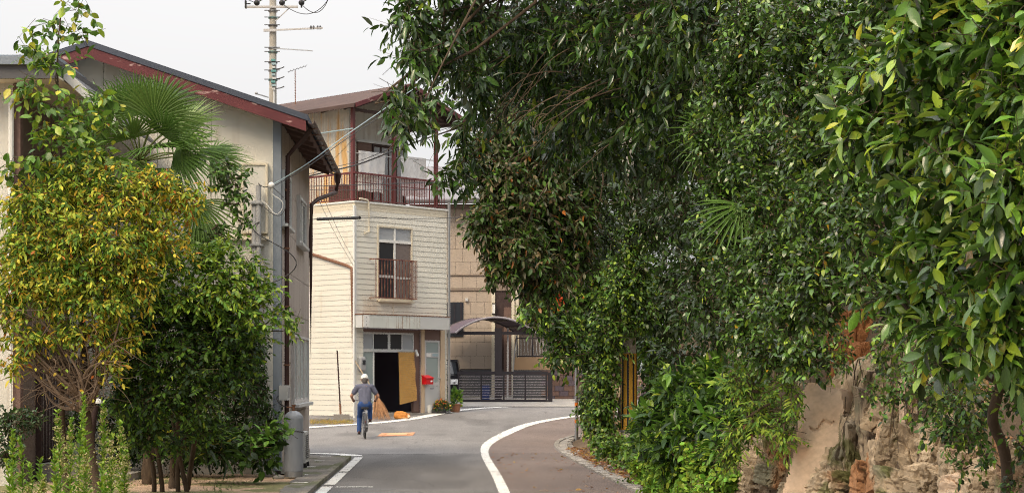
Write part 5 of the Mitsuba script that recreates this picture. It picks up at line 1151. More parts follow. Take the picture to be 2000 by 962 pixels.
bri = [clump(*c) for c in [(330, 530, 50, 46, 24.0), (402, 512, 56, 46, 24.2), (440, 552, 52, 44, 24.1), (482, 522, 34, 42, 24.4), (498, 585, 36, 34, 24.3), (546, 612, 30, 16, 24.6), (470, 600, 44, 34, 24.2), (400, 585, 50, 30, 23.9), (520, 560, 24, 22, 24.6), (350, 585, 40, 26, 23.9), (575, 640, 18, 10, 24.8), (430, 480, 34, 20, 24.5), (510, 640, 24, 18, 24.6), (290, 580, 30, 24, 23.8)]]
plant('bright_shrub', 'bright green small leaved shrub between the golden shrub and the house corner', 'shrub', bri, 0.105, 0.042, [G_MID, G_BRIGHT, G_LIME, G_YEL], [1.5, 5, 4.5, 0.3], 49, n=13, s=0.34, cov=0.85, droop=0.4, up=1.0, two_ranked=True, matl='m_leaf', detail=1, ragged=0.32, twig=0.003,
      trunk=[(-4.75, 26.2, 0.0, .04), (*at(390, 800, 25.2), .035), (*at(410, 680, 24.8), .028), (*at(430, 560, 24.4), .015)], limb_r=0.014)
nb_ = gp(335, 962)
plant('feathery_shrub', 'dark green shrub on several bare stems below the bright green shrub', 'shrub', nan_, 0.095, 0.042, [G_DARK, G_MID, G_BLUE, G_BRIGHT, G_LIME], [1.5, 4.0, 3, 4.0, 0.8], 43, n=11, s=0.28, cov=1.05, droop=0.4, up=1.0, two_ranked=True, matl='m_leaf_soft', detail=1,
      trunk=[(nb_[0], nb_[1], -0.05, .055), (*at(340, 880, nb_[1]), .045), (*at(352, 800, 25.4), .035), (*at(365, 700, 25), .03)], limb_r=0.018, twig=0.003, ragged=0.28)
for pts in ([(318, 965), (300, 850), (270, 760)], [(350, 962), (362, 850), (420, 760)], [(300, 955), (285, 870), (262, 830)], [(368, 950), (345, 860), (330, 780)]):
    q = spline([np.append(at(*pts[0], 25.6)[:2], -0.03)] + [at(x, y, 25.3) for x, y in pts[1:]], 12)
    part('feathery_shrub', 'trunk', tube(q, np.linspace(0.038, 0.022, 12), 7), 'm_bark', 60)
clim = [clump(*c) for c in [(448, 350, 34, 34, 26), (462, 400, 26, 36, 26), (440, 330, 24, 18, 26), (476, 440, 18, 24, 26), (420, 460, 26, 30, 26)]]
plant('wall_climber', 'leafy green climber against the gable wall right of the palm', 'climber', clim, 0.10, 0.055, [G_MID, G_BRIGHT, G_DARK], [4, 3, 3], 44, n=7, cov=0.6, droop=0.5, detail=1)
bro = [clump(*c) for c in [(455, 870, 30, 18, 27.8), (500, 880, 34, 24, 27.6), (535, 850, 24, 28, 27.8), (520, 905, 22, 12, 28), (480, 850, 22, 18, 28), (556, 846, 12, 8, 28.2)]]
plant('hydrangea', 'low plant with broad green leaves at the foot of the house corner', 'plant', bro, 0.17, 0.10, [G_MID, G_BRIGHT, G_DARK], [4, 4, 2], 45, n=6, s=0.25, cov=0.8, droop=0.25, up=1.0, detail=2)
asp = [clump(*c) for c in [(390, 850, 34, 26, 27.2), (420, 880, 30, 22, 27.4), (365, 870, 26, 24, 27)]]
plant('strap_leaf_plant', 'dark strap leaved plant between the shrub stems and the low broad leaves', 'plant', asp, 0.40, 0.075, [G_DARK, G_MID, G_YEL], [5, 4, .6], 46, n=6, s=0.12, cov=0.16, droop=0.1, up=1.0, detail=2, grow=1.0, limbs=False)
dkb = [clump(*c) for c in [(20, 830, 36, 30, 22), (60, 815, 26, 18, 22.2), (15, 890, 26, 30, 22)]]
plant('bluish_bush', 'small bluish green bush at the left edge by the entrance steps', 'bush', dkb, 0.075, 0.036, [G_BLUE, G_DARK, G_MID], [5, 3, 1], 47, n=8, s=0.2, cov=0.9, droop=0.3, detail=1)
back = [clump(*c) for c in [(230, 820, 60, 60, 29), (330, 780, 70, 60, 29), (430, 790, 60, 60, 29), (480, 760, 40, 60, 29), (160, 830, 40, 40, 28.5), (420, 700, 60, 60, 29), (490, 700, 34, 50, 29.4), (500, 770, 28, 50, 29.5), (470, 840, 44, 40, 29.3), (400, 860, 50, 40, 29), (520, 830, 18, 40, 29.6), (470, 640, 50, 40, 29.2), (340, 862, 50, 44, 29.2), (290, 850, 50, 44, 29.2), (440, 880, 46, 34, 29.5), (385, 885, 46, 30, 29.4), (500, 880, 26, 34, 29.7), (250, 870, 40, 40, 29.2)]]
plant('backing_hedge', 'dark hedge against the gable wall behind the feathery shrub', 'hedge', back, 0.11, 0.05, [G_DARK, G_MID], [5, 2], 48, n=8, cov=0.9, droop=0.4, detail=0)

# --- tall weeds in the foreground
ORD = 'first second third fourth fifth sixth seventh eighth ninth tenth eleventh twelfth thirteenth fourteenth fifteenth sixteenth'.split()


def weed(px, top, d, seed, kind, lean=0.0, nth=0):
    g = np.random.default_rng(seed); b = np.array([(px - 1000) * d / F, d, 0.0]); tip = at(px + lean, top, d); h = tip[2]
    key = thing('tall_weed', WEEDS[kind][0] % ORD[nth], 'weed', WEEDS[kind][1])
    q = spline([b, (b + tip) / 2 + g.normal(size=3) * [.03, .03, 0], tip], 14)
    part(key, 'stem', tube(q, np.linspace(0.009, 0.003, 14), 6), 'm_leafstalk')
    n = int(h * 150); t = g.uniform(0.12, 1.0, n) ** 0.85; i = np.clip(t * 13, 0, 12.999).astype(int); base = q[i] + (q[i + 1] - q[i]) * (t * 13 - i)[:, None]
    ph = g.uniform(0, 6.28, n); L = 0.145 * (1.1 - 0.75 * t) * g.uniform(.7, 1.2, n)
    dirn = unit(np.stack([np.cos(ph), np.sin(ph), 1.15 - 0.5 * (1 - t)], 1) + .15 * g.normal(size=(n, 3)))
    v, tf = leaf_arrays(base, dirn, unit(np.array([0, 0, 1.0]) + .3 * g.normal(size=(n, 3))), L, 0.024 + 0 * L, 1)
    m, c = leaf_mesh(v, tf, pick_colours(g, n, [G_BRIGHT, G_LIME, (.20, .37, .04)], [2.5, 4, 4])); part(key, 'foliage', m, 'm_leaf_soft', True, color=c, kind='stuff')
    if kind == 'seed':
        n = 420; t = g.uniform(0.55, 1.0, n); i = np.clip(t * 13, 0, 12.999).astype(int); r = 0.13 * (1.08 - t) / .5; ph = g.uniform(0, 6.28, n); rr = r * g.uniform(0.1, 1, n)
        p = q[i] + np.stack([np.cos(ph) * rr, np.sin(ph) * rr, rr * 0.5 + g.normal(size=n) * .02], 1)
        v, tf = leaf_arrays(p, unit(g.normal(size=(n, 3)) + [0, 0, 1]), rand_unit(g, n), g.uniform(.014, .026, n), g.uniform(.010, .016, n), 1)
        m, c = leaf_mesh(v, tf, pick_colours(g, n, [(.42, .38, .17), (.30, .32, .09), (.50, .44, .26)], [3, 3, 2])); part(key, 'seed_head', m, 'm_leaf_soft', True, color=c, kind='stuff')


WEEDS = {'leaf': ('bright green leafy weed in the lower left foreground, %s from the left', 'leafy weeds in the lower left corner'), 'seed': ('weed with pale seed head in the lower left foreground, %s from the left', 'seeding weeds in the lower left corner')}
weeds_ = [(165, 768, 18.6, 'leaf', -3), (158, 800, 18.2, 'leaf', 4), (122, 802, 18, 'seed', -10), (136, 818, 17.8, 'seed', 4), (208, 786, 18.8, 'seed', -6), (222, 824, 18.4, 'seed', 14), (214, 850, 18.0, 'seed', 4), (26, 838, 17.6, 'leaf', -2), (38, 852, 17.8, 'leaf', 0), (66, 905, 17.6, 'leaf', -8), (74, 896, 17.9, 'leaf', 4), (172, 880, 17.2, 'seed', -4), (110, 880, 17.4, 'leaf', -4),
                                                (236, 882, 18.2, 'seed', 10), (90, 930, 17.2, 'seed', -4), (60, 945, 17, 'seed', -4), (12, 900, 17.4, 'leaf', 0), (200, 905, 17.1, 'leaf', 0), (115, 935, 16.8, 'leaf', -3)]
for k, w_ in enumerate(weeds_):
    weed(*w_[:3], 500 + k, w_[3], w_[4], sorted(q[0] + q[4] / 2 for q in weeds_ if q[3] == w_[3]).index(w_[0] + w_[4] / 2))
# thin grass and small weeds on the sandy yard and along the bank foot
g = np.random.default_rng(77); n = 2600
x = g.uniform(-9.5, -4.1, n); y = g.uniform(24, 30.2, n); keep = meshkit.fbm(np.stack([x * .8, y * .8, 0 * x], 1), 3, 4) > 0.52; x, y = x[keep], y[keep]
p = np.stack([x, y, 0.04 + 0 * x], 1); n = len(p)
v, tf = leaf_arrays(p, unit(g.normal(size=(n, 3)) * [.7, .7, .2] + [0, 0, .8]), rand_unit(g, n), g.uniform(.03, .09, n), g.uniform(.006, .014, n), 0)
m, c = leaf_mesh(v, tf, pick_colours(g, n, [G_MID, G_BRIGHT, OLIVE, OLIVE_P], [3, 2, 3, 2])); key = numbered('yard_grass'); scene[key] = mikit.ply(m, 'm_leaf_soft', color=c); labels[key] = {'label': 'thin short grass scattered over the sandy yard', 'category': 'grass', 'kind': 'stuff'}
# ------------------------------------------------------------------ the rider and his bicycle
def blob(bones, step=0.018, smooth_it=8):
    """one skin over bones, each a (point, radius, point, radius)"""
    ms = []
    for a, ra, b, rb in bones:
        ms.append(m3.Manifold.batch_hull([m3.Manifold.sphere(ra, 16).translate(tuple(map(float, a))), m3.Manifold.sphere(rb, 16).translate(tuple(map(float, b)))]))
    m = m3.Manifold.batch_boolean(ms, m3.OpType.Add).refine_to_length(step).to_mesh()
    t_ = trimesh.Trimesh(m.vert_properties[:, :3], m.tri_verts)
    trimesh.smoothing.filter_taubin(t_, iterations=smooth_it)
    return t_


def chain(*pr):
    return [(pr[i][0], pr[i][1], pr[i + 1][0], pr[i + 1][1]) for i in range(len(pr) - 1)]


RB = gp(713, 857); HD = math.radians(6)
RM = np.eye(4); RM[:3, 0], RM[:3, 1], RM[:3, 3] = (-math.sin(HD), math.cos(HD), 0), (-math.cos(HD), -math.sin(HD), 0), RB
RM[:3, 2] = (0, 0, 1)
ride = lambda m: (m if hasattr(m, 'apply_transform') else trimesh.Trimesh(*meshkit.arrays(m)[:2])).apply_transform(RM)          # own axes of the bicycle: x forward, y to the left, z up, from the rear wheel's foot
bk = thing('bicycle', 'city bicycle seen from behind under the man in the white cap', 'bicycle')


def ring(R, r, c, n=40, s=8):
    a = np.arange(n) * 2 * np.pi / n
    return tube(np.stack([c[0] + R * np.cos(a), 0 * a + c[1], c[2] + R * np.sin(a)], 1), r, s, closed=True)


for cx_ in (0.0, 1.08):
    wk = part(bk, 'wheel', ride(ring(0.312, 0.020, (cx_, 0, 0.332))), 'm_rubber', True)
    part(wk, 'rim', ride(ring(0.286, 0.011, (cx_, 0, 0.332))), 'm_chrome', True)
    part(wk, 'spokes', ride(cat([tube([(cx_ + 0.02 * math.cos(a + .6), 0.03 * (-1) ** i, 0.332 + 0.02 * math.sin(a + .6)), (cx_ + 0.28 * math.cos(a), 0, 0.332 + 0.28 * math.sin(a))], 0.0016, 4) for i, a in enumerate(np.arange(28) * 2 * math.pi / 28)])), 'm_chrome')
    part(wk, 'hub', ride(tube([(cx_, -0.06, 0.332), (cx_, 0.06, 0.332)], 0.026, 12)), 'm_steel', 40)
    a = np.radians(np.linspace(15, 205, 20) if cx_ == 0 else np.linspace(20, 150, 16))
    part(bk, 'mudguard', ride(cat([tube(np.stack([cx_ + 0.35 * np.cos(a), 0 * a + yy, 0.332 + 0.35 * np.sin(a) - abs(yy) * .25], 1), 0.010, 6) for yy in (-0.018, 0, 0.018)])), 'm_darkgrey')
bb, st_, hd0, hd1 = (0.46, 0, 0.29), (0.26, 0, 0.74), (0.885, 0, 0.76), (0.93, 0, 0.60)
part(bk, 'frame', ride(cat([tube([bb, st_], 0.016), tube([bb, (0.66, 0, 0.36), hd1], 0.019), tube([(0.36, 0, 0.52), (0.66, 0, 0.50), (0.90, 0, 0.70)], 0.014), tube([hd0, hd1], 0.02)] + [tube([(0, s_ * 0.06, 0.332), (0.40, s_ * 0.035, 0.30), bb], 0.010) for s_ in (1, -1)] + [tube([(0, s_ * 0.06, 0.332), (0.29, s_ * 0.03, 0.66)], 0.008) for s_ in (1, -1)])), 'm_darkblue', 40)
part(bk, 'fork', ride(cat([tube([(0.925, s_ * 0.05, 0.62), (0.98, s_ * 0.055, 0.52), (1.08, s_ * 0.055, 0.332)], 0.011) for s_ in (1, -1)] + [tube([(0.925, -0.05, 0.62), (0.925, 0.05, 0.62)], 0.014)])), 'm_steel', 40)
part(bk, 'handlebar', ride(tube(spline([(0.66, 0.29, 1.00), (0.80, 0.27, 1.02), (0.90, 0.16, 1.03), (0.89, 0, 0.98), (0.90, -0.16, 1.03), (0.80, -0.27, 1.02), (0.66, -0.29, 1.00)], 40), 0.011, 8)), 'm_chrome', True)
part(bk, 'stem', ride(tube([hd0, (0.87, 0, 0.98)], 0.013)), 'm_chrome')
for s_ in (1, -1):
    part(bk, 'grip', ride(tube([(0.645, s_ * 0.29, 0.998), (0.77, s_ * 0.278, 1.017)], 0.017, 10)), 'm_black', 40)
part(bk, 'saddle', ride(trimesh.convex.convex_hull(np.vstack([trimesh.creation.icosphere(2, 0.035).vertices + q for q in ((0.14, 0.07, 0.82), (0.14, -0.07, 0.82), (0.24, 0.05, 0.83), (0.24, -0.05, 0.83), (0.40, 0, 0.83))]))), 'm_black', 50)
part(bk, 'seat_post', ride(tube([st_, (0.25, 0, 0.80)], 0.012)), 'm_chrome')
part(bk, 'rear_rack', ride(cat([tube([(-0.22, s_ * 0.06, 0.715), (0.22, s_ * 0.06, 0.715)], 0.007) for s_ in (1, -1)] + [tube([(x_, -0.06, 0.715), (x_, 0.06, 0.715)], 0.006) for x_ in (-0.22, -0.08, 0.06, 0.2)] + [tube([(0, s_ * 0.07, 0.34), (-0.1, s_ * 0.06, 0.71)], 0.006) for s_ in (1, -1)])), 'm_chrome')
part(bk, 'rear_reflector', ride(box(-0.372, -0.355, -0.018, 0.018, 0.46, 0.49)), 'm_redrail')
bsk = [tube([(1.02, y_, 0.74), (0.98, y_ * 1.2, 0.98)], 0.004, 5) for y_ in np.linspace(-.13, .13, 9)] + [tube([(1.22, y_, 0.74), (1.30, y_ * 1.2, 0.98)], 0.004, 5) for y_ in np.linspace(-.13, .13, 9)]
for z_, k_ in ((0.74, 0), (0.82, .33), (0.90, .66), (0.98, 1)):
    w_ = .13 * (1 + .2 * k_); bsk.append(tube([(1.02 - .04 * k_, -w_, z_), (1.22 + .08 * k_, -w_, z_), (1.22 + .08 * k_, w_, z_), (1.02 - .04 * k_, w_, z_)], 0.005, 5, closed=True))
part(bk, 'basket', ride(cat(bsk)), 'm_steel')
CR = 0.165
part(bk, 'crank', ride(cat([tube([(0.46, 0.085, 0.29), (0.46, 0.095, 0.29 - CR)], 0.010), tube([(0.46, -0.085, 0.29), (0.46, -0.095, 0.29 + CR)], 0.010), tube([(0.46, -0.085, 0.29), (0.46, 0.085, 0.29)], 0.015)])), 'm_steel')
part(bk, 'chain_case', ride(cat([tube(np.stack([0.46 + 0.095 * np.cos(np.arange(20) * .314), 0 * np.arange(20) - 0.06, 0.29 + 0.095 * np.sin(np.arange(20) * .314)], 1), 0.018, 6, closed=True), tube([(0.46, -0.06, 0.385), (0.0, -0.06, 0.38)], 0.018), tube([(0.46, -0.06, 0.2), (0, -0.06, 0.29)], 0.018)])), 'm_black')
for s_, z_ in ((1, 0.29 - CR), (-1, 0.29 + CR)):
    part(bk, 'pedal', ride(box(0.415, 0.505, s_ * 0.10, s_ * 0.19, z_ - 0.012, z_ + 0.012)), 'm_black')
man = thing('person', 'man in grey t-shirt, blue jeans and white cap riding a bicycle away', 'person')
hipL, hipR, knL, knR, anL, anR = (0.26, 0.095, 0.90), (0.26, -0.095, 0.90), (0.545, 0.135, 0.575), (0.66, -0.14, 0.80), (0.425, 0.150, 0.205), (0.425, -0.145, 0.535)
shL, shR, elL, elR, wrL, wrR = (0.40, 0.185, 1.385), (0.40, -0.185, 1.385), (0.435, 0.355, 1.145), (0.435, -0.355, 1.145), (0.60, 0.315, 1.045), (0.60, -0.315, 1.045)
pel, wst, chs, nk, hdc = (0.235, 0, 0.935), (0.275, 0, 1.08), (0.375, 0, 1.30), (0.425, 0, 1.45), (0.475, 0, 1.585)
hand = []
for s_, wr in ((1, wrL), (-1, wrR)):
    pm = (0.675, s_ * 0.300, 1.036); hand += [(wr, 0.030, pm, 0.034)]
    for k in range(4):
        x_ = 0.665 + 0.021 * k; l_ = (0.9, 1.0, 0.95, 0.8)[k]
        hand += chain(((x_, s_ * 0.315, 1.035), 0.0115), ((x_ + .004, s_ * (0.318 + 0.004 * l_), 1.003), 0.010), ((x_ + .003, s_ * 0.292, 0.978), 0.009), ((x_, s_ * 0.270, 0.992), 0.008))
    hand += chain(((0.665, s_ * 0.275, 1.033), 0.013), ((0.685, s_ * 0.262, 1.020), 0.011), ((0.700, s_ * 0.258, 0.998), 0.009))
face = [(hdc, 0.094, (0.500, 0, 1.560), 0.083), ((0.50, 0, 1.560), 0.080, (0.532, 0, 1.505), 0.048), (hdc, 0.09, (0.455, 0, 1.605), 0.092), ((0.575, 0, 1.560), 0.014, (0.592, 0, 1.540), 0.015), (nk, 0.058, hdc, 0.062), ((0.400, 0, 1.405), 0.066, nk, 0.058)] + [((0.472, s_ * 0.094, 1.585), 0.016, (0.468, s_ * 0.098, 1.555), 0.014) for s_ in (1, -1)]
body = face + hand
for s_, sh_, el, wr in ((1, shL, elL, wrL), (-1, shR, elR, wrR)):
    body += chain((sh_, 0.058), (el, 0.043), (wr, 0.030))
    body += [((0.40, s_ * 0.05, 1.38), 0.075, sh_, 0.062)]
body += [(chs, 0.115, wst, 0.11), (wst, 0.11, pel, 0.12), ((0.36, 0, 1.36), 0.09, chs, 0.115)]
for hp, kn, an in ((hipL, knL, anL), (hipR, knR, anR)):
    body += chain((hp, 0.075), (kn, 0.050), (an, 0.036)) + [(an, 0.036, (an[0] + 0.02, an[1], an[2] - 0.05), 0.036)]
part(man, 'body', ride(blob(body, 0.012, 4)), 'm_skin', True)
part(man, 'eyes', ride(cat([trimesh.creation.icosphere(2, 0.012).apply_translation((0.566, s_ * 0.033, 1.583)) for s_ in (1, -1)])), 'm_black', True)
part(man, 'mouth', ride(m3.Manifold.sphere(1, 12).scale((0.008, 0.024, 0.005)).translate((0.578, 0, 1.512))), 'm_shoe', True)
part(man, 'hair', ride(blob([((0.435, 0, 1.575), 0.088, (0.452, 0, 1.60), 0.092), ((0.415, 0, 1.535), 0.070, (0.435, 0, 1.57), 0.084)], 0.012, 3)), 'm_hair', True)
cap = blob([((0.462, 0, 1.628), 0.098, (0.485, 0, 1.63), 0.097), ((0.47, 0, 1.65), 0.092, (0.48, 0, 1.65), 0.09)], 0.014, 3)
cap = trimesh.intersections.slice_mesh_plane(cap, (0.05, 0, 1), (0.4, 0, 1.604), cap=True)
part(man, 'cap', ride(cat([cap, trimesh.convex.convex_hull(np.array([(0.555 + dx * math.cos(a), 0.085 * math.sin(a) , 1.603 + z_ - 0.03 * max(dx * math.cos(a), 0) / .1) for a in np.linspace(-1.57, 1.57, 13) for dx in (0.0, 0.095) for z_ in (0, 0.008)]))])), 'm_white', 40)
sleeve = lambda sh_, el, k: tuple(np.array(sh_) + (np.array(el) - np.array(sh_)) * k)
shirt = [((0.385, 0, 1.33), 0.130, (0.30, 0, 1.10), 0.128), ((0.30, 0, 1.10), 0.132, (0.245, 0, 0.955), 0.142), ((0.40, 0.06, 1.385), 0.088, (0.40, -0.06, 1.385), 0.088), ((0.345, 0.075, 1.27), 0.105, (0.275, 0.06, 1.0), 0.105), ((0.345, -0.075, 1.27), 0.105, (0.275, -0.06, 1.0), 0.105), ((0.40, 0, 1.40), 0.082, (0.415, 0, 1.43), 0.070)]
for s_, sh_, el in ((1, shL, elL), (-1, shR, elR)):
    shirt += [((0.39, s_ * 0.07, 1.365), 0.098, sh_, 0.078), (sh_, 0.080, sleeve(sh_, el, 0.62), 0.070)]
sm = blob(shirt, 0.016, 6); v = sm.vertices
sm.vertices = v + 0.010 * (meshkit.fbm(v * [14, 14, 7], 3, 8)[:, None] - 0.5) * sm.vertex_normals * 2
part(man, 't_shirt', ride(sm), 'm_shirt', True)
jn = [((0.235, 0.05, 0.915), 0.128, (0.235, -0.05, 0.915), 0.128)]
for s_, hp, kn, an in ((1, hipL, knL, anL), (-1, hipR, knR, anR)):
    jn += chain((hp, 0.100), (kn, 0.068), (an, 0.056))
jm = blob(jn, 0.016, 5); jm.vertices = jm.vertices + 0.012 * (meshkit.fbm(jm.vertices * 16, 3, 9)[:, None] - 0.5) * jm.vertex_normals
part(man, 'jeans', ride(jm), 'm_jeans', True)
for s_, an, pz in ((1, anL, 0.29 - CR), (-1, anR, 0.29 + CR)):
    y_ = an[1]
    part(man, 'shoe', ride(blob([((0.385, y_, pz + 0.05), 0.036, (0.47, y_, pz + 0.045), 0.034), ((0.47, y_, pz + 0.045), 0.034, (0.555, y_ + s_ * .012, pz + 0.038), 0.030), ((0.385, y_, pz + 0.05), 0.036, (an[0], y_, an[2] - 0.04), 0.040)], 0.014, 3)), 'm_shoe', True)

# ------------------------------------------------------------------ the sleeping dog, the broom, the things along the shop front
dg = gp(785, 817.5)
dbones = [((-.12, 0.01, .115), .112, (-.03, .05, .115), .118), ((-.03, .05, .115), .118, (.07, .05, .10), .100), ((.07, .05, .10), .10, (.15, .01, .085), .075), ((.15, .01, .085), .07, (.185, -.045, .075), .062), ((.185, -.045, .078), .056, (.215, -.095, .052), .030), ((.215, -.095, .052), .030, (.222, -.125, .045), .024),
          ((-.15, -.05, .08), .085, (-.06, -.09, .055), .055), ((-.16, -.07, .045), .04, (-.05, -.135, .035), .034), ((-.05, -.135, .035), .034, (.10, -.14, .032), .026), ((.10, -.14, .032), .026, (.17, -.125, .03), .018), ((.10, -.03, .05), .045, (.04, -.12, .035), .028), ((.04, -.12, .035), .028, (.15, -.155, .028), .024), ((-.02, -.02, .08), .09, (.06, -.02, .07), .08)]
dm = blob(dbones, 0.011, 6)
for s_, e in ((1, (.225, -.02, .130)), (-1, (.165, -.075, .135))):
    pass
v = dm.vertices; n_ = meshkit.fbm(v * 30, 3, 4)
pale = np.clip((v[:, 0] - .155) / .03, 0, 1) * np.clip((-.055 - v[:, 1]) / .03, 0, 1)
pale = np.maximum(pale, np.clip((.045 - v[:, 2]) / .02, 0, 1) * np.clip((v[:, 0] + .02) / .05, 0, 1)); pale = np.clip(pale * (0.7 + 0.6 * n_), 0, 1)[:, None]
dcol = np.array([.52, .22, .055]) * (0.8 + .4 * n_[:, None]) * (1 - pale) + np.array([.66, .52, .36]) * pale
DK = np.eye(4); DK[:3, :3] *= 1.12; DK[:3, 3] = dg
dog = thing('dog', 'orange brown dog sleeping curled up on the road edge before the shop', 'dog')
part(dog, 'body', dm.apply_transform(DK), 'm_dog', True, color=dcol)
for e0, e1 in (((.200, -.005, .115), (.222, .012, .165)), ((.150, -.060, .118), (.140, -.070, .170))):
    em = blob([(e0, .024, e1, .008)], .008, 2).apply_transform(DK); part(dog, 'ear', em, 'm_dog', True, color=np.repeat([[.40, .15, .04]], len(em.vertices), 0))
part(dog, 'nose', trimesh.creation.icosphere(2, .012).apply_translation((.226, -.148, .048)).apply_transform(DK), 'm_black', True)
bq = gp(744, 817); bt = at(735, 771, 57.9); ht = H.p(-0.06, 0.05, 2.35)
br = thing('broom', 'big bamboo twig broom leaning on the house corner behind the rider', 'broom')
g = np.random.default_rng(3); tw = []
for k in range(150):
    e = gp(g.uniform(727, 764), g.uniform(814, 821)); e[2] += abs(g.normal()) * .03; m_ = bt + (e - bt) * .5 + [g.normal() * .03, g.normal() * .05, .02]
    tw.append(tube(spline([bt + g.normal(size=3) * .02, m_, e], 6), np.linspace(.007, .003, 6), 4))
part(br, 'twigs', cat(tw), 'm_broom', kind='stuff'); part(br, 'handle', tube([bt + (bt - ht) * 0.1, ht], .016, 8), 'm_palewood'); part(br, 'binding', tube([bt + (ht - bt) * -.03, bt + (ht - bt) * .03], .042, 10), 'm_wire')
mat('m_broom', (.42, .225, .11), .85)
pb = H.p(H.u(838.5, -0.2), -0.14, H.z(741, 3.2)); bw_, bd_ = 0.33, 0.22
pbx = thing('mailbox', 'red letter box with sloping lid fixed beside the narrow shop door', 'mailbox')
ux0, zq = H.u(828, -.15), H.z(750, 3.2)
part(pbx, 'body', H.box(ux0, ux0 + bw_, -.26, -.03, zq, zq + .19), 'm_red')
part(pbx, 'lid', H.put(slab([(ux0 - .02, -.29, zq + .195), (ux0 + bw_ + .02, -.29, zq + .195), (ux0 + bw_ + .02, -.03, zq + .29), (ux0 - .02, -.03, zq + .29)], .025, (0, 0, 1))), 'm_red'); part(pbx, 'side', cat([H.put(slab([(u_, -.255, zq + .191), (u_, -.03, zq + .191), (u_, -.03, zq + .286)], .02, (1, 0, 0))) for u_ in (ux0, ux0 + bw_ - .02)]), 'm_red')
part(pbx, 'name_tag', H.box(ux0 + .2, ux0 + .29, -.266, -.2605, zq + .08, zq + .13), 'm_white')


def pot(name, label, cat_, px, py, r0, r1, h, mt, ribs=False):
    k = thing(name, label, cat_); c = gp(px, py)
    part(k, 'pot', lathe([(0, 0), (r0, 0), (r1, h - .03), (r1 + .015, h - .03), (r1 + .015, h), (r1 - .01, h), (r1 - .02, h - .06), (0, h - .06)], 20).apply_translation(c), mt, 40)
    return k, c


def pot_leaves(k, c, n, R, h0, h1, Lf, Wf, pal, wt, seed, nm='foliage', ml='m_leaf_soft'):
    g = np.random.default_rng(seed); u = rand_unit(g, n); u[:, 2] = np.abs(u[:, 2]); p = c + np.stack([u[:, 0] * R, u[:, 1] * R, h0 + u[:, 2] * (h1 - h0)], 1) * g.uniform(.5, 1, (n, 1)) ** np.array([[1, 1, .3]])
    v, tf = leaf_arrays(p, unit(u + .5 * g.normal(size=(n, 3)) + [0, 0, .3]), unit(g.normal(size=(n, 3)) * .5 + [0, -.3, .8]), Lf * g.uniform(.6, 1.2, n), Wf * g.uniform(.7, 1.2, n), 1)
    m, cc = leaf_mesh(v, tf, pick_colours(g, n, pal, wt)); part(k, nm, m, ml, True, color=cc, kind='stuff')


k, c = pot('bucket', 'small white plastic pail at the foot of the shop door', 'bucket', 838, 807.5, .09, .12, .29, 'm_white')
part(k, 'handle', tube([c + [.125 * math.cos(a), -.03, .26 + .10 * -math.sin(a) * .3] for a in np.linspace(0, math.pi, 10)], .005, 5), 'm_steel')
k, c = pot('grey_pot', 'small grey pot standing left of the white pail', 'pot', 828, 806.5, .07, .09, .22, 'm_grey')
k, c = pot('flower_planter', 'low planter of orange and yellow flowers beside the shop door', 'planter', 862, 807, .16, .20, .20, 'm_darkgrey')
pot_leaves(k, c, 420, .34, .12, .42, .10, .045, [G_DARK, G_MID, OLIVE], [3, 4, 2], 1)
pot_leaves(k, c + [0, -.03, .02], 160, .36, .14, .46, .06, .05, [(.60, .16, .03), (.62, .40, .06), (.55, .08, .04), (.6, .5, .3)], [4, 3, 2, 1], 2, 'flowers')
k, c = pot('potted_plant', 'stone grey pot with a bright green leafy plant by the driveway corner', 'potted plant', 889, 804, .15, .20, .28, 'm_terracotta')
pot_leaves(k, c, 130, .26, .28, .78, .20, .09, [G_BRIGHT, G_LIME, G_MID], [4, 3, 2], 3)
k, c = pot('second_potted_plant', 'low dark green potted plant between the orange flowers and the grey pot', 'potted plant', 876, 803, .10, .14, .2, 'm_darkgrey')
pot_leaves(k, c, 160, .24, .18, .55, .13, .06, [G_DARK, G_MID], [4, 3], 4)
bs = gp(667, 822)
blk = solo('concrete_block', cat([box(bs[0] - .24, bs[0] + .24, bs[1] - .1, bs[1] + .12, bs[2] - .03, bs[2] + .22)]), 'm_concrete', 'weathered concrete block by the clapboard wall holding a stick', 'block')
stk = thing('leaning_pole', 'thin dark pole standing in the concrete block by the clapboard wall', 'pole')
sb_ = bs + [-.03, .02, .221]; stp = at(658.5, 684, bs[1] + .15)
part(stk, 'shaft', tube([sb_ + (stp - sb_) * .16, stp], .024, 8), 'm_darkwood', 40); part(stk, 'lower_end', tube([sb_, sb_ + (stp - sb_) * .16], .034, 8), 'm_rustpipe', 40)
for k, (px, w) in enumerate(((622, 15), (634, 11))):
    c = gp(px, 822); solo('paving_scrap', box(c[0] - w / 120, c[0] + w / 120, c[1], c[1] + .3, c[2] - .02, c[2] + .09), 'm_concrete', ('long', 'short')[k] + ' broken concrete piece lying at the foot of the clapboard wall', 'concrete piece')
g = np.random.default_rng(8); n = 900; p = np.array([gp(a, b) for a, b in zip(g.uniform(606, 690, n), g.uniform(820.5, 828.5, n))])
v, tf = leaf_arrays(p, unit(g.normal(size=(n, 3)) + [0, 0, .9]), rand_unit(g, n), g.uniform(.05, .13, n), g.uniform(.012, .02, n), 0)
m, cc = leaf_mesh(v, tf, pick_colours(g, n, [(.48, .32, .09), (.40, .30, .12), G_YEL], [4, 3, 1])); kk = numbered('dry_grass'); scene[kk] = mikit.ply(m, 'm_leaf_soft', color=cc); labels[kk] = {'label': 'dry yellow grass along the foot of the clapboard wall', 'category': 'grass', 'kind': 'stuff'}
a, b, c_, d_ = gp(737, 852), gp(806, 850), gp(811, 844.5), gp(745, 846)
mp = thing('road_plate', 'orange painted rectangular steel plate set in the road ahead of the bicycle', 'plate')
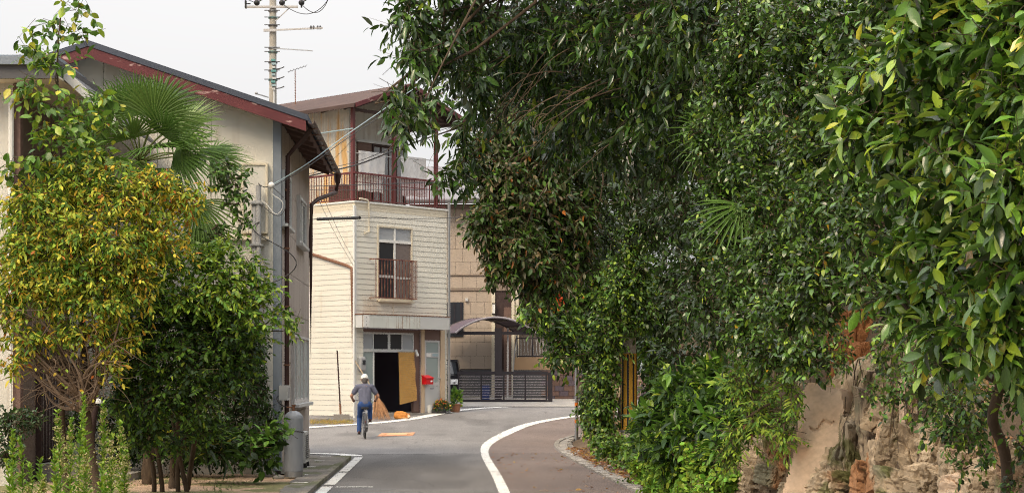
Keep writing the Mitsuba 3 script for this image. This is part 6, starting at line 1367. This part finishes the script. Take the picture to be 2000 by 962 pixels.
part(mp, 'plate', slab([a, b, c_, d_], .012, (0, 0, 1)), 'm_manhole')
cc_ = (a + b + c_ + d_) / 4; inn = [cc_ + (q - cc_) * [.62, .45, 1] + [0, 0, .0125] for q in (a, b, c_, d_)]; part(mp, 'panel', slab(inn, .004, (0, 0, 1)), 'm_peach')
for e in (-.30, .33): part(mp, 'lift_hole', box(cc_[0] + e - .04, cc_[0] + e + .04, cc_[1] - .06, cc_[1] + .06, cc_[2] + .0168, cc_[2] + .0185), 'm_black')

# ------------------------------------------------------------------ gas cylinder, air conditioner and odds and ends by the near house
tc = np.array([at(573.5, 0, 29.5)[0], 29.5, 0.055]); tk = thing('gas_cylinder', 'tall grey gas cylinder standing on the concrete apron at the house corner', 'gas cylinder')
R_ = .158
part(tk, 'body', lathe([(0, .05), (.12, .05), (R_, .10), (R_, .95)] + [(R_ * math.cos(a), .95 + .135 * math.sin(a)) for a in np.linspace(0.1, 1.5, 12)] + [(0, 1.086)], 36).apply_translation(tc), 'm_tank', 40)
part(tk, 'foot_ring', lathe([(.120, 0), (.150, 0), (.150, .085), (.120, .085)], 30).apply_translation(tc), 'm_steel', 40)
part(tk, 'valve', cat([tube([tc + [0, 0, 1.08], tc + [0, 0, 1.16]], .022, 10), tube([tc + [0, 0, 1.14], tc + [-.12, .02, 1.14]], .012, 8), lathe([(.0, 1.16), (.035, 1.16), (.035, 1.185), (0, 1.185)], 14).apply_translation(tc)]), 'm_rustpipe')
ca = np.linspace(math.pi * 1.02, math.pi * 1.98, 22)
part(tk, 'chain', tube(np.stack([tc[0] + (R_ + .008) * np.cos(ca), tc[1] + (R_ + .008) * np.sin(ca), tc[2] + .80 - .07 * (np.linspace(0, 1, 22))], 1), .008, 6), 'm_darkgrey')
part(tk, 'hose', tube(spline([tc + [-.12, .02, 1.14], tc + [-.25, .15, 1.20], tc + [-.32, .5, 1.32]], 14), .010, 6), 'm_black')
ac0 = L.w(591, .1)
ac = thing('air_conditioner', 'pale outdoor air conditioner unit on the apron behind the gas cylinder', 'air conditioner')
w0_, w1_ = L.w(594, .28), L.w(594, .28) + .78
part(ac, 'case', L.box(.06, .30, w0_, w1_, .14, .70), 'm_lightgrey'); gz_ = np.linspace(.22, .62, 12)
part(ac, 'grille', cat([L.box(.301, .312, w0_ + .06, w1_ - .2, z_, z_ + .014) for z_ in gz_] + [L.box(.312, .318, w_, w_ + .01, .2, .65) for w_ in (w0_ + .08, w0_ + .3, w0_ + .5)]), 'm_darkgrey')
part(ac, 'side_grille', cat([L.box(.10, .26, w0_ - .006, w0_ - .0005, z_, z_ + .014) for z_ in gz_]), 'm_darkgrey')
for w_ in (w0_ + .1, w1_ - .1): part(ac, 'foot', L.box(.04, .32, w_ - .05, w_ + .05, .056, .138), 'm_black')
for k, (px, py, r) in enumerate(((525, 934, .10), (545, 938, .07))):
    c = gp(px, py); st = trimesh.creation.icosphere(3, 1.0); st.vertices *= [r * 1.3, r, r * .7]; st.vertices *= (0.75 + .5 * meshkit.fbm(st.vertices * 9, 3, k))[:, None]
    solo('stone', st.apply_translation(c + [0, 0, .05]), 'm_concrete', ('larger', 'smaller')[k] + ' grey stone on the sandy ground at the house corner', 'stone', True)
gpp = gp(176, 930); tp_ = at(190, 775, 27.0)
gl = thing('garden_post', 'dark crooked wooden post with a white cap behind the tall weeds', 'post')
part(gl, 'shaft', tube(spline([np.array([at(176, 0, 27)[0], 27, 0]), at(178, 840, 27), at(186, 790, 27)], 10), np.linspace(.075, .06, 10), 10), 'm_darkwood', 40); part(gl, 'cap', lathe([(0, .07), (.06, .06), (.095, .02), (.10, -.01), (0, -.01)], 20).apply_translation(at(188, 786, 27)), 'm_white', 40)

# ------------------------------------------------------------------ utility poles, marker post, antenna, wires
DP = 59.0; PX = at(533, 0, DP)[0]; pz = lambda py, d=DP: EYE - (py - HOR) * d / F; pxx = lambda px, d=DP: (px - 1000) * d / F
up_ = thing('utility_pole', 'concrete utility pole with crossarms rising behind the gabled house roof', 'utility pole')
part(up_, 'shaft', tube([(PX, DP, -.2), (PX, DP, 8), (PX, DP, pz(-60))], [.17, .135, .108], 16), 'm_poleconc', 40)
arm = part(up_, 'crossarm', cat([box(pxx(481), pxx(583), DP - .20, DP - .12, pz(18), pz(14)), bar((pxx(566), DP - .13, pz(18)), (PX + .08, DP - .12, pz(44)), .03)]), 'm_aluminium')
for px in (503, 552, 590):
    q = np.array([pxx(px), DP - .16, pz(8)])
    part(arm, 'insulator', cat([trimesh.creation.icosphere(2, .10).apply_scale((1, .8, .95)).apply_translation(q), tube([q + [.05, 0, .04], q + [.22, 0, .13]], .022, 8), tube([q - [0, 0, .1], q - [0, 0, .16]], .03, 8)]), 'm_black', 40)
part(arm, 'end_clamp', cat([box(pxx(480), pxx(483), DP - .24, DP - .1, pz(19), pz(4)), box(pxx(482), pxx(491), DP - .18, DP - .15, pz(11), pz(9))]), 'm_black')
arm = part(up_, 'crossarm', cat([bar((pxx(517), DP - .15, pz(62)), (pxx(632), DP - .25, pz(58)), .05), box(pxx(516), pxx(540), DP - .19, DP - .12, pz(64), pz(59))]), 'm_aluminium')
for px in (609, 614, 622, 627): part(arm, 'insulator', lathe([(0, 0), (.035, 0), (.02, .05), (.045, .06), (.02, .12), (0, .12)], 10).apply_translation((pxx(px), DP - .24, pz(60.5))), 'm_darkgrey')
part(up_, 'arm', bar((PX, DP - .12, pz(96)), (pxx(612), DP - .2, pz(102)), .028), 'm_steel')
for k, py in enumerate((24, 37, 52, 96, 104, 124, 140, 158)):
    part(up_, 'band', tube([(PX, DP, pz(py)), (PX, DP, pz(py) + .05)], .155, 16), ('m_steel', 'm_teal', 'm_darkgrey')[k % 3], 40)
    part(up_, 'band_bolt', box(PX - .26, PX + .25, DP - .16, DP - .13, pz(py) + .01, pz(py) + .035), 'm_darkgrey')
for py in (133, 152, 171):
    part(up_, 'cable_hook', tube(spline([(PX, DP - .12, pz(py + 3)), (PX + .2, DP - .16, pz(py + 3.5)), (PX + .4, DP - .2, pz(py))], 10), .018, 6), 'm_darkgrey')
for k in range(9):
    py = 118 + 7 * k
    part(up_, 'fitting', box(PX + .02 * (k % 3) - .03, PX + .10 + .03 * (k % 2), DP - .24, DP - .12, pz(py + 4), pz(py)), ('m_teal', 'm_bluewire', 'm_lightgrey')[k % 3])
part(up_, 'riser', tube([(PX + .06, DP - .16, pz(175)), (PX + .07, DP - .16, 4)], .035, 8), 'm_lightgrey')
part(up_, 'bracket', cat([bar((PX - .12, DP - .14, pz(192)), (pxx(502), DP - .3, pz(186)), .035), trimesh.creation.icosphere(2, .05).apply_translation((pxx(503), DP - .3, pz(185)))]), 'm_steel')
an = thing('tv_antenna', 'thin antenna mast on the brown roof of the corner house', 'antenna'); da = 62.5
part(an, 'mast', tube([at(577, 215, da), at(576.5, 138, da)], .018, 6), 'm_rustpipe'); part(an, 'boom', tube([at(562, 141, da), at(598, 129, da)], .010, 6), 'm_darkgrey')
for s_ in np.linspace(.1, 1, 6):
    q = at(562 + 36 * s_, 141 - 12 * s_, da); part(an, 'element', tube([q - [0, .3, .1], q + [0, .3, .1]], .007, 5), 'm_darkgrey')
DS = 38.0; SX = at(1228, 0, DS)[0]; sz = lambda py: EYE - (py - HOR) * DS / F
sp_ = thing('striped_utility_pole', 'ivy covered utility pole with yellow and black striped guard on the green bank', 'utility pole')
part(sp_, 'shaft', tube([(SX, DS, -.1), (SX, DS, 5), (SX, DS, 11.5)], [.165, .145, .12], 18), 'm_poleconc', 40)
gd = part(sp_, 'guard', lathe([(.168, sz(838)), (.176, sz(838)), (.172, sz(690)), (.164, sz(690))], 28).apply_translation((SX, DS, 0)), 'm_yellow', 40, label='yellow guard sleeve with black stripes')
for k in range(9):
    a = 2 * math.pi * k / 9 + .25
    part(gd, 'stripe', cat([slab([(SX + .1785 * math.cos(a + e), DS + .1785 * math.sin(a + e), sz(836)), (SX + .1785 * math.cos(a + e + .075), DS + .1785 * math.sin(a + e + .075), sz(836)), (SX + .1750 * math.cos(a + e + .075), DS + .1750 * math.sin(a + e + .075), sz(692)), (SX + .1750 * math.cos(a + e), DS + .1750 * math.sin(a + e), sz(692))], .003, (math.cos(a + e + .04), math.sin(a + e + .04), 0)) for e in (0, .075, .15)]), 'm_black')
part(sp_, 'clamp', tube([(SX, DS, sz(843)), (SX, DS, sz(840))], .186, 20), 'm_steel', 40)
mq = gp(1126, 861); mk = thing('marker_post', 'slim grey steel post with orange reflective bands at the road bend', 'post')
part(mk, 'shaft', tube([mq - [0, 0, .1], mq + [0, 0, 2.3]], .047, 14), 'm_steel', 40)
for py in (789, 822): part(mk, 'band', tube([at(1126, py + 3.5, mq[1]), at(1126, py - 3.5, mq[1])], .0495, 14), 'm_orange', 40)
polet = lambda z: np.array([SX, DS, z])


def wire(name, label, pts, r, mt, n=30):
    solo(name, tube(spline(pts, n), r, 6), mt, label, 'wire')


wire('service_wire', 'pale blue service cable rising from the gable mast toward the trees', [ins, at(600, 320, 31), at(660, 276, 32.5), at(745, 217, 34), at(900, 112, 36), polet(10.6)], .009, 'm_bluewire')
wire('service_wire', 'thin second cable just below the pale blue service cable', [ins + [.03, 0, -.02], at(603, 324, 31), at(660, 283, 32.5), at(745, 226, 34), at(900, 124, 36), polet(10.3)], .007, 'm_wire')
wire('twisted_cable', 'thick black cable sagging in front of the roof deck', [at(585, 349, 46), at(655, 332, 45.5), at(720, 314, 44), at(770, 294, 43.4), at(890, 252, 41.5), polet(8.3)], .019, 'm_wire')
wire('twisted_cable', 'thin grey cable hanging just above the thick black one by the deck', [at(585, 346, 46), at(655, 326, 45.5), at(720, 308, 44), at(770, 287, 43.4), at(890, 246, 41.5), polet(8.45)], .008, 'm_wire')
wire('level_cable', 'upper of two level dark cables crossing the deck railing', [at(560, 365.5, 49), at(700, 361, 46.5), at(845, 356, 44), polet(5.95)], .011, 'm_wire')
wire('level_cable', 'lower of two level dark cables crossing the deck railing', [at(560, 371, 49), at(700, 371.5, 46.5), at(845, 370.5, 44), polet(5.7)], .008, 'm_wire')
wire('low_cable', 'thin cable along the clapboard wall under the deck', [at(580, 431, 50), at(612, 428.5, 49.6), at(703, 425, 48), at(790, 427, 46.5), at(870, 426, 45), polet(5.2)], .009, 'm_wire')
solo('cable_sleeve', tube([at(620, 428, 49.3), at(660, 426.8, 48.7), at(703, 425.2, 47.96)], .042, 10), 'm_black', 'black protective sleeve on the cable in front of the clapboard wall', 'cable sleeve', 40)
for k, (a, b) in enumerate((((618, 380), (690, 518)), ((628, 376), (693, 512)))):
    wire('drop_wire', ('left', 'right')[k] + ' of two fine wires slanting down to the house corner', [at(*a, 56.4), at((a[0] + b[0]) / 2 - 2, (a[1] + b[1]) / 2 + 2, 57), at(*b, 58.0)], .006, 'm_wire')
wire('drop_wire', 'fine wire running up from the railing to the deck roof corner', [H.p(-.05, 2.6, ZD + .9), H.p(-.1, 1.3, ZD + 1.3), H.p(-.05, -.05, ZD + 2.1)], .007, 'm_wire')

for k, (a, b, c) in enumerate((((503, 8), (420, -30), (200, -160)), ((552, 8), (610, 26), (660, -40)), ((590, 10), (622, 24), (650, -30)))):
    wire('high_wire', ('left', 'middle', 'right')[k] + ' wire leaving the top crossarm of the concrete utility pole', [at(*a, 58.8), at(*b, 58), at(*c, 57)], .012, 'm_wire')

# ------------------------------------------------------------------ laundry and the unit on the deck
def cloth(name, label, px0, px1, py0, py1, w, mt, seed, nx=22, nz=12):
    g = np.random.default_rng(seed); u0, u1 = H.u(px0, w), H.u(px1, w); z1, z0 = H.z(py0, (u0 + u1) / 2, w), H.z(py1, (u0 + u1) / 2, w)
    U_, Z_ = np.meshgrid(np.linspace(0, 1, nx), np.linspace(0, 1, nz), indexing='ij'); ph = g.uniform(0, 6)
    W_ = .028 * np.sin(U_ * 21 + ph) * (1 - .5 * Z_) + .02 * np.sin(U_ * 9 + ph * 2 + Z_ * 2); dz = -.02 * np.sin(U_ * 12 + ph) * (1 - Z_)
    pts = np.stack([u0 + (u1 - u0) * (U_ + .01 * np.sin(Z_ * 6 + ph)), w + W_, z0 + (z1 - z0) * Z_ + dz], -1).reshape(-1, 3); n = nx * nz
    i, j = np.meshgrid(np.arange(nx - 1), np.arange(nz - 1), indexing='ij'); k = i * nz + j; q = np.stack([k, k + nz, k + nz + 1, k + 1], -1).reshape(-1, 4); f = np.vstack([q[:, [0, 1, 2]], q[:, [0, 2, 3]]])
    m = H.put(trimesh.Trimesh(np.vstack([pts, pts + [0, .006, 0]]), np.vstack([f, f[:, ::-1] + n]), process=False))
    solo(name, m, mt, label, 'laundry', True)


WL = .42
cloth('hanging_sheet', 'large white sheet hanging on the upper pole left of the middle deck post', 701, 751, 297, 342, WL, 'm_cloth', 1)
cloth('hanging_sheet', 'white cloth hanging lower behind the railing left of the middle deck post', 699, 747, 342, 374, WL + .25, 'm_cloth', 2)
cloth('hanging_sheet', 'white patterned sheet hanging on the upper pole right of the middle deck post', 784, 832, 307, 348, WL, 'm_cloth', 3)
cloth('hanging_sheet', 'pinkish white cloth hanging behind the railing at the right end of the deck', 783, 836, 350, 384, WL + .2, 'm_cloth_pink', 4)
solo('laundry_pole', tube([H.p(.05, WL + .01, H.z(299, .5, WL)), H.p(H.u(778, WL), WL + .01, H.z(307, 2, WL)), H.p(HU - .1, WL + .01, H.z(310, 3.4, WL))], .016, 8), 'm_pipe', 'thin pole carrying the white sheets across the deck', 'laundry pole')
solo('laundry_pole', tube([H.p(.05, WL + .24, H.z(341, .5, WL)), H.p(HU - .1, WL + .24, H.z(350, 3.4, WL))], .016, 8), 'm_pipe', 'second lower pole carrying laundry behind the railing', 'laundry pole')
wq0, wq1 = H.w(676, .28), H.w(649, .28)
du = thing('deck_unit', 'brown air conditioner box behind the railing on the left side of the deck', 'air conditioner')
part(du, 'case', H.box(.12, .42, wq0, wq1, ZD + .06, ZD + .66), 'm_shutter'); part(du, 'grille', cat([H.box(.108, .119, wq0 + .05, wq1 - .05, z_, z_ + .02) for z_ in np.linspace(ZD + .14, ZD + .56, 9)]), 'm_darkwood')
part(du, 'foot', H.box(.14, .40, wq0 + .05, wq1 - .05, ZD + .001, ZD + .059), 'm_black')

# ------------------------------------------------------------------ the black car under the carport
CXR, CY = at(898, 0, 69.9)[0], 69.9; CWd = 1.50; cb = float(zg(71)) + .02
car = thing('parked_car', 'black car nosing out beside the corner house under the carport', 'car')
pr = np.array([(0, .24), (0, .62), (.06, .80), (.55, .95), (1.15, 1.50), (1.45, 1.58), (2.9, 1.56), (3.3, 1.0), (3.38, .6), (3.36, .24)])
cb_m = trimesh.creation.extrude_polygon(Polygon(pr).buffer(.05).buffer(-.05), CWd, engine='earcut')
cm = np.array([[0, 0, -1, CXR], [1, 0, 0, CY], [0, 1, 0, cb], [0, 0, 0, 1.0]])
v = cb_m.vertices; v = trimesh.remesh.subdivide_to_size(v, cb_m.faces, .3); cb_m = trimesh.Trimesh(*v); v = cb_m.vertices.copy()
tap = np.clip((v[:, 1] - .85) / .7, 0, 1) * .13; v[:, 2] = CWd / 2 + (v[:, 2] - CWd / 2) * (1 - 2 * tap / CWd * 1.0); v[:, 2] = CWd / 2 + (v[:, 2] - CWd / 2) * np.where(v[:, 0] < .25, .93, 1); cb_m.vertices = v
carp = lambda m: m.apply_transform(cm)
part(car, 'body', carp(cb_m), 'm_carpaint', 25)
part(car, 'windscreen', carp(slab([(.60, 1.00, .12), (1.10, 1.47, .2), (1.10, 1.47, CWd - .2), (.60, 1.00, CWd - .12)], .012, (-.65, .75, 0))), 'm_darkglass')
for s_ in (.06, CWd - .36):
    hl = part(car, 'headlight', carp(slab([(-.012, .60, s_), (-.012, .60, s_ + .30), (.052, .80, s_ + .30), (.052, .80, s_)], .03, (-1, .1, 0))), 'm_insulator'); part(hl, 'lens', carp(trimesh.creation.icosphere(2, .06).apply_translation((-.03, .69, s_ + .15))), 'm_chrome', True)
part(car, 'bumper', carp(box(-.06, .05, .26, .50, .05, CWd - .05)), 'm_carpaint'); part(car, 'grille', carp(box(-.045, -.012, .56, .74, .42, CWd - .42)), 'm_chrome'); part(car, 'number_plate', carp(box(-.075, -.0605, .32, .46, .56, CWd - .56)), 'm_white')
for x_ in (.62, 2.78):
    for s_ in (.02, CWd - .18):
        wh = part(car, 'wheel', carp(trimesh.creation.cylinder(.27, .18, sections=24).apply_translation((x_, .27 - .0, s_ + .08))), 'm_rubber', 40); part(wh, 'rim', carp(trimesh.creation.cylinder(.18, .186, sections=20).apply_translation((x_, .27, s_ + .08))), 'm_steel', 40)
for s_ in (-.13, CWd + .01): part(car, 'mirror', carp(box(.86, .98, .98, 1.12, s_, s_ + .12)), 'm_carpaint')
solo('recycling_bin', cat([box(at(950, 0, 70.6)[0] - .2, at(950, 0, 70.6)[0] + .12, 70.5, 70.9, .7, 1.35)]), 'm_bin', 'dark blue bin standing behind the sliding gate', 'bin')
mat('m_bin', (.03, .05, .16), .5)
# ------------------------------------------------------------------ the rock cutting at the right
def on_bank(px, py):
    d = np.arange(8, 60, .05); p = np.stack([(px - 1000) * d / F, d, EYE - (py - HOR) * d / F], 1)
    h = bank_height(p[:, 0], p[:, 1]); k = np.nonzero(p[:, 2] <= h)[0]
    return p[k[0]] if len(k) else p[-1]




def rock(c, size, seed, axis=None):
    """a block broken along its joints: a jittered box with a few corners knocked off, its faces slightly rough"""
    g = np.random.default_rng(seed)
    p = np.array([(x, y, z) for x in (-1, 1) for y in (-1, 1) for z in (-1, 1)], float) * g.uniform(.62, 1.0, (8, 3)) + .10 * g.normal(size=(8, 3))
    p = np.vstack([p, rand_unit(g, 7) * g.uniform(.85, 1.12, (7, 1))])
    m = trimesh.convex.convex_hull(p)
    v, f = trimesh.remesh.subdivide_to_size(m.vertices, m.faces, .12); m = trimesh.Trimesh(v, f); v = m.vertices
    n = unit(v)
    lay = meshkit.noise(np.stack([v[:, 0] * 1.1 + seed, v[:, 1] * 1.1, v[:, 2] * 8 + 2.5 * v[:, 0]], 1), seed)
    gap = np.abs(meshkit.fbm(v * [2.2, 2.2, 1.1] + seed * 1.7, 3, seed + 3) - .5)
    v = v + n * (.13 * (np.floor(lay * 4) / 4 - .4) + .10 * (meshkit.fbm(v * 3.5 + seed, 5, seed) - .5) - .16 * np.clip(.045 - gap, 0, 1) / .045)[:, None]
    a = g.uniform(-.25, .25) if axis is None else axis
    R = np.array([[math.cos(a), 0, math.sin(a)], [0, 1, 0], [-math.sin(a), 0, math.cos(a)]]); b = g.uniform(-.6, .6); Rz = np.array([[math.cos(b), -math.sin(b), 0], [math.sin(b), math.cos(b), 0], [0, 0, 1]])
    m.vertices = (v * size) @ R.T @ Rz.T + c
    return m


rk = thing('rock_outcrop', 'broken brown and ochre rock face under the creepers at the lower right', 'rock')
labels[rk]['label'] = 'broken brown and ochre rock face under the creepers at the lower right'
# the face of the cutting between the blocks: a rough sheet of broken rock
yy, zz = np.linspace(8.4, 22.5, 280), np.linspace(-.1, 2.7, 90)
fx_ = np.interp(yy, bank_line[:, 1][:1200], bank_line[:, 0][:1200])
Yc, Zc = np.meshgrid(yy, zz, indexing='ij'); Xc = fx_[:, None] + np.interp(Zc, [0, .9, 1.8, 2.3, 3.2], [0.16, .40, .68, 1.05, 1.45]) - .04
pc_ = np.stack([Xc, Yc, Zc], -1); bl_ = np.floor(np.stack([Yc * 1.1 + .6 * Zc + meshkit.fbm(pc_ * 1.5, 3, 1), Zc * 2.6 + .5 * Yc + meshkit.fbm(pc_ * 1.5, 3, 2), 0 * Zc], -1))
dsp = .30 * (meshkit.noise(bl_ * 7.3 + 2.2, 5) - .4) + .22 * (meshkit.fbm(pc_ * [2, 2, 3], 5, 6) - .5); pc_[..., 0] -= dsp * np.clip(Zc + .3, 0, 1); pc_[..., 1] -= .25 * dsp
k = np.arange(280 * 90).reshape(280, 90); q = np.stack([k[:-1, :-1], k[1:, :-1], k[1:, 1:], k[:-1, 1:]], -1).reshape(-1, 4)
part(rk, 'face', trimesh.Trimesh(pc_.reshape(-1, 3), np.vstack([q[:, [0, 2, 1]], q[:, [0, 3, 2]]]), process=False), 'm_rock', 30)
# the smooth slab
poly = [(1572, 742), (1608, 752), (1642, 758), (1650, 800), (1643, 850), (1632, 900), (1600, 935), (1570, 985), (1520, 985), (1536, 930), (1552, 868), (1560, 800)]
P0 = on_bank(1600, 850)
pts = np.array([(x, y) for x, y in poly], float)
from shapely import contains_xy
sh_ = Polygon(pts).buffer(3).buffer(-3)
nx_, ny_ = 46, 90; gx2, gy2 = np.meshgrid(np.linspace(1510, 1656, nx_), np.linspace(738, 990, ny_), indexing='ij')
dd_ = P0[1] - 1.25 + (gx2 - 1600) * -.0052 + (gy2 - 850) * -.0018
fr_ = np.stack([(gx2 - 1000) * dd_ / F, dd_, EYE - (gy2 - HOR) * dd_ / F], -1); rel = meshkit.fbm(fr_ * [3, 3, 2], 4, 3) - .5; crk = np.abs((gy2 - 832) + (gx2 - 1600) * .42 + 6 * np.sin(gx2 * .2)) ; crk = np.exp(-(crk / 2.5) ** 2) * ((gx2 > 1582) & (gx2 < 1632))
fr_[..., 1] += .09 * rel + .05 * crk; bk_ = fr_ + [.28, .35, -.05]
ins_ = contains_xy(sh_, gx2, gy2); k = np.arange(nx_ * ny_).reshape(nx_, ny_); cell = ins_[:-1, :-1] & ins_[1:, :-1] & ins_[1:, 1:] & ins_[:-1, 1:]
q = np.stack([k[:-1, :-1][cell], k[1:, :-1][cell], k[1:, 1:][cell], k[:-1, 1:][cell]], 1); f1 = np.vstack([q[:, [0, 1, 2]], q[:, [0, 2, 3]]]); N_ = nx_ * ny_
ed = np.sort(np.vstack([f1[:, [0, 1]], f1[:, [1, 2]], f1[:, [2, 0]]]), 1); ue, cn = np.unique(ed, axis=0, return_counts=True); be = ue[cn == 1]
f2 = np.vstack([np.stack([be[:, 0], be[:, 1], be[:, 1] + N_], 1), np.stack([be[:, 0], be[:, 1] + N_, be[:, 0] + N_], 1)])
sm_ = trimesh.Trimesh(np.vstack([fr_.reshape(-1, 3), bk_.reshape(-1, 3)]), np.vstack([f1, f1[:, ::-1] + N_, f2]), process=False); sm_.remove_unreferenced_vertices(); sm_.fix_normals()
part(rk, 'smooth_slab', sm_, 'm_slabrock', 35, label='large smooth pale slab of rock with a short crack')
rocks = [(1662, 800, 18, 60, 'm_rock', .05), (1672, 880, 24, 55, 'm_rock', .05), (1640, 930, 40, 40, 'm_rock', .5), (1664, 690, 22, 58, 'm_ochre', .1), (1690, 640, 16, 40, 'm_ochre', 0), (1684, 720, 18, 40, 'm_ochre', -.1), (1650, 650, 12, 36, 'm_ochre', 0), (1700, 780, 22, 50, 'm_rock', .1), (1668, 752, 18, 24, 'm_rock', 0), (1716, 840, 26, 60, 'm_rock', -.1), (1735, 790, 34, 44, 'm_rock', .2), (1760, 850, 30, 46, 'm_rock', .1), (1790, 800, 22, 54, 'm_slabrock', 0), (1780, 760, 18, 34, 'm_rock', 0),
         (1410, 915, 30, 26, 'm_rock', .2), (1450, 900, 26, 24, 'm_slabrock', .1), (1480, 880, 24, 24, 'm_rock', 0), (1520, 925, 26, 24, 'm_rock', .2), (1735, 870, 20, 34, 'm_slabrock', .1), (1810, 850, 24, 34, 'm_rock', -.1), (1740, 915, 34, 40, 'm_rock', .15), (1790, 900, 32, 50, 'm_rock', -.1), (1700, 940, 30, 36, 'm_rock', .1), (1834, 880, 34, 40, 'm_rock', .2), (1840, 940, 44, 36, 'm_rock', 0), (1890, 930, 36, 40, 'm_rock', .1), (1930, 955, 40, 36, 'm_rock', 0), (1895, 960, 34, 30, 'm_slabrock', 0), (1985, 930, 26, 60, 'm_rock', 0), (1770, 955, 40, 30, 'm_rock', .2),
         (1500, 905, 40, 34, 'm_rock', .2), (1470, 935, 34, 30, 'm_rock', .1), (1420, 945, 36, 24, 'm_slabrock', .1), (1530, 890, 24, 40, 'm_rock', -.2), (1392, 950, 22, 26, 'm_rock', .3), (1498, 950, 44, 26, 'm_rock', .1), (1560, 965, 30, 20, 'm_rock', 0), (1450, 975, 60, 26, 'm_rock', .1), (1655, 965, 50, 30, 'm_rock', .1), (1600, 970, 40, 26, 'm_rock', 0), (1820, 975, 60, 26, 'm_rock', .1)]
for k, (px, py, rx, ry, mt, a) in enumerate(rocks):
    c = on_bank(px, py); d_ = c[1]; c = c + unit(np.array([0, 0, EYE]) - c) * (-.02 if mt == 'm_ochre' else .02)
    part(rk, 'rock', rock(c, np.array([rx * d_ / F * 1.45, .5 * (rx + ry) * d_ / F * 1.5, ry * d_ / F * 1.4]), 900 + k, axis=a), mt, 20)
# rocks at the foot of the bank by the marker post
nr = thing('bend_rocks', 'yellowish brown rocks at the foot of the ivy beside the marker post', 'rock')
for k, (px, py, rx, ry, d_) in enumerate([(1160, 820, 18, 34, 45.5), (1172, 856, 20, 24, 43.5), (1185, 790, 16, 40, 43), (1152, 850, 12, 16, 45.6), (1195, 850, 18, 30, 41.5), (1150, 790, 12, 36, 46.5), (1205, 880, 16, 16, 38.5)]):
    part(nr, 'rock', rock(at(px, py, d_), np.array([rx, .8 * (rx + ry) / 1.6, ry]) * d_ / F * 1.25, 960 + k), 'm_rock', 25)
# small hanging roots over the cutting
g = np.random.default_rng(12); rt = []
for _ in range(90):
    px = g.uniform(1470, 1900); py = g.uniform(690, 780); c = on_bank(px, py + 60) + [-.12, -.15, 0]; top = np.array([c[0], c[1], at(px, py, c[1])[2]])
    e = top + [g.normal() * .06, g.normal() * .06, -g.uniform(.2, .6)]; rt.append(tube(spline([top, (top + e) / 2 + g.normal(size=3) * .03, e], 8), np.linspace(.006, .002, 8), 4))
kk = thing('hanging_roots', 'thin dry roots hanging over the rock face below the creepers', 'roots'); part(kk, 'strand', cat(rt), 'm_bark', kind='stuff')
# fallen leaves along the kerb and on the red path
g = np.random.default_rng(14); n = 1500; i = g.integers(150, 560, n); off_ = np.abs(g.normal(size=n)) * .22
src = resample(offset(kerb, .28), 900); t_ = np.gradient(src, axis=0); t_ /= np.linalg.norm(t_, axis=1, keepdims=True); side = np.stack([t_[:, 1], -t_[:, 0], 0 * t_[:, 0]], 1)
p = src[i] + side[i] * (off_ - .12)[:, None]; fr2 = g.uniform(size=n) < .12; p[fr2] -= side[i][fr2] * g.uniform(.3, 1.9, (fr2.sum(), 1)); p[:, 2] = np.maximum(bank_height(p[:, 0], p[:, 1]), zg(p[:, 1]) + np.where(fr2, .012, .07)) + .008
v, tf = leaf_arrays(p, unit(g.normal(size=(n, 3)) * [1, 1, .12]), unit(g.normal(size=(n, 3)) * .3 + [0, 0, 1]), g.uniform(.05, .12, n), g.uniform(.03, .055, n), 1)
m, cc = leaf_mesh(v, tf, pick_colours(g, n, [(.30, .13, .05), (.20, .09, .045), (.42, .24, .08), (.5, .36, .08)], [4, 4, 2, .6])); kk = numbered('leaf_litter'); scene[kk] = mikit.ply(m, 'm_leaf_soft', color=cc); labels[kk] = {'label': 'fallen brown leaves along the gutter kerb and on the red path', 'category': 'leaves', 'kind': 'stuff'}
